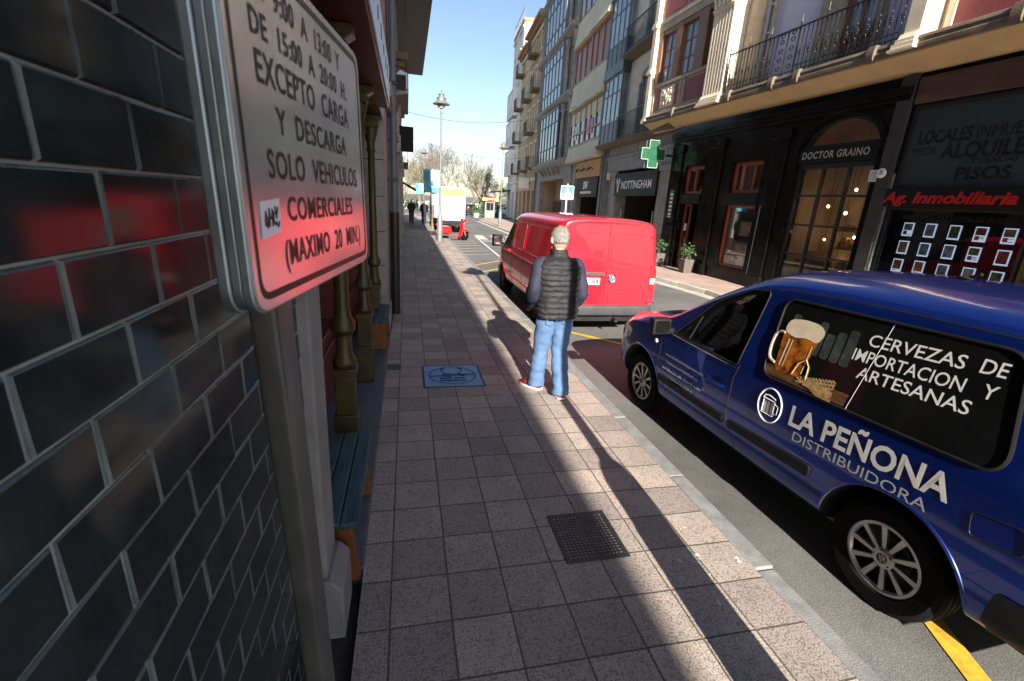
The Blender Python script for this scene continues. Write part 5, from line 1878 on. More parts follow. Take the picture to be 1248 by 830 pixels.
# seams, mouldings, handle, flap
for sg in (-1, 1):
    mb = MB()
    f_ = S(-.001, sg)
    seam(mb, [(1.31, 1.02), (1.35, .9), (1.35, .58), (1.24, .40), (1.22, .30)], f_, .0045)
    seam(mb, [(2.30, 1.04), (2.38, .92), (2.38, .62), (2.22, .42), (2.15, .31)], f_, .0045)
    seam(mb, [(1.22, .30), (2.15, .31)], f_, .004)
    seam(mb, [(1.22, 1.615), (1.14, 1.64), (.6, 1.665), (-.2, 1.665), (-.5, 1.655)], f_, .004)
    seam(mb, [(2.25, 1.07), (2.5, 1.04), (2.9, .97), (3.1, .90)], f_, .004)
    mb.build('door_seams', m_black, BV)
for sg in (-1, 1):
    mb = MB()
    poly = roundpoly([(2.33, .50), (1.38, .50), (1.38, .555), (2.35, .555)], .02)
    patch(mb, dense(poly, .1), S(.012, sg), rings=2)
    seam(mb, poly, S(.005, sg), .008, 0, True)
    poly = roundpoly([(1.31, .50), (.55, .53), (.55, .60), (1.31, .555)], .02)
    patch(mb, dense(poly, .1), S(.012, sg), rings=2)
    seam(mb, poly, S(.005, sg), .008, 0, True)
    mb.build('side_moulding', m_plastic, BV)
    mb = MB()
    mb.tube([bs.side(1.62, .80, sg, .0), bs.side(1.61, .80, sg, .03), bs.side(1.47, .798, sg, .034), bs.side(1.42, .795, sg, .0)], .012, 8)
    h_ = mb.build('door_handle', m_blue, BV)
    mb = MB(); patch(mb, [(1.52+.06*math.cos(i*PI/8), .797+.035*math.sin(i*PI/8)) for i in range(16)], S(.003, sg), rings=3); mb.build('handle_bowl', m_plastic, h_)
    mb = MB(); mb.ell(bs.side(2.47, .86, sg, .002), .010, .03, .022); mb.build('indicator_lamp', m_lightclear, BV)
mb = MB(); seam(mb, roundpoly([(-.26, .875), (-.28, .755), (-.475, .785), (-.45, .905)], .03), S(.0005), .0035, 0, True); mb.build('fuel_flap_seam', m_black, BV)
# arch lips
for yy in (0, 2.68):
    for sg in (-1, 1):
        mb = MB(); mb.tube([bs.side(yy+.05+.413*math.cos(a), .32+.413*math.sin(a), sg, -.006) for a in [R(10+i*160/30) for i in range(31)]], .012, 6); mb.build('arch_lip', m_blue, BV)
for yy in (0, 2.68):
    for sg in (-1, 1):
        wheel(BV, (sg*.735, yy+.05, .315), .318, .20, .20, sg)
mb = MB()
for sg in (-1, 1):
    mb.box(sg*.5-.2, sg*.5+.2, .35, 2.3, .235, .30)
mb.box(-.6, .6, -.75, 3.3, .20, .26)
mb.build('underbody', m_black, BV)
mb = MB(); mb.tube([(.0, .6, 1.818), (0, .52, 1.86)], .012, 6); mb.ell((0, .6, 1.826), .03, .04, .012); mb.build('roof_aerial', m_plastic, BV)
# bumpers: wraps round the corners
def bumper(stn, name, m_, sg, z0, z1, yin, hw=.80):
    mb = MB()
    pts = []
    for i in range(21):
        x = -hw+2*hw*i/20
        pts.append(bs.end(x, (z0+z1)/2, sg, .012))
    v, f = [], []
    for p in pts:
        for zz, e in ((z0, -.03), (z0+.04, .01), (z1-.04, .012), (z1, -.02)):
            v.append((p[0], p[1]+sg*e, zz))
    for i in range(20):
        for j in range(3):
            f.append((i*4+j, (i+1)*4+j, (i+1)*4+j+1, i*4+j+1))
    mb.add(v, f)
    return mb.build(name, m_, BV)
bumper(None, 'rear_bumper', m_plastic, -1, .33, .62, 0)
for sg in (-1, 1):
    mb = MB(); patch(mb, dense(roundpoly([(-.40, .29), (-.84, .33), (-.845, .60), (-.44, .58)], .03), .06), S(.008, sg), rings=5); mb.build('bumper_corner', m_plastic, BV)  # bumper side wrap; its black also stands in for the shade there
    mb = MB(); patch(mb, dense(roundpoly([(2.32, .255), (.47, .255), (.47, .33), (2.32, .31)], .02), .1), S(.006, sg), rings=3); mb.build('sill_shade', m_plastic, BV)  # black strip painted in for the shaded asphalt mirrored along the sill
bumper(None, 'front_bumper', m_blue, 1, .26, .52, 0, .60)
for sg in (-1, 1):
    mb = MB(); poly = roundpoly([(sg*.62, .66), (sg*.80, .74), (sg*.83, .98), (sg*.66, .90)], .03); patch(mb, dense(poly, .05), lambda x, z: bs.top(x, 3.16, 0)+Vector((0, 0, 0)) if False else bs.end(x, z, 1, .004), rings=4); mb.build('headlight', m_lightclear, BV)
    mb = MB(); poly = roundpoly([(-.80, .92), (-.68, .92), (-.68, 1.35), (-.80, 1.32)], .03); patch(mb, dense([(sg*.80, .95), (sg*.70, .95), (sg*.66, 1.38), (sg*.72, 1.38)], .06), lambda x, z: bs.end(x, z, -1, .006), rings=4); mb.build('tail_light', m_lightred, BV)
    # headlight wraps to the side
    mb = MB(); patch(mb, dense(roundpoly([(3.28, .66), (3.02, .74), (2.98, .84), (3.18, .86)], .03), .05), S(.004, sg), rings=4); mb.build('headlight', m_lightclear, BV)
mb = MB(); patch(mb, dense([(-.5, .56), (.5, .56), (.5, .66), (-.5, .66)], .08), lambda x, z: bs.end(x, z, 1, .004), rings=3); mb.build('grille', m_plastic, BV)
mb = MB(); patch(mb, dense(roundpoly([(-.58, 1.14), (.58, 1.14), (.52, 1.58), (-.52, 1.58)], .06), .08), lambda x, z: bs.end(x, z, -1, .005), rings=5); mb.build('rear_window', m_dglass, BV)
# windscreen
def wsf(x, t):
    p = Vector((0, 2.27, 1.215)).lerp(Vector((0, 1.455, 1.70)), t)
    return Vector((x, p.y-.14*x*x, p.z-.06*x*x))
mb = MB(); patch(mb, dense([(-.64, 0), (.64, 0), (.60, 1), (-.60, 1)], .15), wsf, rings=5); mb.build('windscreen', m_carglass, BV)
# mirrors and cabin
for sg in (-1, 1):
    mb = MB()
    mb.box(sg*1.02-.095, sg*1.02+.09, 2.19, 2.285, 1.005, 1.155)
    mb.tube([(sg*.86, 2.24, 1.02), (sg*.96, 2.24, 1.04)], .035, 8)
    mr_ = mb.build('mirror', m_plastic, BV, bevel=.045, seg=4)
    mb = MB(); mb.prism(roundpoly([(sg*1.02-.075, 1.022), (sg*1.02+.07, 1.022), (sg*1.02+.07, 1.138), (sg*1.02-.075, 1.138)], .035), 2.183, 2.1895, 'y'); mb.build('mirror_glass', m_dglass, mr_)
    mb = MB()
    mb.box(sg*.36-.22, sg*.36+.22, .72, 1.2, .5, .72)
    mb.prism([(.72, .70), (.86, .70), (.68, 1.28), (.56, 1.28)], sg*.36-.21, sg*.36+.21, 'x')
    mb.prism([(.60, 1.30), (.68, 1.30), (.64, 1.50), (.57, 1.50)], sg*.36-.12, sg*.36+.12, 'x')
    mb.build('seat', m_seat, BV, bevel=.04, seg=3)
mb = MB(); mb.prism([(1.75, .55), (2.14, .55), (2.18, 1.02), (1.95, 1.06), (1.80, 1.0)], -.69, .69, 'x'); mb.build('dashboard', m_cabin, BV, bevel=.02)
mb = MB()
cs = Vector((-.36, 1.74, 1.02))
mb.tube([cs+Vector((.19*math.cos(q), -.07*math.sin(q), .17*math.sin(q))) for q in [2*PI*i/24 for i in range(25)]], .015, 8)
mb.tube([cs+Vector((-.18, 0, 0)), cs, cs+Vector((.18, 0, 0))], .02, 6)
mb.tube([cs, cs+Vector((0, .15, -.08))], .03, 8)
mb.build('steering_wheel', m_plastic, BV)

# ---------------------------------------------------------------- red van
RV = thing('panel_van', 'red panel van parked in the bay ahead of the walking man', 'van', (3.165, 7.95, -.12), 0)
def rprof(zb, w_, zbelt, gut, r1, r2, zt):
    wb = w_*.985
    return [(0, zb), (w_*.82, zb), (w_*.96, zb+.07), (w_*.985, zb+.22), (w_, .66 if zbelt > .85 else (zb+zbelt)/2), (w_*.998, zbelt-.14), (wb, zbelt), (wb+(gut[0]-wb)*.12, zbelt+(gut[1]-zbelt)*.10), (wb+(gut[0]-wb)*.88, zbelt+(gut[1]-zbelt)*.88), gut, r1, r2, (0, zt)]
st = [
    (-.93, rprof(.44, .86, 1.1, (.71, 1.80), (.62, 1.85), (.36, 1.868), 1.874)),
    (-.945, rprof(.40, .895, 1.1, (.76, 1.84), (.66, 1.90), (.38, 1.918), 1.924)),
    (-.90, rprof(.36, .93, 1.12, (.80, 1.85), (.69, 1.925), (.39, 1.948), 1.955)),
    (-.72, rprof(.34, .95, 1.13, (.825, 1.86), (.705, 1.935), (.40, 1.962), 1.97)),
    (.2, rprof(.32, .952, 1.14, (.83, 1.86), (.71, 1.94), (.40, 1.966), 1.975)),
    (1.2, rprof(.30, .952, 1.14, (.83, 1.86), (.71, 1.94), (.40, 1.966), 1.975)),
    (2.0, rprof(.30, .952, 1.14, (.825, 1.845), (.71, 1.925), (.40, 1.952), 1.96)),
    (2.28, rprof(.30, .952, 1.13, (.82, 1.79), (.715, 1.86), (.42, 1.895), 1.905)),
    (2.75, rprof(.30, .952, 1.12, (.84, 1.48), (.77, 1.55), (.46, 1.60), 1.62)),
    (3.12, rprof(.30, .95, 1.10, (.87, 1.19), (.81, 1.25), (.48, 1.31), 1.33)),
    (3.25, rprof(.30, .945, 1.07, (.87, 1.11), (.81, 1.15), (.48, 1.20), 1.215)),
    (3.6, rprof(.29, .91, .95, (.82, .99), (.75, 1.03), (.46, 1.07), 1.08)),
    (3.82, rprof(.29, .82, .80, (.72, .84), (.64, .87), (.4, .90), .91)),
    (3.93, rprof(.32, .72, .66, (.62, .70), (.54, .73), (.36, .75), .76)),
    (3.945, rprof(.36, .64, .62, (.55, .66), (.48, .68), (.32, .70), .71)),
]
rme = loft(st, 2)
rs = Skin(rme)
rfw = roundpoly([(2.08, 1.16), (2.98, 1.14), (2.62, 1.50), (2.34, 1.72), (2.12, 1.745)], [.04, .02, .08, .05, .06], 4)
cav = MB(); cav.prism([(1.2, .5), (3.0, .5), (3.05, 1.06), (2.75, 1.42), (2.28, 1.76), (2.0, 1.82), (1.2, 1.82)], -.78, .78, 'x')
side = MB(); side.prism(rfw, -1.3, 1.3, 'x')
ws = MB(); ws.prism([(3.04, 1.22), (3.14, 1.46), (2.32, 2.0), (2.25, 1.78), (2.3, 1.74), (2.75, 1.42)], -.68, .68, 'x')
arch = []
for yy in (0, 3.0):
    for sg in (-1, 1):
        a_ = MB(); a_.lathe([(.375, min(sg*.58, sg*1.2)), (.375, max(sg*.58, sg*1.2))], (0, yy, .33), 44, 'x'); arch.append(a_)
rm2 = cut(rme, [cav, side, ws]+arch, [m_red, m_cabin])
mesh_obj('body', rm2, RV)
S = lambda eps, sg=-1: (lambda y, z: rs.side(y, z, sg, eps))
E_ = lambda eps: (lambda x, z: rs.end(x, z, -1, eps))
for sg in (-1, 1):
    mb = MB(); patch(mb, rfw, S(-.012, sg)); g = mb.build('door_window', m_carglass, RV)
    mb = MB(); seam(mb, rfw, S(-.002, sg), .010, 0, True); mb.build('window_rubber', m_plastic, g)
    mb = MB(); seam(mb, [(2.02, 1.80), (2.03, 1.1), (2.0, .7), (1.9, .42)], S(0, sg), .005); seam(mb, [(3.0, 1.12), (3.02, .9), (2.75, .72)], S(0, sg), .005)
    seam(mb, [(1.0, 1.78), (1.0, .36)], S(0, sg), .005)
    seam(mb, [(-.88, 1.79), (2.0, 1.80)], S(.001, sg), .004)
    mb.build('door_seams', m_black, RV)
    for a, b in ((1.93, 1.07), (.92, -.72)):
        poly = roundpoly([(a, 1.20), (b, 1.20), (b+(.03 if b > 0 else .08), 1.72), (a-.02, 1.72)], .07)
        mb = MB(); seam(mb, poly, S(.0, sg), .007, 0, True); patch(mb, dense(poly, .1), S(.003, sg), rings=4)
        mb.build('pressed_panel', m_red, RV)
    mb = MB(); seam(mb, [(2.98, 1.04), (2.0, 1.06), (0, 1.06), (-.85, 1.05)], S(-.002, sg), .012); mb.build('body_crease', m_red, RV)
    mb = MB(); seam(mb, [(2.7, .56), (1.5, .56), (.45, .56)], S(.004, sg), .02); mb.build('side_moulding', m_red, RV)
    mb = MB(); mb.tube([rs.side(2.24, 1.10, sg, 0), rs.side(2.22, 1.10, sg, .035), rs.side(2.09, 1.10, sg, .035), rs.side(2.07, 1.10, sg, 0)], .014, 8); mb.build('door_handle', m_red, RV)
    mb = MB()
    mb.box(sg*1.10-.115, sg*1.10+.115, 2.86, 2.98, 1.10, 1.36)
    mb.tube([(sg*.90, 2.95, 1.14), (sg*1.0, 2.94, 1.18)], .035, 8)
    mr_ = mb.build('mirror', m_plastic, RV, bevel=.035, seg=3)
    mb = MB(); mb.box(sg*1.10-.09, sg*1.10+.09, 2.853, 2.858, 1.13, 1.33); mb.build('mirror_glass', m_chrome, mr_)
    mb = MB()
    mb.box(sg*.42-.24, sg*.42+.24, 1.45, 1.95, .6, .82)
    mb.prism([(1.40, .8), (1.56, .8), (1.42, 1.42), (1.28, 1.42)], sg*.42-.23, sg*.42+.23, 'x')
    mb.prism([(1.30, 1.44), (1.40, 1.44), (1.36, 1.66), (1.28, 1.66)], sg*.42-.13, sg*.42+.13, 'x')
    mb.build('seat', m_seat, RV, bevel=.04, seg=3)
    # tail lights
    mb = MB()
    for zz0, zz1, mi in ((.80, .92, 0), (.925, 1.02, 1), (1.025, 1.17, 0)):
        v = []
        for zz in (zz0, (zz0+zz1)/2, zz1):
            for x_ in (.80, .84, .875):
                v.append(rs.end(sg*x_, zz, -1, .008))
            for y_ in (-.90, -.84):
                v.append(rs.side(y_, zz, sg, .008))
        mb.add(v, [(i*5+j, i*5+j+1, (i+1)*5+j+1, (i+1)*5+j) for i in range(2) for j in range(4)], mi)
    mb.build('tail_light', [m_lightred, m_lightclear], RV)
    mb = MB()
    for zz in (.62, 1.22, 1.70):
        p = rs.end(sg*(.80 if zz < 1.5 else .74), zz, -1, .006)
        mb.ell(p, .02, .02, .032, n=10, k=6)
    mb.build('hinge', m_red, RV)
    mb = MB(); patch(mb, dense(roundpoly([(sg*.62, .72), (sg*.80, .80), (sg*.80, .95), (sg*.60, .90)], .03), .05), lambda x, z: rs.end(x, z, 1, .004), rings=4); mb.build('headlight', m_lightclear, RV)
def wsf2(x, t):
    p = Vector((0, 3.09, 1.26)).lerp(Vector((0, 2.29, 1.865)), t)
    return Vector((x, p.y-.14*x*x, p.z-.07*x*x))
mb = MB(); patch(mb, dense([(-.72, 0), (.72, 0), (.66, 1), (-.66, 1)], .15), wsf2, rings=5); mb.build('windscreen', m_carglass, RV)
mb = MB(); mb.prism([(2.55, .6), (3.0, .6), (3.04, 1.08), (2.8, 1.12), (2.6, 1.05)], -.76, .76, 'x'); mb.build('dashboard', m_cabin, RV, bevel=.02)
mb = MB()
cs = Vector((-.42, 2.42, 1.12))
mb.tube([cs+Vector((.2*math.cos(q), -.1*math.sin(q), .16*math.sin(q))) for q in [2*PI*i/24 for i in range(25)]], .016, 8)
mb.tube([cs+Vector((-.19, 0, 0)), cs, cs+Vector((.19, 0, 0))], .02, 6); mb.tube([cs, cs+Vector((0, .22, -.14))], .03, 8)
mb.build('steering_wheel', m_plastic, RV)
mb = MB()
seam(mb, [(0, 1.86), (0, .50)], E_(-.001), .007)
seam(mb, [(-.78, .56), (-.80, 1.1), (-.70, 1.78), (-.60, 1.86), (.60, 1.86), (.70, 1.78), (.80, 1.1), (.78, .56)], E_(-.001), .005)
mb.build('rear_door_seams', m_black, RV)
for a, b in ((-.70, -.06), (.06, .70)):
    mb = MB()
    k_ = .06 if a < 0 else 0
    poly = roundpoly([(a, 1.16), (b, 1.16), (b-(0 if b < 0 else .07), 1.72), (a+(.07 if a < 0 else 0), 1.72)], .06)
    patch(mb, dense(poly, .08), E_(.004), rings=5)
    seam(mb, poly, E_(-.001), .005, 0, True)
    mb.build('rear_door_pressing', m_red, RV); mb = MB()
    poly = roundpoly([(a, .6), (b, .6), (b, .82), (a, .82)], .03)
    seam(mb, poly, E_(-.003), .006, 0, True)
    mb.build('rear_door_pressing', m_red, RV)
mb = MB(); mb.box(-.46, -.03, rs.end(-.2, 1.06, -1, .03).y, rs.end(-.2, 1.06, -1, 0).y+.03, 1.035, 1.10); mb.build('plate_lamp_bar', m_greyplastic, RV, bevel=.012)
yp = rs.end(-.35, .97, -1, .016).y
mb = MB(); mb.box(-.62, -.10, yp, yp+.03, .895, 1.005); np_ = mb.build('number_plate', m_whitep, RV, bevel=.003)
mb = MB(); mb.text('1 LWR', lambda x, y: (-.345+x, yp-.002, .915+y), cap=.07, width=.235, bold=.003); mb.build('lettering', m_black, np_, smooth=0)
mb = MB(); vw_badge(mb, lambda x, z: rs.end(x, z, -1, .012), (.11, 1.0), .066); bd_ = mb.build('badge', m_chrome, RV)
mb = MB(); patch(mb, [(.11+.064*math.cos(i*PI/12), 1.0+.064*math.sin(i*PI/12)) for i in range(24)], E_(.006), rings=3); mb.build('badge_disc', m_galv, bd_)
mb = MB()
v, f = [], []
for i in range(25):
    t_ = i/24
    x = -.955+1.91*t_
    e = abs(2*t_-1)
    yy = -.985+.13*max(0, (e-.78)/.22)**2
    for zz, o_ in ((.37, .05), (.40, 0), (.50, -.025), (.555, -.02), (.565, .07)):
        v.append((x, yy+o_, zz))
for i in range(24):
    for j in range(4):
        f.append((i*5+j, (i+1)*5+j, (i+1)*5+j+1, i*5+j+1))
mb.add(v, f)
for sg in (-1, 1):
    mb.box(sg*.90-.06, sg*.90+.062, -.94, -.62, .37, .60)
rb = mb.build('rear_bumper', m_greyplastic, RV, bevel=.01)
mb = MB()
for sg in (-1, 1):
    mb.box(sg*.72-.1, sg*.72+.1, -1.005, -.99, .43, .46)
mb.build('reflector', m_lightred, rb)
mb = MB(); mb.box(-.85, .85, 3.7, 3.97, .30, .56); mb.build('front_bumper', m_greyplastic, RV, bevel=.05, seg=3)
mb = MB(); mb.box(-.65, .65, -.85, 3.6, .26, .36); mb.tube([(.25, -1.0, .3), (.25, -.3, .3)], .03, 10); mb.build('underbody', m_black, RV)
for yy in (0, 3.0):
    for sg in (-1, 1):
        mb = MB(); mb.tube([rs.side(yy+.39*math.cos(a), .33+.39*math.sin(a), sg, -.004) for a in [R(-8+i*196/30) for i in range(31)]], .016, 6); mb.build('arch_lip', m_red, RV)
        wheel(RV, (sg*.815, yy, .33), .33, .215, .205, sg, 8, steel=True)

# ---------------------------------------------------------------- box truck
TK = thing('box_truck', 'white box truck with a yellow band over its rear door', 'truck', (2.60, 33.0, -.12))
mb = MB(); mb.box(-.97, .97, -3.0, 1.9, .75, 2.72); mb.build('cargo_box', m_whitep, TK, bevel=.02)
mb = MB(); mb.box(-.9, .9, -3.02, -3.002, 2.22, 2.66); mb.build('yellow_band', m_awning, TK)
mb = MB(); mb.box(-.99, .99, -3.03, -3.002, 2.68, 2.76); mb.box(-.012, .012, -3.015, -3.002, .8, 2.2)
for x in (-.93, .93):
    mb.box(x-.03, x+.03, -3.03, -3.002, .76, 2.66)
for x in (-.5, .5):
    mb.tube([(x, -3.03, .8), (x, -3.03, 2.2)], .014, 6)
mb.build('door_frame', m_galv, TK)
mb = MB(); mb.box(-.9, .9, -3.0, 2.0, .55, .74); mb.box(-.9, .9, -3.1, -2.95, .42, .56); mb.build('chassis', m_plastic, TK)
mb = MB()
for x in (-.78, .78):
    mb.box(x-.12, x+.12, -3.12, -3.101, .44, .54)
mb.build('tail_light', m_lightred, TK)
mb = MB(); mb.prism([(2.0, .5), (3.9, .5), (3.95, 1.2), (3.5, 2.1), (2.0, 2.2)], -.95, .95, 'x'); cb = mb.build('cab', m_whitep, TK, bevel=.05, seg=3)
mb = MB()
for sg in (-1, 1):
    mb.prism([(2.5, 1.3), (3.7, 1.3), (3.4, 1.95), (2.5, 2.0)], sg*.953-.004, sg*.953+.004, 'x')
mb.build('cab_window', m_dglass, cb)
for yy in (-1.9, 2.9):
    for sg in (-1, 1):
        wheel(TK, (sg*.8, yy, .37), .37, .22, .22, sg, 6, steel=True)

# ---------------------------------------------------------------- scooter
SC = thing('motor_scooter', 'red motor scooter with a top box parked across the kerb by the lamp post', 'scooter', (2.42, 24.6, -.12), R(-62))
def scw(y):
    mb = MB(); mb.lathe([(.14, -.05), (.2, -.055), (.23, -.035), (.24, 0), (.23, .035), (.2, .055), (.14, .05)], (0, 0, 0), 24, 'x'); w_ = mb.build('wheel', m_rubber, SC, loc=(0, y, .24))
    mb = MB(); mb.lathe([(.15, -.03), (.15, .03)], (0, 0, 0), 20, 'x'); mb.build('rim', m_alloy, w_)
scw(-.62); scw(.62)
mb = MB()
mb.prism([(-.95, .55), (-.9, .38), (-.55, .36), (-.3, .26), (-.28, .55), (-.35, .72), (-.9, .74)], -.16, .16, 'x')
mb.prism([(-.32, .22), (.28, .20), (.30, .27), (-.30, .30)], -.17, .17, 'x')
mb.prism([(.30, .22), (.36, .22), (.52, .92), (.46, .94)], -.15, .15, 'x')
mb.prism([(.36, .40), (.55, .47), (.78, .47), (.88, .36), (.9, .42), (.78, .54), (.5, .6), (.42, .56)], -.09, .09, 'x')
mb.prism([(.40, .95), (.58, .93), (.60, 1.06), (.44, 1.10)], -.17, .17, 'x')
mb.build('body', m_scooter, SC, bevel=.03, seg=3)
mb = MB(); mb.prism([(-.88, .75), (-.28, .73), (-.26, .79), (-.5, .84), (-.85, .83)], -.14, .14, 'x'); mb.build('seat', m_plastic, SC, bevel=.03, seg=3)
mb = MB(); mb.box(-.2, .2, -1.22, -.86, .84, 1.12); mb.build('top_box', m_plastic, SC, bevel=.05, seg=3)
mb = MB(); mb.tube([(-.36, .36, 1.08), (-.2, .45, 1.10), (0, .48, 1.08), (.2, .45, 1.10), (.36, .36, 1.08)], .016, 8)
for sg in (-1, 1):
    mb.tube([(sg*.25, .45, 1.1), (sg*.3, .48, 1.26)], .008, 6); mb.ell((sg*.31, .48, 1.3), .06, .015, .04)
mb.build('handlebar', m_plastic, SC)
mb = MB(); mb.tube([(.0, .46, .95), (.07, .62, .24)], .025, 8); mb.tube([(.0, .46, .95), (-.07, .62, .24)], .025, 8); mb.build('fork', m_galv, SC)
mb = MB(); mb.ell((0, .6, 1.0), .09, .03, .07); mb.build('headlight', m_lightclear, SC)
mb = MB(); mb.tube([(.15, -.2, .24), (.17, -.9, .32)], .04, 8); mb.tube([(-.08, -.1, .2), (-.2, -.15, -0.0)], .014, 6); mb.build('exhaust', m_galv, SC)

# ---------------------------------------------------------------- distant cars
def small_car(name, label, loc, rz, paint, group=None):
    t = thing(name, label, 'car', loc, rz, group)
    def p(zb, w_, zbelt, gut, r1, zt):
        wb = w_*.97
        return [(0, zb), (w_*.82, zb), (w_*.97, zb+.1), (w_, (zb+zbelt)/2), (w_*.99, zbelt-.1), (wb, zbelt), (wb+(gut[0]-wb)*.15, zbelt+(gut[1]-zbelt)*.15), gut, r1, (0, zt)]
    stn = [(-2.0, p(.4, .6, .8, (.5, .95), (.4, 1.0), 1.0)), (-1.95, p(.32, .78, .9, (.6, 1.15), (.45, 1.2), 1.2)), (-1.6, p(.25, .84, .92, (.66, 1.34), (.5, 1.40), 1.41)), (-.9, p(.22, .86, .93, (.66, 1.40), (.5, 1.46), 1.48)), (.1, p(.22, .86, .92, (.65, 1.38), (.5, 1.44), 1.46)), (.55, p(.22, .86, .91, (.70, 1.2), (.6, 1.25), 1.28)), (1.05, p(.22, .86, .89, (.78, .94), (.7, .97), 1.0)), (1.5, p(.22, .84, .82, (.74, .86), (.66, .89), .91)), (1.9, p(.25, .76, .65, (.64, .70), (.55, .73), .74)), (2.0, p(.32, .62, .55, (.5, .58), (.42, .6), .62))]
    me = loft(stn, 1)
    sk = Skin(me)
    ar = []
    for yy in (-1.25, 1.25):
        for sg in (-1, 1):
            a_ = MB(); a_.lathe([(.35, min(sg*.5, sg*1.2)), (.35, max(sg*.5, sg*1.2))], (0, yy, .3), 28, 'x'); ar.append(a_)
    mesh_obj('body', cut(me, ar, [paint, m_black]), t)
    for sg in (-1, 1):
        for pl_ in ([(-.42, .95), (.85, .95), (.45, 1.18), (.12, 1.34), (-.42, 1.36)], [(-.5, .95), (-1.55, .97), (-1.45, 1.30), (-.5, 1.36)]):
            mb = MB(); patch(mb, dense(pl_, .15), lambda y, z: sk.side(y, z, sg, .006), rings=3); mb.build('side_window', m_dglass, t)
    mb = MB(); patch(mb, dense([(-.6, .97), (.6, .97), (.5, 1.33), (-.5, 1.33)], .2), lambda x, z: sk.end(x, z, 1, .01), rings=3); mb.build('windscreen', m_dglass, t)
    mb = MB(); patch(mb, dense([(-.5, 1.0), (.5, 1.0), (.45, 1.3), (-.45, 1.3)], .2), lambda x, z: sk.end(x, z, -1, .01), rings=3); mb.build('rear_window', m_dglass, t)
    for sg in (-1, 1):
        mb = MB(); patch(mb, [(sg*.5, .66), (sg*.68, .68), (sg*.68, .78), (sg*.5, .74)], lambda x, z: sk.end(x, z, 1, .01), rings=2); mb.build('headlight', m_lightclear, t)
        mb = MB(); patch(mb, [(sg*.5, .78), (sg*.64, .78), (sg*.62, .95), (sg*.5, .95)], lambda x, z: sk.end(x, z, -1, .01), rings=2); mb.build('tail_light', m_lightred, t)
    for yy in (-1.25, 1.25):
        for sg in (-1, 1):
            wheel(t, (sg*.75, yy, .3), .3, .18, .19, sg, 8)
    return t
small_car('parked_car', 'white car parked sideways far off at the end of the street', (14.3, 69.0, -.11), R(82), m_whitecar)
small_car('parked_car', 'dark car driving far off beyond the crossing, left of the tall twin lantern', (8.3, 66, -.11), R(5), m_darkcar)
# ================================================================== PEOPLE
def skin_mesh(verts, edges, radii):
    me = bpy.data.meshes.new('sk'); me.from_pydata(verts, edges, [])
    ob = bpy.data.objects.new('sk', me); COL.objects.link(ob)
    ob.modifiers.new('s', 'SKIN')
    sv = me.skin_vertices[0].data
    for i, r_ in enumerate(radii):
        sv[i].radius = r_ if isinstance(r_, tuple) else (r_, r_)
        sv[i].use_root = (i == 0)
    ss = ob.modifiers.new('u', 'SUBSURF'); ss.levels = 2
    dg = bpy.context.evaluated_depsgraph_get()
    m2 = bpy.data.meshes.new_from_object(ob.evaluated_get(dg))
    bpy.data.objects.remove(ob)
    return m2

def fuse(me, voxel):
    ob = bpy.data.objects.new('f', me); COL.objects.link(ob)
    r_ = ob.modifiers.new('r', 'REMESH'); r_.mode = 'VOXEL'; r_.voxel_size = voxel
    s_ = ob.modifiers.new('s', 'SMOOTH'); s_.factor = .5; s_.iterations = 3
    dg = bpy.context.evaluated_depsgraph_get()
    m2 = bpy.data.meshes.new_from_object(ob.evaluated_get(dg))
    bpy.data.objects.remove(ob)
    m2.polygons.foreach_set('use_smooth', [True]*len(m2.polygons))
    return m2

def limb(mb, pts, radii, n=16, k=5, m=0, flat=1., wr=0., seed=0, ripple=0., wl=.05):
    data = catmull([tuple(p)+(r_,) for p, r_ in zip(pts, radii)], k)
    P_ = [Vector(d[:3]) for d in data]
    rs_ = [d[3] for d in data]
    base = len(mb.v)
    mb.tube(P_, rs_, n, m, True, flat)
    if wr or ripple:
        for i in range(len(P_)):
            for j in range(n):
                q = Vector(mb.v[base+i*n+j])
                d = (q-P_[i])
                nz = (mnoise.noise(Vector((q.x*9+seed, q.y*9, q.z*15)))+.5*mnoise.noise(q*16))*wr
                mb.v[base+i*n+j] = tuple(q+d.normalized()*nz)

def stack(mb, rings, n=40, k=6, m=0, fn=None, cap=True):
    """rings: (cx, cy, z, rx, ry); closed loft of ellipses in z with a radius modifier fn(z, angle)"""
    data = catmull(rings, k)
    v = []
    for cx_, cy_, z, rx, ry in data:
        for j in range(n):
            q = 2*PI*j/n
            e = fn(z, q) if fn else 0
            c_, s_ = math.cos(q), math.sin(q)
            sq = (abs(c_)**2.6+abs(s_)**2.6)**(-1/2.6)
            v.append((cx_+(rx+e)*c_*sq, cy_+(ry+e)*s_*sq, z))
    L = len(data)
    f = [(i*n+j, i*n+(j+1) % n, (i+1)*n+(j+1) % n, (i+1)*n+j) for i in range(L-1) for j in range(n)]
    if cap:
        f += [tuple(range(n-1, -1, -1)), tuple(range((L-1)*n, L*n))]
    mb.add(v, f, m)

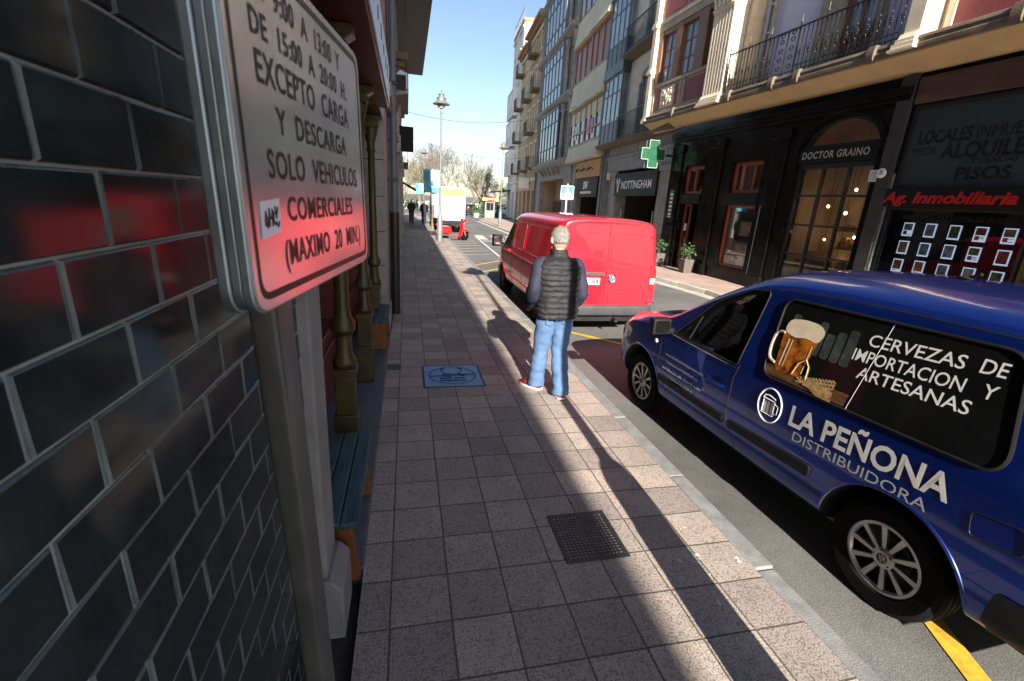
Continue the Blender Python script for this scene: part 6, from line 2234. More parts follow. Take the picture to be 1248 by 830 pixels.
def head(mb, c, yaw=0., pitch=0., s=1.):
    """skull, jaw, nose, ears; the face looks along +y"""
    n, k = 28, 20
    rot = Matrix.Rotation(yaw, 3, 'Z') @ Matrix.Rotation(pitch, 3, 'X')
    v = []
    for i in range(k+1):
        a = PI*i/k
        for j in range(n):
            q = 2*PI*j/n
            x = .083*math.sin(a)*math.cos(q); y = .100*math.sin(a)*math.sin(q); z = -.118*math.cos(a)
            if z < 0:
                t_ = -z/.118
                x *= 1-.30*t_; y *= 1-.05*t_
                if y < 0:
                    y *= 1-.35*t_
            if y > .05:
                fr = math.exp(-(x/.014)**2)
                y += fr*.022*math.exp(-((z+.012)/.022)**2)          # nose
                y -= .008*math.exp(-((abs(x)-.032)/.014)**2-((z-.012)/.012)**2)  # eye sockets
                y += .006*math.exp(-(x/.026)**2-((z+.055)/.008)**2)  # lips
                y += .008*math.exp(-(x/.03)**2-((z+.10)/.018)**2)   # chin
            v.append(Vector(c)+rot @ (Vector((x, y, z))*s))
    f = [(i*n+j, i*n+(j+1) % n, (i+1)*n+(j+1) % n, (i+1)*n+j) for i in range(k) for j in range(n)]
    mb.add(v, f)
    for sg in (-1, 1):
        e = MB(); e.ell((0, 0, 0), .014, .022, .034, n=10, k=8)
        mb.add([Vector(c)+rot @ ((Vector(p)+Vector((sg*.087, -.008, -.006)))*s) for p in e.v], e.f)

def person(label, loc, rz, J, C, group=None, detail=True, scale=1., hair_long=False):
    """J: joints, C: materials (top, sleeve, trousers, shoe, hair)"""
    t = thing('person', label, 'person', loc, rz, group)
    t.scale = (scale,)*3
    V_, E_, Rr = [], [], []
    def add(p, r_, par=None):
        V_.append(tuple(p)); Rr.append(r_)
        if par is not None:
            E_.append((par, len(V_)-1))
        return len(V_)-1
    pv = add(J['pelvis'], (.13, .10))
    sp = add(J['spine'], (.125, .09), pv); ch = add(J['chest'], (.135, .10), sp); nk = add(J['neck'], .055, ch); add(J['skull'], .05, nk)
    for s in 'LR':
        hp = add(J['hip'+s], .085, pv); kn = add(J['knee'+s], .056, hp); an = add(J['ankle'+s], .038, kn); add(J['toe'+s], (.036, .026), an)
        sh = add(J['sh'+s], .055, ch); el = add(J['el'+s], .04, sh); wr_ = add(J['wr'+s], .028, el)
        d = (Vector(J['wr'+s])-Vector(J['el'+s])).normalized()
        pm = add(Vector(J['wr'+s])+d*.06, (.035, .018), wr_)
        if detail:
            sd_ = Vector(J.get('palm'+s, (0, 1, 0))); sd_ = (sd_-d*sd_.dot(d)).normalized()
            cu_ = sd_.cross(d)*(1 if s == 'L' else -1)
            for k, (o_, ln_) in enumerate(((.027, .07), (.009, .08), (-.009, .074), (-.027, .058))):
                b0 = add(Vector(V_[pm])+sd_*o_+d*.03, .0095, pm)
                b1 = add(Vector(V_[b0])+d*ln_*.45+cu_*.012, .0085, b0)
                add(Vector(V_[b1])+d*ln_*.4+cu_*.03, .007, b1)
            t0 = add(Vector(J['wr'+s])+d*.03+sd_*.035, .011, wr_)
            add(Vector(V_[t0])+d*.045+sd_*.018+cu_*.012, .009, t0)
    me = skin_mesh(V_, E_, Rr)
    mb = MB(); mb.add([tuple(v.co) for v in me.vertices], [tuple(p.vertices) for p in me.polygons])
    hc = Vector(J['head'])
    head(mb, hc, J.get('yaw', 0), J.get('pitch', 0), 1.12 if detail else 1)
    m0 = bpy.data.meshes.new('body'); m0.from_pydata(mb.v, [], mb.f)
    body = fuse(m0, .009 if detail else .016)
    body.materials.clear(); body.materials.append(m_skin)
    ob = bpy.data.objects.new('body', body); COL.objects.link(ob); ob.parent = t
    # hair: a shell over the back and sides of the skull
    mb = MB()
    rot = Matrix.Rotation(J.get('yaw', 0), 3, 'Z')
    n, k = 30, 14
    v = []
    rnd = random.Random(3)
    for i in range(k+1):
        for j in range(n):
            q = 2*PI*j/n
            front = max(0, math.sin(q))
            amax = R(104)-front**1.5*R(58)
            if hair_long:
                amax = R(135)-front**1.5*R(85)
            a = amax*i/k
            rr_ = 1.05+.045*mnoise.noise(Vector((math.cos(q)*3, math.sin(q)*3, i*.5)))+.03*mnoise.noise(Vector((math.cos(q)*9, math.sin(q)*9, i*1.7)))
            if i == k:
                rr_ = .97
            p = Vector((.085*math.sin(a)*math.cos(q), .101*math.sin(a)*math.sin(q), .118*math.cos(a)))*rr_*(1.12 if detail else 1)
            v.append(hc+rot @ p)
    f = [(i*n+j, i*n+(j+1) % n, (i+1)*n+(j+1) % n, (i+1)*n+j) for i in range(k) for j in range(n)]
    mb.add(v, f)
    mb.build('hair', C[4], t, smooth=180)
    # trousers
    mb = MB()
    px_, py_, pz_ = J['pelvis']
    stack(mb, [(px_, py_, pz_-.14, .10, .10), (px_, py_-.01, pz_-.07, .175, .135), (px_, py_-.01, pz_+.02, .182, .138), (px_, py_, pz_+.10, .175, .125)], 32, 4)
    for s in 'LR':
        h_, k_, a_ = Vector(J['hip'+s]), Vector(J['knee'+s]), Vector(J['ankle'+s])
        limb(mb, [h_+Vector((0, -.01, .02)), h_.lerp(k_, .3), h_.lerp(k_, .7), k_, k_.lerp(a_, .35), k_.lerp(a_, .7), a_+Vector((0, -.01, .02)), a_+Vector((0, -.012, -.035))], [.102, .110, .097, .088, .087, .085, .086, .090], 20, 8, wr=.012, seed=ord(s))
    tr_ = mb.build('trousers', C[2], t, smooth=60)
    if detail:
        for sg in (-1, 1):
            mb = MB()
            mb.tube([(px_+sg*.085+a*.05, py_-.142-.0*abs(a)+b*.008, pz_-.11+b*.055) for a, b in ((-1, 1), (1, 1), (1, -.6), (0, -1), (-1, -.6), (-1, 1))], .0035, 5)
            mb.build('back_pocket', C[2], tr_)
    # shoes
    for s in 'LR':
        a_, o_ = Vector(J['ankle'+s]), Vector(J['toe'+s])
        d = (o_-a_); d.z = 0; d.normalize()
        sd_ = Vector((d.y, -d.x, 0))
        tilt = (a_.z-.09)
        heel = a_-d*.075+Vector((0, 0, -.05)); toe_ = o_+d*.06
        v, f = [], []
        secs = [(0, .034, .085), (.12, .042, .095), (.35, .044, .085), (.6, .05, .062), (.85, .045, .048), (1, .02, .03)]
        sole_z = lambda u: max(0.004, tilt*(1-u)*1.0)
        for u, hw, hh in secs:
            p = heel.lerp(toe_, u); z0 = sole_z(u)+.0
            for j in range(12):
                q = 2*PI*j/12
                zz = z0+.02+hh*max(0, math.sin(q)) if math.sin(q) > 0 else z0+.018
                v.append(tuple(Vector((p.x, p.y, 0))+sd_*hw*math.cos(q)+Vector((0, 0, zz))))
        L_ = len(secs)
        f = [(i*12+j, i*12+(j+1) % 12, (i+1)*12+(j+1) % 12, (i+1)*12+j) for i in range(L_-1) for j in range(12)]+[tuple(range(12)), tuple(range((L_-1)*12, L_*12))]
        mb = MB(); mb.add(v, f); so = mb.build('shoe', C[3], t, smooth=50)
        mb = MB(); v = []
        for u, hw, hh in secs:
            p = heel.lerp(toe_, u); z0 = sole_z(u)
            for sx, zz in ((-1, 0), (1, 0), (1, .022), (-1, .022)):
                v.append(tuple(Vector((p.x, p.y, 0))+sd_*(hw+.005)*sx+Vector((0, 0, z0+zz))))
        f = [(i*4+j, i*4+(j+1) % 4, (i+1)*4+(j+1) % 4, (i+1)*4+j) for i in range(L_-1) for j in range(4)]+[(0, 1, 2, 3), tuple(range((L_-1)*4, L_*4))]
        mb.add(v, f); mb.build('sole', m_sole if detail else C[3], so)
    # sleeves
    for s in 'LR':
        h_, e_, w_ = Vector(J['sh'+s]), Vector(J['el'+s]), Vector(J['wr'+s])
        mb = MB()
        ins = Vector((.05 if s == 'L' else -.05, 0, .01))
        limb(mb, [h_+ins, h_, h_.lerp(e_, .5), e_, e_.lerp(w_, .5), w_.lerp(e_, .08), w_], [.066, .078, .074, .068, .062, .052, .047], 16, 6, wr=.014, seed=ord(s)+3)
        mb.build('sleeve', C[1], t, smooth=60)
    # top
    cx_, cy_, cz_ = J['chest']
    sx_, sy_, sz_ = J['spine']
    top = [(px_, py_-.005, pz_-.105, .200, .150), (px_, py_-.005, pz_-.095, .208, .156), (px_, py_-.005, pz_-.02, .215, .162), (sx_, sy_-.0, sz_, .210, .158), ((sx_+cx_)/2, (sy_+cy_)/2, (sz_+cz_)/2, .222, .160), (cx_, cy_, cz_, .228, .152), (cx_, cy_, cz_+.07, .218, .130), (cx_, cy_+.01, cz_+.118, .165, .105), (J['neck'][0], J['neck'][1]-.005, J['neck'][2]-.0, .092, .085), (J['neck'][0], J['neck'][1]+.004, J['neck'][2]+.062, .078, .080)]
    def puff(z, q):
        if not detail:
            return 0
        u = (z-pz_)/.056
        u += .22*mnoise.noise(Vector((math.cos(q)*2.2, math.sin(q)*2.2, z*3)))
        e = .013*abs(math.sin(PI*u))**.6 if z < cz_+.13 else .004
        e += .009*mnoise.noise(Vector((math.cos(q)*8, math.sin(q)*8, z*30)))
        return e
    mb = MB(); stack(mb, top, 72 if detail else 24, 14 if detail else 3, fn=puff)
    mb.build('jacket' if not detail else 'vest', C[0], t, smooth=75)
    return t

J = dict(pelvis=(0, 0, .98), spine=(-.005, 0, 1.14), chest=(-.01, .01, 1.35), neck=(-.005, .035, 1.50), skull=(0, .055, 1.60), head=(0.005, .07, 1.655), yaw=R(8), pitch=R(-4),
         hipL=(-.088, 0, .92), kneeL=(-.098, .09, .51), ankleL=(-.112, .145, .092), toeL=(-.20, .27, .04),
         hipR=(.092, 0, .92), kneeR=(.078, -.0, .50), ankleR=(.068, -.15, .105), toeR=(.075, -.0, .035),
         shL=(-.205, .005, 1.40), elL=(-.285, -.05, 1.12), wrL=(-.235, .15, .97), palmL=(.3, .8, .4),
         shR=(.195, .005, 1.40), elR=(.262, -.04, 1.12), wrR=(.215, .13, .95), palmR=(-.3, .8, .4))
man = person('grey haired man in black quilted vest and blue jeans walking away on the pavement', (1.515, 4.50, 0), R(2), J, (m_vest, m_navy, m_jeans, m_shoe, m_hair))
mb = MB(); mb.tube([(-.315, -.02, 1.20), (-.335, -.03, 1.19)], .004, 5)
mb.box(-.375, -.36, -.045, -.02, 1.19, 1.205)
J2 = dict(J)
J2.update(dict(elL=(-.27, -.05, 1.14), wrL=(-.26, .06, .88), yaw=0, kneeL=(-.10, .06, .51), ankleL=(-.10, .12, .09), toeL=(-.11, .26, .04), kneeR=(.09, .02, .50), ankleR=(.09, -.12, .11), toeR=(.09, .02, .035)))
person('distant pedestrian in dark navy clothes walking on the pavement near the lamp post', (1.22, 36.0, 0), R(175), J2, (m_navy, m_navy, m_navy, m_shoedark, m_hedge if False else m_black), None, False, .97)
J3 = dict(J2)
J3.update(dict(elL=(-.25, .06, 1.14), wrL=(-.12, .2, 1.12), elR=(.25, .06, 1.14), wrR=(.12, .2, 1.12)))
m_khaki = M('khaki_cloth', (.10, .085, .06), .9, var=.2)
m_bluecoat = M('olive_coat', (.045, .042, .035), .9, var=.2)
person('distant pedestrian in an olive coat and khaki trousers by the left shop fronts', (.32, 36.0, 0), R(178), J3, (m_bluecoat, m_bluecoat, m_khaki, m_shoedark, m_black), None, False, .97)
person('distant person in dark clothes standing by the far parked white car', (11.6, 62.0, -.1), R(90), J2, (m_black, m_black, m_navy, m_shoedark, m_black), None, False, 1.0)

# ================================================================== PARKING SIGN
SA = R(8.5)
sgn = thing('parking_sign', 'large pale loading bay sign with black Spanish lettering on a leaning steel post', 'sign', (-.2, .92, 0))
def plate(u, v, off):
    """u along the plate, v height, off out of its face"""
    off -= (v-2.05)*.022            # the box leans back a little
    return (-.1577+.2+math.sin(SA)*u+math.cos(SA)*off, .5641-.92+math.cos(SA)*u-math.sin(SA)*off, v)  # noqa
def on_plate(mb, poly, o0, o1, m=0):
    n = len(poly)
    vv = [plate(a, b, o0) for a, b in poly]+[plate(a, b, o1) for a, b in poly]
    mb.add(vv, [tuple(range(n)), tuple(range(2*n-1, n-1, -1))]+[(i, i+n, (i+1) % n+n, (i+1) % n) for i in range(n)], m)
u0_, u1_, v0_, v1_ = -.035, .482, 1.862, 2.25
rim_ = roundpoly([(u0_, v0_), (u1_, v0_), (u1_, v1_), (u0_, v1_)], .032, 8)
mb = MB()
on_plate(mb, rim_, -.036, -.0235); on_plate(mb, roundpoly([(u0_+.003, v0_+.003), (u1_-.003, v0_+.003), (u1_-.003, v1_-.003), (u0_+.003, v1_-.003)], .03, 8), -.0232, -.0125); on_plate(mb, rim_, -.0122, -.0012)
mb.build('sign_casing', m_galv, sgn, bevel=.002)
mb = MB(); on_plate(mb, roundpoly([(u0_+.004, v0_+.004), (u1_-.004, v0_+.004), (u1_-.004, v1_-.004), (u0_+.004, v1_-.004)], .03, 8), -.001, .001)
mb.build('sign_face', m_signface, sgn)
mb = MB()
o_ = roundpoly([(u0_+.013, v0_+.015), (u1_-.015, v0_+.015), (u1_-.015, v1_-.013), (u0_+.013, v1_-.013)], .026, 8)
i_ = roundpoly([(u0_+.0195, v0_+.0235), (u1_-.0225, v0_+.0235), (u1_-.0225, v1_-.0215), (u0_+.0195, v1_-.0215)], .020, 8)
n = len(o_)
mb.add([plate(a, b, .0016) for a, b in o_]+[plate(a, b, .0016) for a, b in i_], [(i, (i+1) % n, (i+1) % n+n, i+n) for i in range(n)])
def sl(txt, u, v, width, cap, bold=.0004):
    mb.text(txt, lambda x, y: plate(u+x, v+y, .0018), cap=cap, width=width, bold=bold, space=1.1)
sl('DE  9:00  A  13:00  Y', .025, 2.191, .325, .026)
sl('DE  15:00  A  20:00  H.', .025, 2.152, .355, .026)
sl('EXCEPTO  CARGA', .028, 2.107, .355, .033)
sl('Y  DESCARGA', .068, 2.060, .29, .030)
sl('SOLO  VEHICULOS', .032, 2.010, .385, .032)
sl('COMERCIALES', .075, 1.961, .300, .030)
sl('(MAXIMO  20  MIN.)', .055, 1.908, .365, .032)
mb.build('lettering', m_black, sgn, smooth=0)
mb = MB(); on_plate(mb, [(-.004, 1.944), (.047, 1.950), (.050, 1.988), (-.001, 1.984)], .0020, .0024); stk = mb.build('sticker', m_sticker, sgn)
mb = MB()
for ln_ in ([(.006, 1.958), (.009, 1.974), (.013, 1.966), (.011, 1.956), (.007, 1.965)], [(.016, 1.957), (.018, 1.977), (.022, 1.965), (.018, 1.966)], [(.024, 1.957), (.026, 1.976), (.031, 1.972), (.026, 1.966), (.032, 1.958)], [(.034, 1.979), (.036, 1.966), (.041, 1.978)], [(.034, 1.962), (.039, 1.956), (.043, 1.962)], [(.005, 1.964), (.02, 1.968), (.03, 1.966)]):
    mb.tube([plate(a, b, .0028) for a, b in ln_], .0011, 5)
mb.build('scribble', m_black, stk)
# leaning post (near left corner -0.22, 0.70 at z=1.82)
mb = MB()
v = []
for z in (0, 2.6):
    yb = .70+.128*(1.82-z)
    c_ = [(-.222, yb), (-.184, yb), (-.184, yb+.098), (-.222, yb+.098)]
    c_ = roundpoly(c_, .008, 3)
    v += [(x+.2, y-.92, z) for x, y in c_]
n = len(v)//2
mb.add(v, [(i, (i+1) % n, (i+1) % n+n, i+n) for i in range(n)]+[tuple(range(n)), tuple(range(2*n-1, n-1, -1))])
mb.build('post', m_steelpost, sgn)
for z in (1.93, 2.17):
    mb = MB()
    yb = .70+.128*(1.82-z)
    mb.box(-.228+.2, -.148+.2-.005, yb-.92-.004, yb-.92+.102, z-.012, z+.012)
    mb.build('clamp', m_galv, sgn, bevel=.003)

# ================================================================== LAMP POSTS
def street_lamp(label, loc, rz=0):
    t = thing('street_lamp', label, 'street lamp', loc, rz, 'street lamps')
    mb = MB(); mb.lathe([(.125, 0), (.125, 1.12), (.10, 1.2), (.055, 1.26)], (0, 0, 0), 20); mb.box(-.13, -.118, -.06, .06, .35, .85); mb.build('base', m_lampgrey, t, bevel=.004)
    mb = MB(); mb.lathe([(.056, 1.22), (.05, 2.6), (.044, 4.2), (.034, 5.72)], (0, 0, 0), 14)
    mb.lathe([(.058, 3.2), (.058, 3.26)], (0, 0, 0), 14); mb.lathe([(.05, 5.5), (.055, 5.56), (.05, 5.62)], (0, 0, 0), 14)
    mb.build('pole', m_lampgrey, t)
    mb = MB(); mb.lathe([(.05, 5.70), (.12, 5.74), (.17, 5.82), (.18, 5.86), (.37, 5.87), (.375, 5.89), (.34, 5.91), (.22, 5.99), (.215, 6.0)], (0, 0, 0), 24); mb.lathe([(.19, 6.001), (.19, 6.10), (.205, 6.11), (.205, 6.13), (.15, 6.17), (.13, 6.175)], (0, 0, 0), 20); mb.lathe([(.11, 6.176), (.11, 6.25), (.135, 6.26), (.135, 6.28), (.06, 6.31), (.02, 6.32), (.018, 6.38), (.03, 6.40), (.006, 6.46)], (0, 0, 0), 16)
    hd = mb.build('lantern', m_lampgrey, t)
    mb = MB(); mb.lathe([(.11, 5.725), (.168, 5.80), (.176, 5.85)], (0, 0, 0), 20); mb.build('diffuser', m_lens, hd)
    return t
L1 = street_lamp('slim grey street lamp with hat shaped lantern beside the red scooter', (1.50, 22.48, 0))
dup(L1, (7.3, 37.7, 0), None, 'slim grey street lamp with hat shaped lantern on the right pavement')
dup(L1, (1.52, .42, 0), None, 'slim grey street lamp at the kerb nearest the camera')
dup(L1, (1.6, 47.5, 0), None, 'slim grey street lamp farthest off on the left pavement')
def banner(loc, label):
    t = thing('street_banner', label, 'banner', loc, 0, 'banners on the lamp posts')
    v = []
    mb = MB()
    for sx_, m_ in ((-.72, 0),):
        N = 8
        for (x0, x1, z0, z1, mi) in ((-.38, 0, .22, .95, 0), (-.72, -.38, .22, .95, 1), (-.72, 0, 0, .22, 1)):
            for i in range(N):
                a, b = x0+(x1-x0)*i/N, x0+(x1-x0)*(i+1)/N
                w_ = lambda x: .02*math.sin(x*9)
                mb.add([(a, w_(a), z0), (b, w_(b), z0), (b, w_(b), z1), (a, w_(a), z1), (a, w_(a)+.004, z0), (b, w_(b)+.004, z0), (b, w_(b)+.004, z1), (a, w_(a)+.004, z1)], [(0, 1, 2, 3), (7, 6, 5, 4), (0, 4, 5, 1), (3, 2, 6, 7)], mi)
    mb.build('cloth', [m_banner, m_bannerblue], t)
    mb = MB(); mb.tube([(-.74, 0, .97), (.06, 0, .97)], .014, 6); mb.build('banner_arm', m_lampgrey, t); mb = MB(); mb.tube([(-.74, 0, -.01), (.06, 0, -.01)], .014, 6); mb.build('banner_arm', m_lampgrey, t)
    mb = MB()
    for k in range(4):
        mb.box(-.66, -.66+.2-.03*(k % 2), -.04, -.036, .78-k*.1, .83-k*.1)
    mb.ell((-.30, -.035, .38), .06, .012, .14)
    mb.build('print', m_signblue, t)
    return t
banner((1.445, 22.48, 2.2), 'blue and white banner hung on the lamp post by the scooter')
banner((1.545, 47.5, 2.2), 'small blue banner on the farthest lamp post')
t = thing('traffic_sign', 'back of a small grey sign plate on the lamp post under the blue banner', 'traffic sign', (1.36, 22.62, 1.62))
mb = MB(); mb.box(-.28, .12, 0, .012, 0, .5); mb.build('plate', m_galv, t, bevel=.004)
mb = MB(); mb.box(-.1, .17, -.03, -.001, .2, .25); mb.build('clamp', m_galv, t)

# twin lantern lamp far off
t = thing('twin_lamp', 'tall black post with two stacked lanterns far beyond the crossing', 'street lamp', (9.9, 60, -.12))
mb = MB(); mb.lathe([(.14, 0), (.12, .8), (.06, 1.0), (.05, 4.6)], (0, 0, 0), 12); mb.build('pole', m_iron, t)
for z in (3.7, 4.6):
    mb = MB(); mb.lathe([(.06, z), (.22, z+.12), (.26, z+.42), (.30, z+.44), (.12, z+.6), (.03, z+.68)], (0, 0, 0), 12); mb.build('lantern', m_iron, t)
t = thing('kiosk', 'small ochre kiosk with a flat roof beside the twin lantern', 'kiosk', (9.9, 58.5, -.12))
mb = MB(); mb.box(-.6, .6, -.5, .5, 0, 2.0); mb.build('cabin', m_stone_grey, t, bevel=.02)
mb = MB(); mb.box(-1.0, 1.0, -.8, .8, 2.0, 2.35); mb.build('roof', m_awning, t, bevel=.03)
mb = MB(); mb.box(-.45, .45, -.515, -.501, .9, 1.8); mb.build('window', m_pane, t)
# round no entry sign and bollards far away
t = thing('traffic_sign', 'round red no entry sign on a pole far down the right pavement', 'traffic sign', (8.6, 50, 0))
mb = MB(); mb.tube([(0, 0, 0), (0, 0, 2.3)], .03, 8); mb.build('pole', m_galv, t)
mb = MB(); mb.lathe([(.33, -.05), (.33, -.035)], (0, 0, 2.1), 24, 'y'); mb.build('disc', m_redletter, t)
mb = MB(); mb.box(-.22, .22, -.06, -.052, 2.04, 2.16); mb.build('bar', m_whitep, t)
# pedestrian crossing sign
t = thing('crossing_sign', 'square blue pedestrian crossing sign on a white pole behind the red van', 'traffic sign', (7.42, 21.9, 0), R(-6))
mb = MB(); mb.tube([(0, .03, 0), (0, .03, 2.95)], .03, 10); mb.build('pole', m_whitep, t)
mb = MB(); mb.prism(roundpoly([(-.31, 2.24), (.31, 2.24), (.31, 2.86), (-.31, 2.86)], .04), -.012, 0, 'y'); mb.build('plate', m_whitep, t)
mb = MB(); mb.prism(roundpoly([(-.285, 2.33), (.285, 2.33), (.285, 2.835), (-.285, 2.835)], .03), -.016, -.0125, 'y'); mb.build('blue_field', m_signblue, t)
mb = MB(); mb.prism([(-.24, 2.37), (.24, 2.37), (0, 2.79)], -.020, -.0165, 'y'); mb.build('triangle', m_whitep, t)
mb = MB()
for ln_, r_ in (([(0, 2.66), (.005, 2.64)], .028), ([(0, 2.62), (-.01, 2.52)], .026), ([(-.01, 2.52), (.04, 2.46), (.03, 2.40)], .016), ([(-.01, 2.52), (-.05, 2.46), (-.09, 2.41)], .016), ([(.0, 2.60), (.05, 2.56), (.08, 2.53)], .012), ([(0, 2.60), (-.05, 2.57), (-.07, 2.52)], .012)):
    mb.tube([(x, -.022, z) for x, z in ln_], r_*.8, 6)
for k in range(5):
    mb.box(-.2+k*.085, -.15+k*.085, -.0225, -.0205, 2.375, 2.395)
mb.build('walker_symbol', m_black, t)
mb = MB(); mb.box(-.2, .2, -.0135, -.0122, 2.262, 2.31); mb.build('small_print', m_signblue, t)

# overhead cables
for k, (a, b, sag, lab) in enumerate((((-.3, 27, 6.2), (11, 30, 8.2), .9, 'upper thin cable spanning the street'), ((-.3, 38, 6.4), (12, 44, 6.2), .9, 'lower thin cable spanning the street far off'))):
    a, b = Vector(a), Vector(b)
    mb = MB(); mb.tube([a.lerp(b, i/20)+Vector((0, 0, -sag*4*(i/20)*(1-i/20))) for i in range(21)], .012, 5)
    o = mb.build('cable', m_wire)
    tag(o, lab, 'cable')

# ================================================================== PARK TREES
def twig_tree(seed, H, spread, bud, budden):
    rnd = random.Random(seed)
    tr, cr, lf = MB(), MB(), MB()
    def br(p, d, L, r_, lev):
        pts = [p]
        q = p.copy(); dd = d.copy()
        for i in range(3):
            dd = (dd+Vector((rnd.gauss(0, .16), rnd.gauss(0, .16), rnd.gauss(.05, .1)))).normalized()
            q = q+dd*L/3
            pts.append(q.copy())
        r_ = max(r_, .013)
        rs_ = [r_, r_*.88, r_*.76, r_*.62]
        (tr if lev < 2 else cr).tube(pts, rs_, 6 if lev < 2 else (4 if lev < 4 else 3), 0, False)
        if lev >= 6:
            return
        if lev >= 4:
            for k in range(max(1, budden-1)):
                c_ = pts[rnd.randint(1, 3)]+Vector((rnd.gauss(0, .16), rnd.gauss(0, .16), rnd.gauss(0, .16)))
                a_ = Vector((rnd.gauss(0, 1), rnd.gauss(0, 1), rnd.gauss(0, 1))).normalized()*rnd.uniform(.05, .13)
                b_ = a_.cross(Vector((rnd.gauss(0, 1), rnd.gauss(0, 1), rnd.gauss(0, 1)))).normalized()*.05
                lf.add([c_-a_, c_+b_, c_+a_, c_-b_], [(0, 1, 2, 3)])
        n_ = 3 if lev < 4 else rnd.choice((2, 3, 3))
        for k in range(n_):
            ax = Vector((rnd.gauss(0, 1), rnd.gauss(0, 1), rnd.gauss(0, 1))).normalized()
            nd = (dd+ax*spread*rnd.uniform(.6, 1.2)).normalized()
            if nd.z < -.15:
                nd.z *= -.3
            br(pts[-1] if k < 2 else pts[2], nd, L*rnd.uniform(.66, .86), r_*.60, lev+1)
    br(Vector((0, 0, 0)), Vector((0, 0, 1)), H*.27, H*.022, 0)
    return tr, cr, lf
proto = []
for i, (sd_, H, sp_, bud, den, lab) in enumerate(((1, 11, .62, m_blossom, 2, 'bare'), (5, 10, .66, m_budgreen, 5, 'green'), (9, 12, .55, m_blossom, 3, 'tall'))):
    tr, cr, lf = twig_tree(sd_, H, sp_, bud, den)
    t = thing('park_tree', 'x', 'tree', (0, 90, -.12), 0, 'leafless park trees beyond the street')
    tr.build('trunk', m_bark, t, smooth=60); c_ = cr.build('crown', m_twig, t, smooth=60); lf.build('foliage', bud, c_, smooth=0)
    proto.append(t)
spots = [(0, 4.5, 84, 1.0, 0, 'bare budding tree behind the blue banner'), (2, 8.2, 92, 1.0, 1, 'tall bare tree rising above the white truck'), (1, 12.5, 88, .85, 2, 'yellow green budding tree right of the truck'),
         (0, 10.8, 78, .82, 2.2, 'pinkish bare tree in front of its taller neighbours right of the truck'), (1, -1.2, 74, .95, 4, 'yellow green tree at the far end of the left house fronts'), (1, 2.2, 68, .8, 5, 'nearest yellow green tree over the left pavement'),
         (2, 16.5, 100, .75, .5, 'bare tree seen between the twin lantern and the far lamp'), (1, 18.5, 86, .62, 1.2, 'low yellow green tree before the white corner block'), (0, 21.5, 92, .7, 3, 'bare tree beside the awning of the white corner block'),
         (2, -4.5, 95, .9, 2, 'bare tree mostly hidden by the left house fronts'), (0, 14.8, 80, .55, 4.4, 'small pinkish tree behind the far parked white car'),
         (2, 6.0, 104, 1.15, 3.1, 'tallest bare tree standing at the back behind the box truck'), (0, 11.2, 100, 1.1, 5.2, 'wide bare crown at the back between truck and twin lantern'), (1, 15.2, 94, .95, .4, 'rounded yellow green crown just left of the far right lamp'), (0, 3.0, 98, 1.05, 1.7, 'bare crown at the back left of the blue banner')]
used = [False]*3
for k, x, y, s_, rz_, lab in spots:
    if not used[k]:
        o = proto[k]; used[k] = True
        o.location = (x, y, -.12); o.rotation_euler = (0, 0, rz_); o.scale = (s_,)*3; o['label'] = lab
    else:
        dup(proto[k], (x, y, -.12), rz_, lab, None, s_)
t = thing('street_tree', 'brown pollarded trunk on the pavement beside the white truck', 'tree', (1.66, 31.2, 0))
mb = MB(); mb.tube([(0, 0, 0), (.02, 0, 1.0), (-.02, .02, 2.0), (.0, 0, 2.6)], [.17, .13, .12, .13], 10); mb.build('trunk', m_bark, t, smooth=60)
mb = MB(); rnd = random.Random(6)
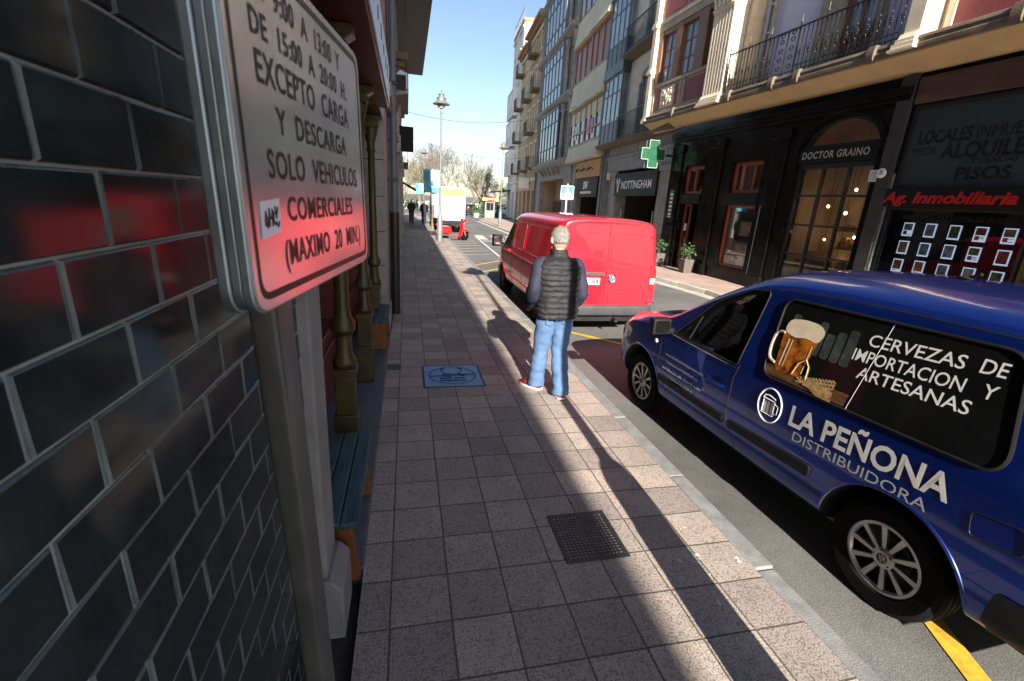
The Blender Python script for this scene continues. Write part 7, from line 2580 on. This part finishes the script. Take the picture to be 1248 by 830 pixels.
for k in range(7):
    q = k*.9
    p1 = Vector((.25*math.cos(q), .25*math.sin(q), 3.0)); p2 = Vector((.5*math.cos(q+.2), .5*math.sin(q+.2), 3.6))
    mb.tube([(0, 0, 2.5), p1, p2], [.06, .04, .015], 6)
    for j in range(5):
        e = p2+Vector((rnd.gauss(0, .25), rnd.gauss(0, .25), rnd.uniform(.3, .8))); mb.tube([p1.lerp(p2, rnd.uniform(.3, 1)), e], [.014, .005], 4)
mb.build('crown', m_twig, t)
# hedges and shrubs of the park edge
for x, y, sx_, sz_, mm, lab in ((5.6, 76, 2.4, .7, m_hedge, 'low green hedge behind the white truck'), (11.5, 75, 3.2, .8, m_hedge, 'long green hedge beyond the dark far car'), (18.5, 76, 3.5, .9, m_hedge, 'green hedge behind the far parked white car'), (8.2, 57.5, .5, .7, m_leaf, 'leafy shrub in a tub left of the kiosk'), (-.5, 76, 2.2, .8, m_hedge, 'green hedge at the end of the left pavement')):
    t = thing('hedge' if sx_ > 1 else 'shrub', lab, 'hedge' if sx_ > 1 else 'shrub', (x, y, -.12))
    rnd = random.Random(int(x*10))
    mb = MB()
    for k in range(int(500*sx_)):
        p = Vector((rnd.uniform(-sx_, sx_), rnd.uniform(-.6, .6) if sx_ > 1 else rnd.uniform(-.4, .4), sz_+rnd.gauss(0, .45)*sz_))
        if p.z < 0.05:
            continue
        a_ = Vector((rnd.gauss(0, 1), rnd.gauss(0, 1), rnd.gauss(0, 1))).normalized()*rnd.uniform(.07, .15)
        b_ = a_.cross(Vector((rnd.gauss(0, 1), rnd.gauss(0, 1), rnd.gauss(0, 1)))).normalized()*.08
        mb.add([p-a_, p+b_, p+a_, p-b_], [(0, 1, 2, 3)])
    mb.build('foliage', mm, t, smooth=0)
    if sx_ <= 1:
        mb = MB(); mb.lathe([(.3, 0), (.42, .5), (.42, .55)], (0, 0, 0), 16); mb.build('tub', m_kerb2, t)
    mb = MB()
    for k in range(6):
        x_ = -sx_*.8+sx_*1.6*k/5
        mb.tube([(x_, 0, 0), (x_+.1, 0, sz_*1.3)], .025, 5)
    mb.build('stem', m_bark, t)
t = thing('park_wall', 'long low cream wall at the park edge', 'wall', (8, 79, -.12))
mb = MB(); mb.box(-18, 22, -.2, .2, 0, 1.3); mb.build('wall', m_whitewall, t)
mb = MB(); mb.box(-18.1, 22.1, -.26, .26, 1.301, 1.42); mb.build('coping', m_kerb2, t, bevel=.02)
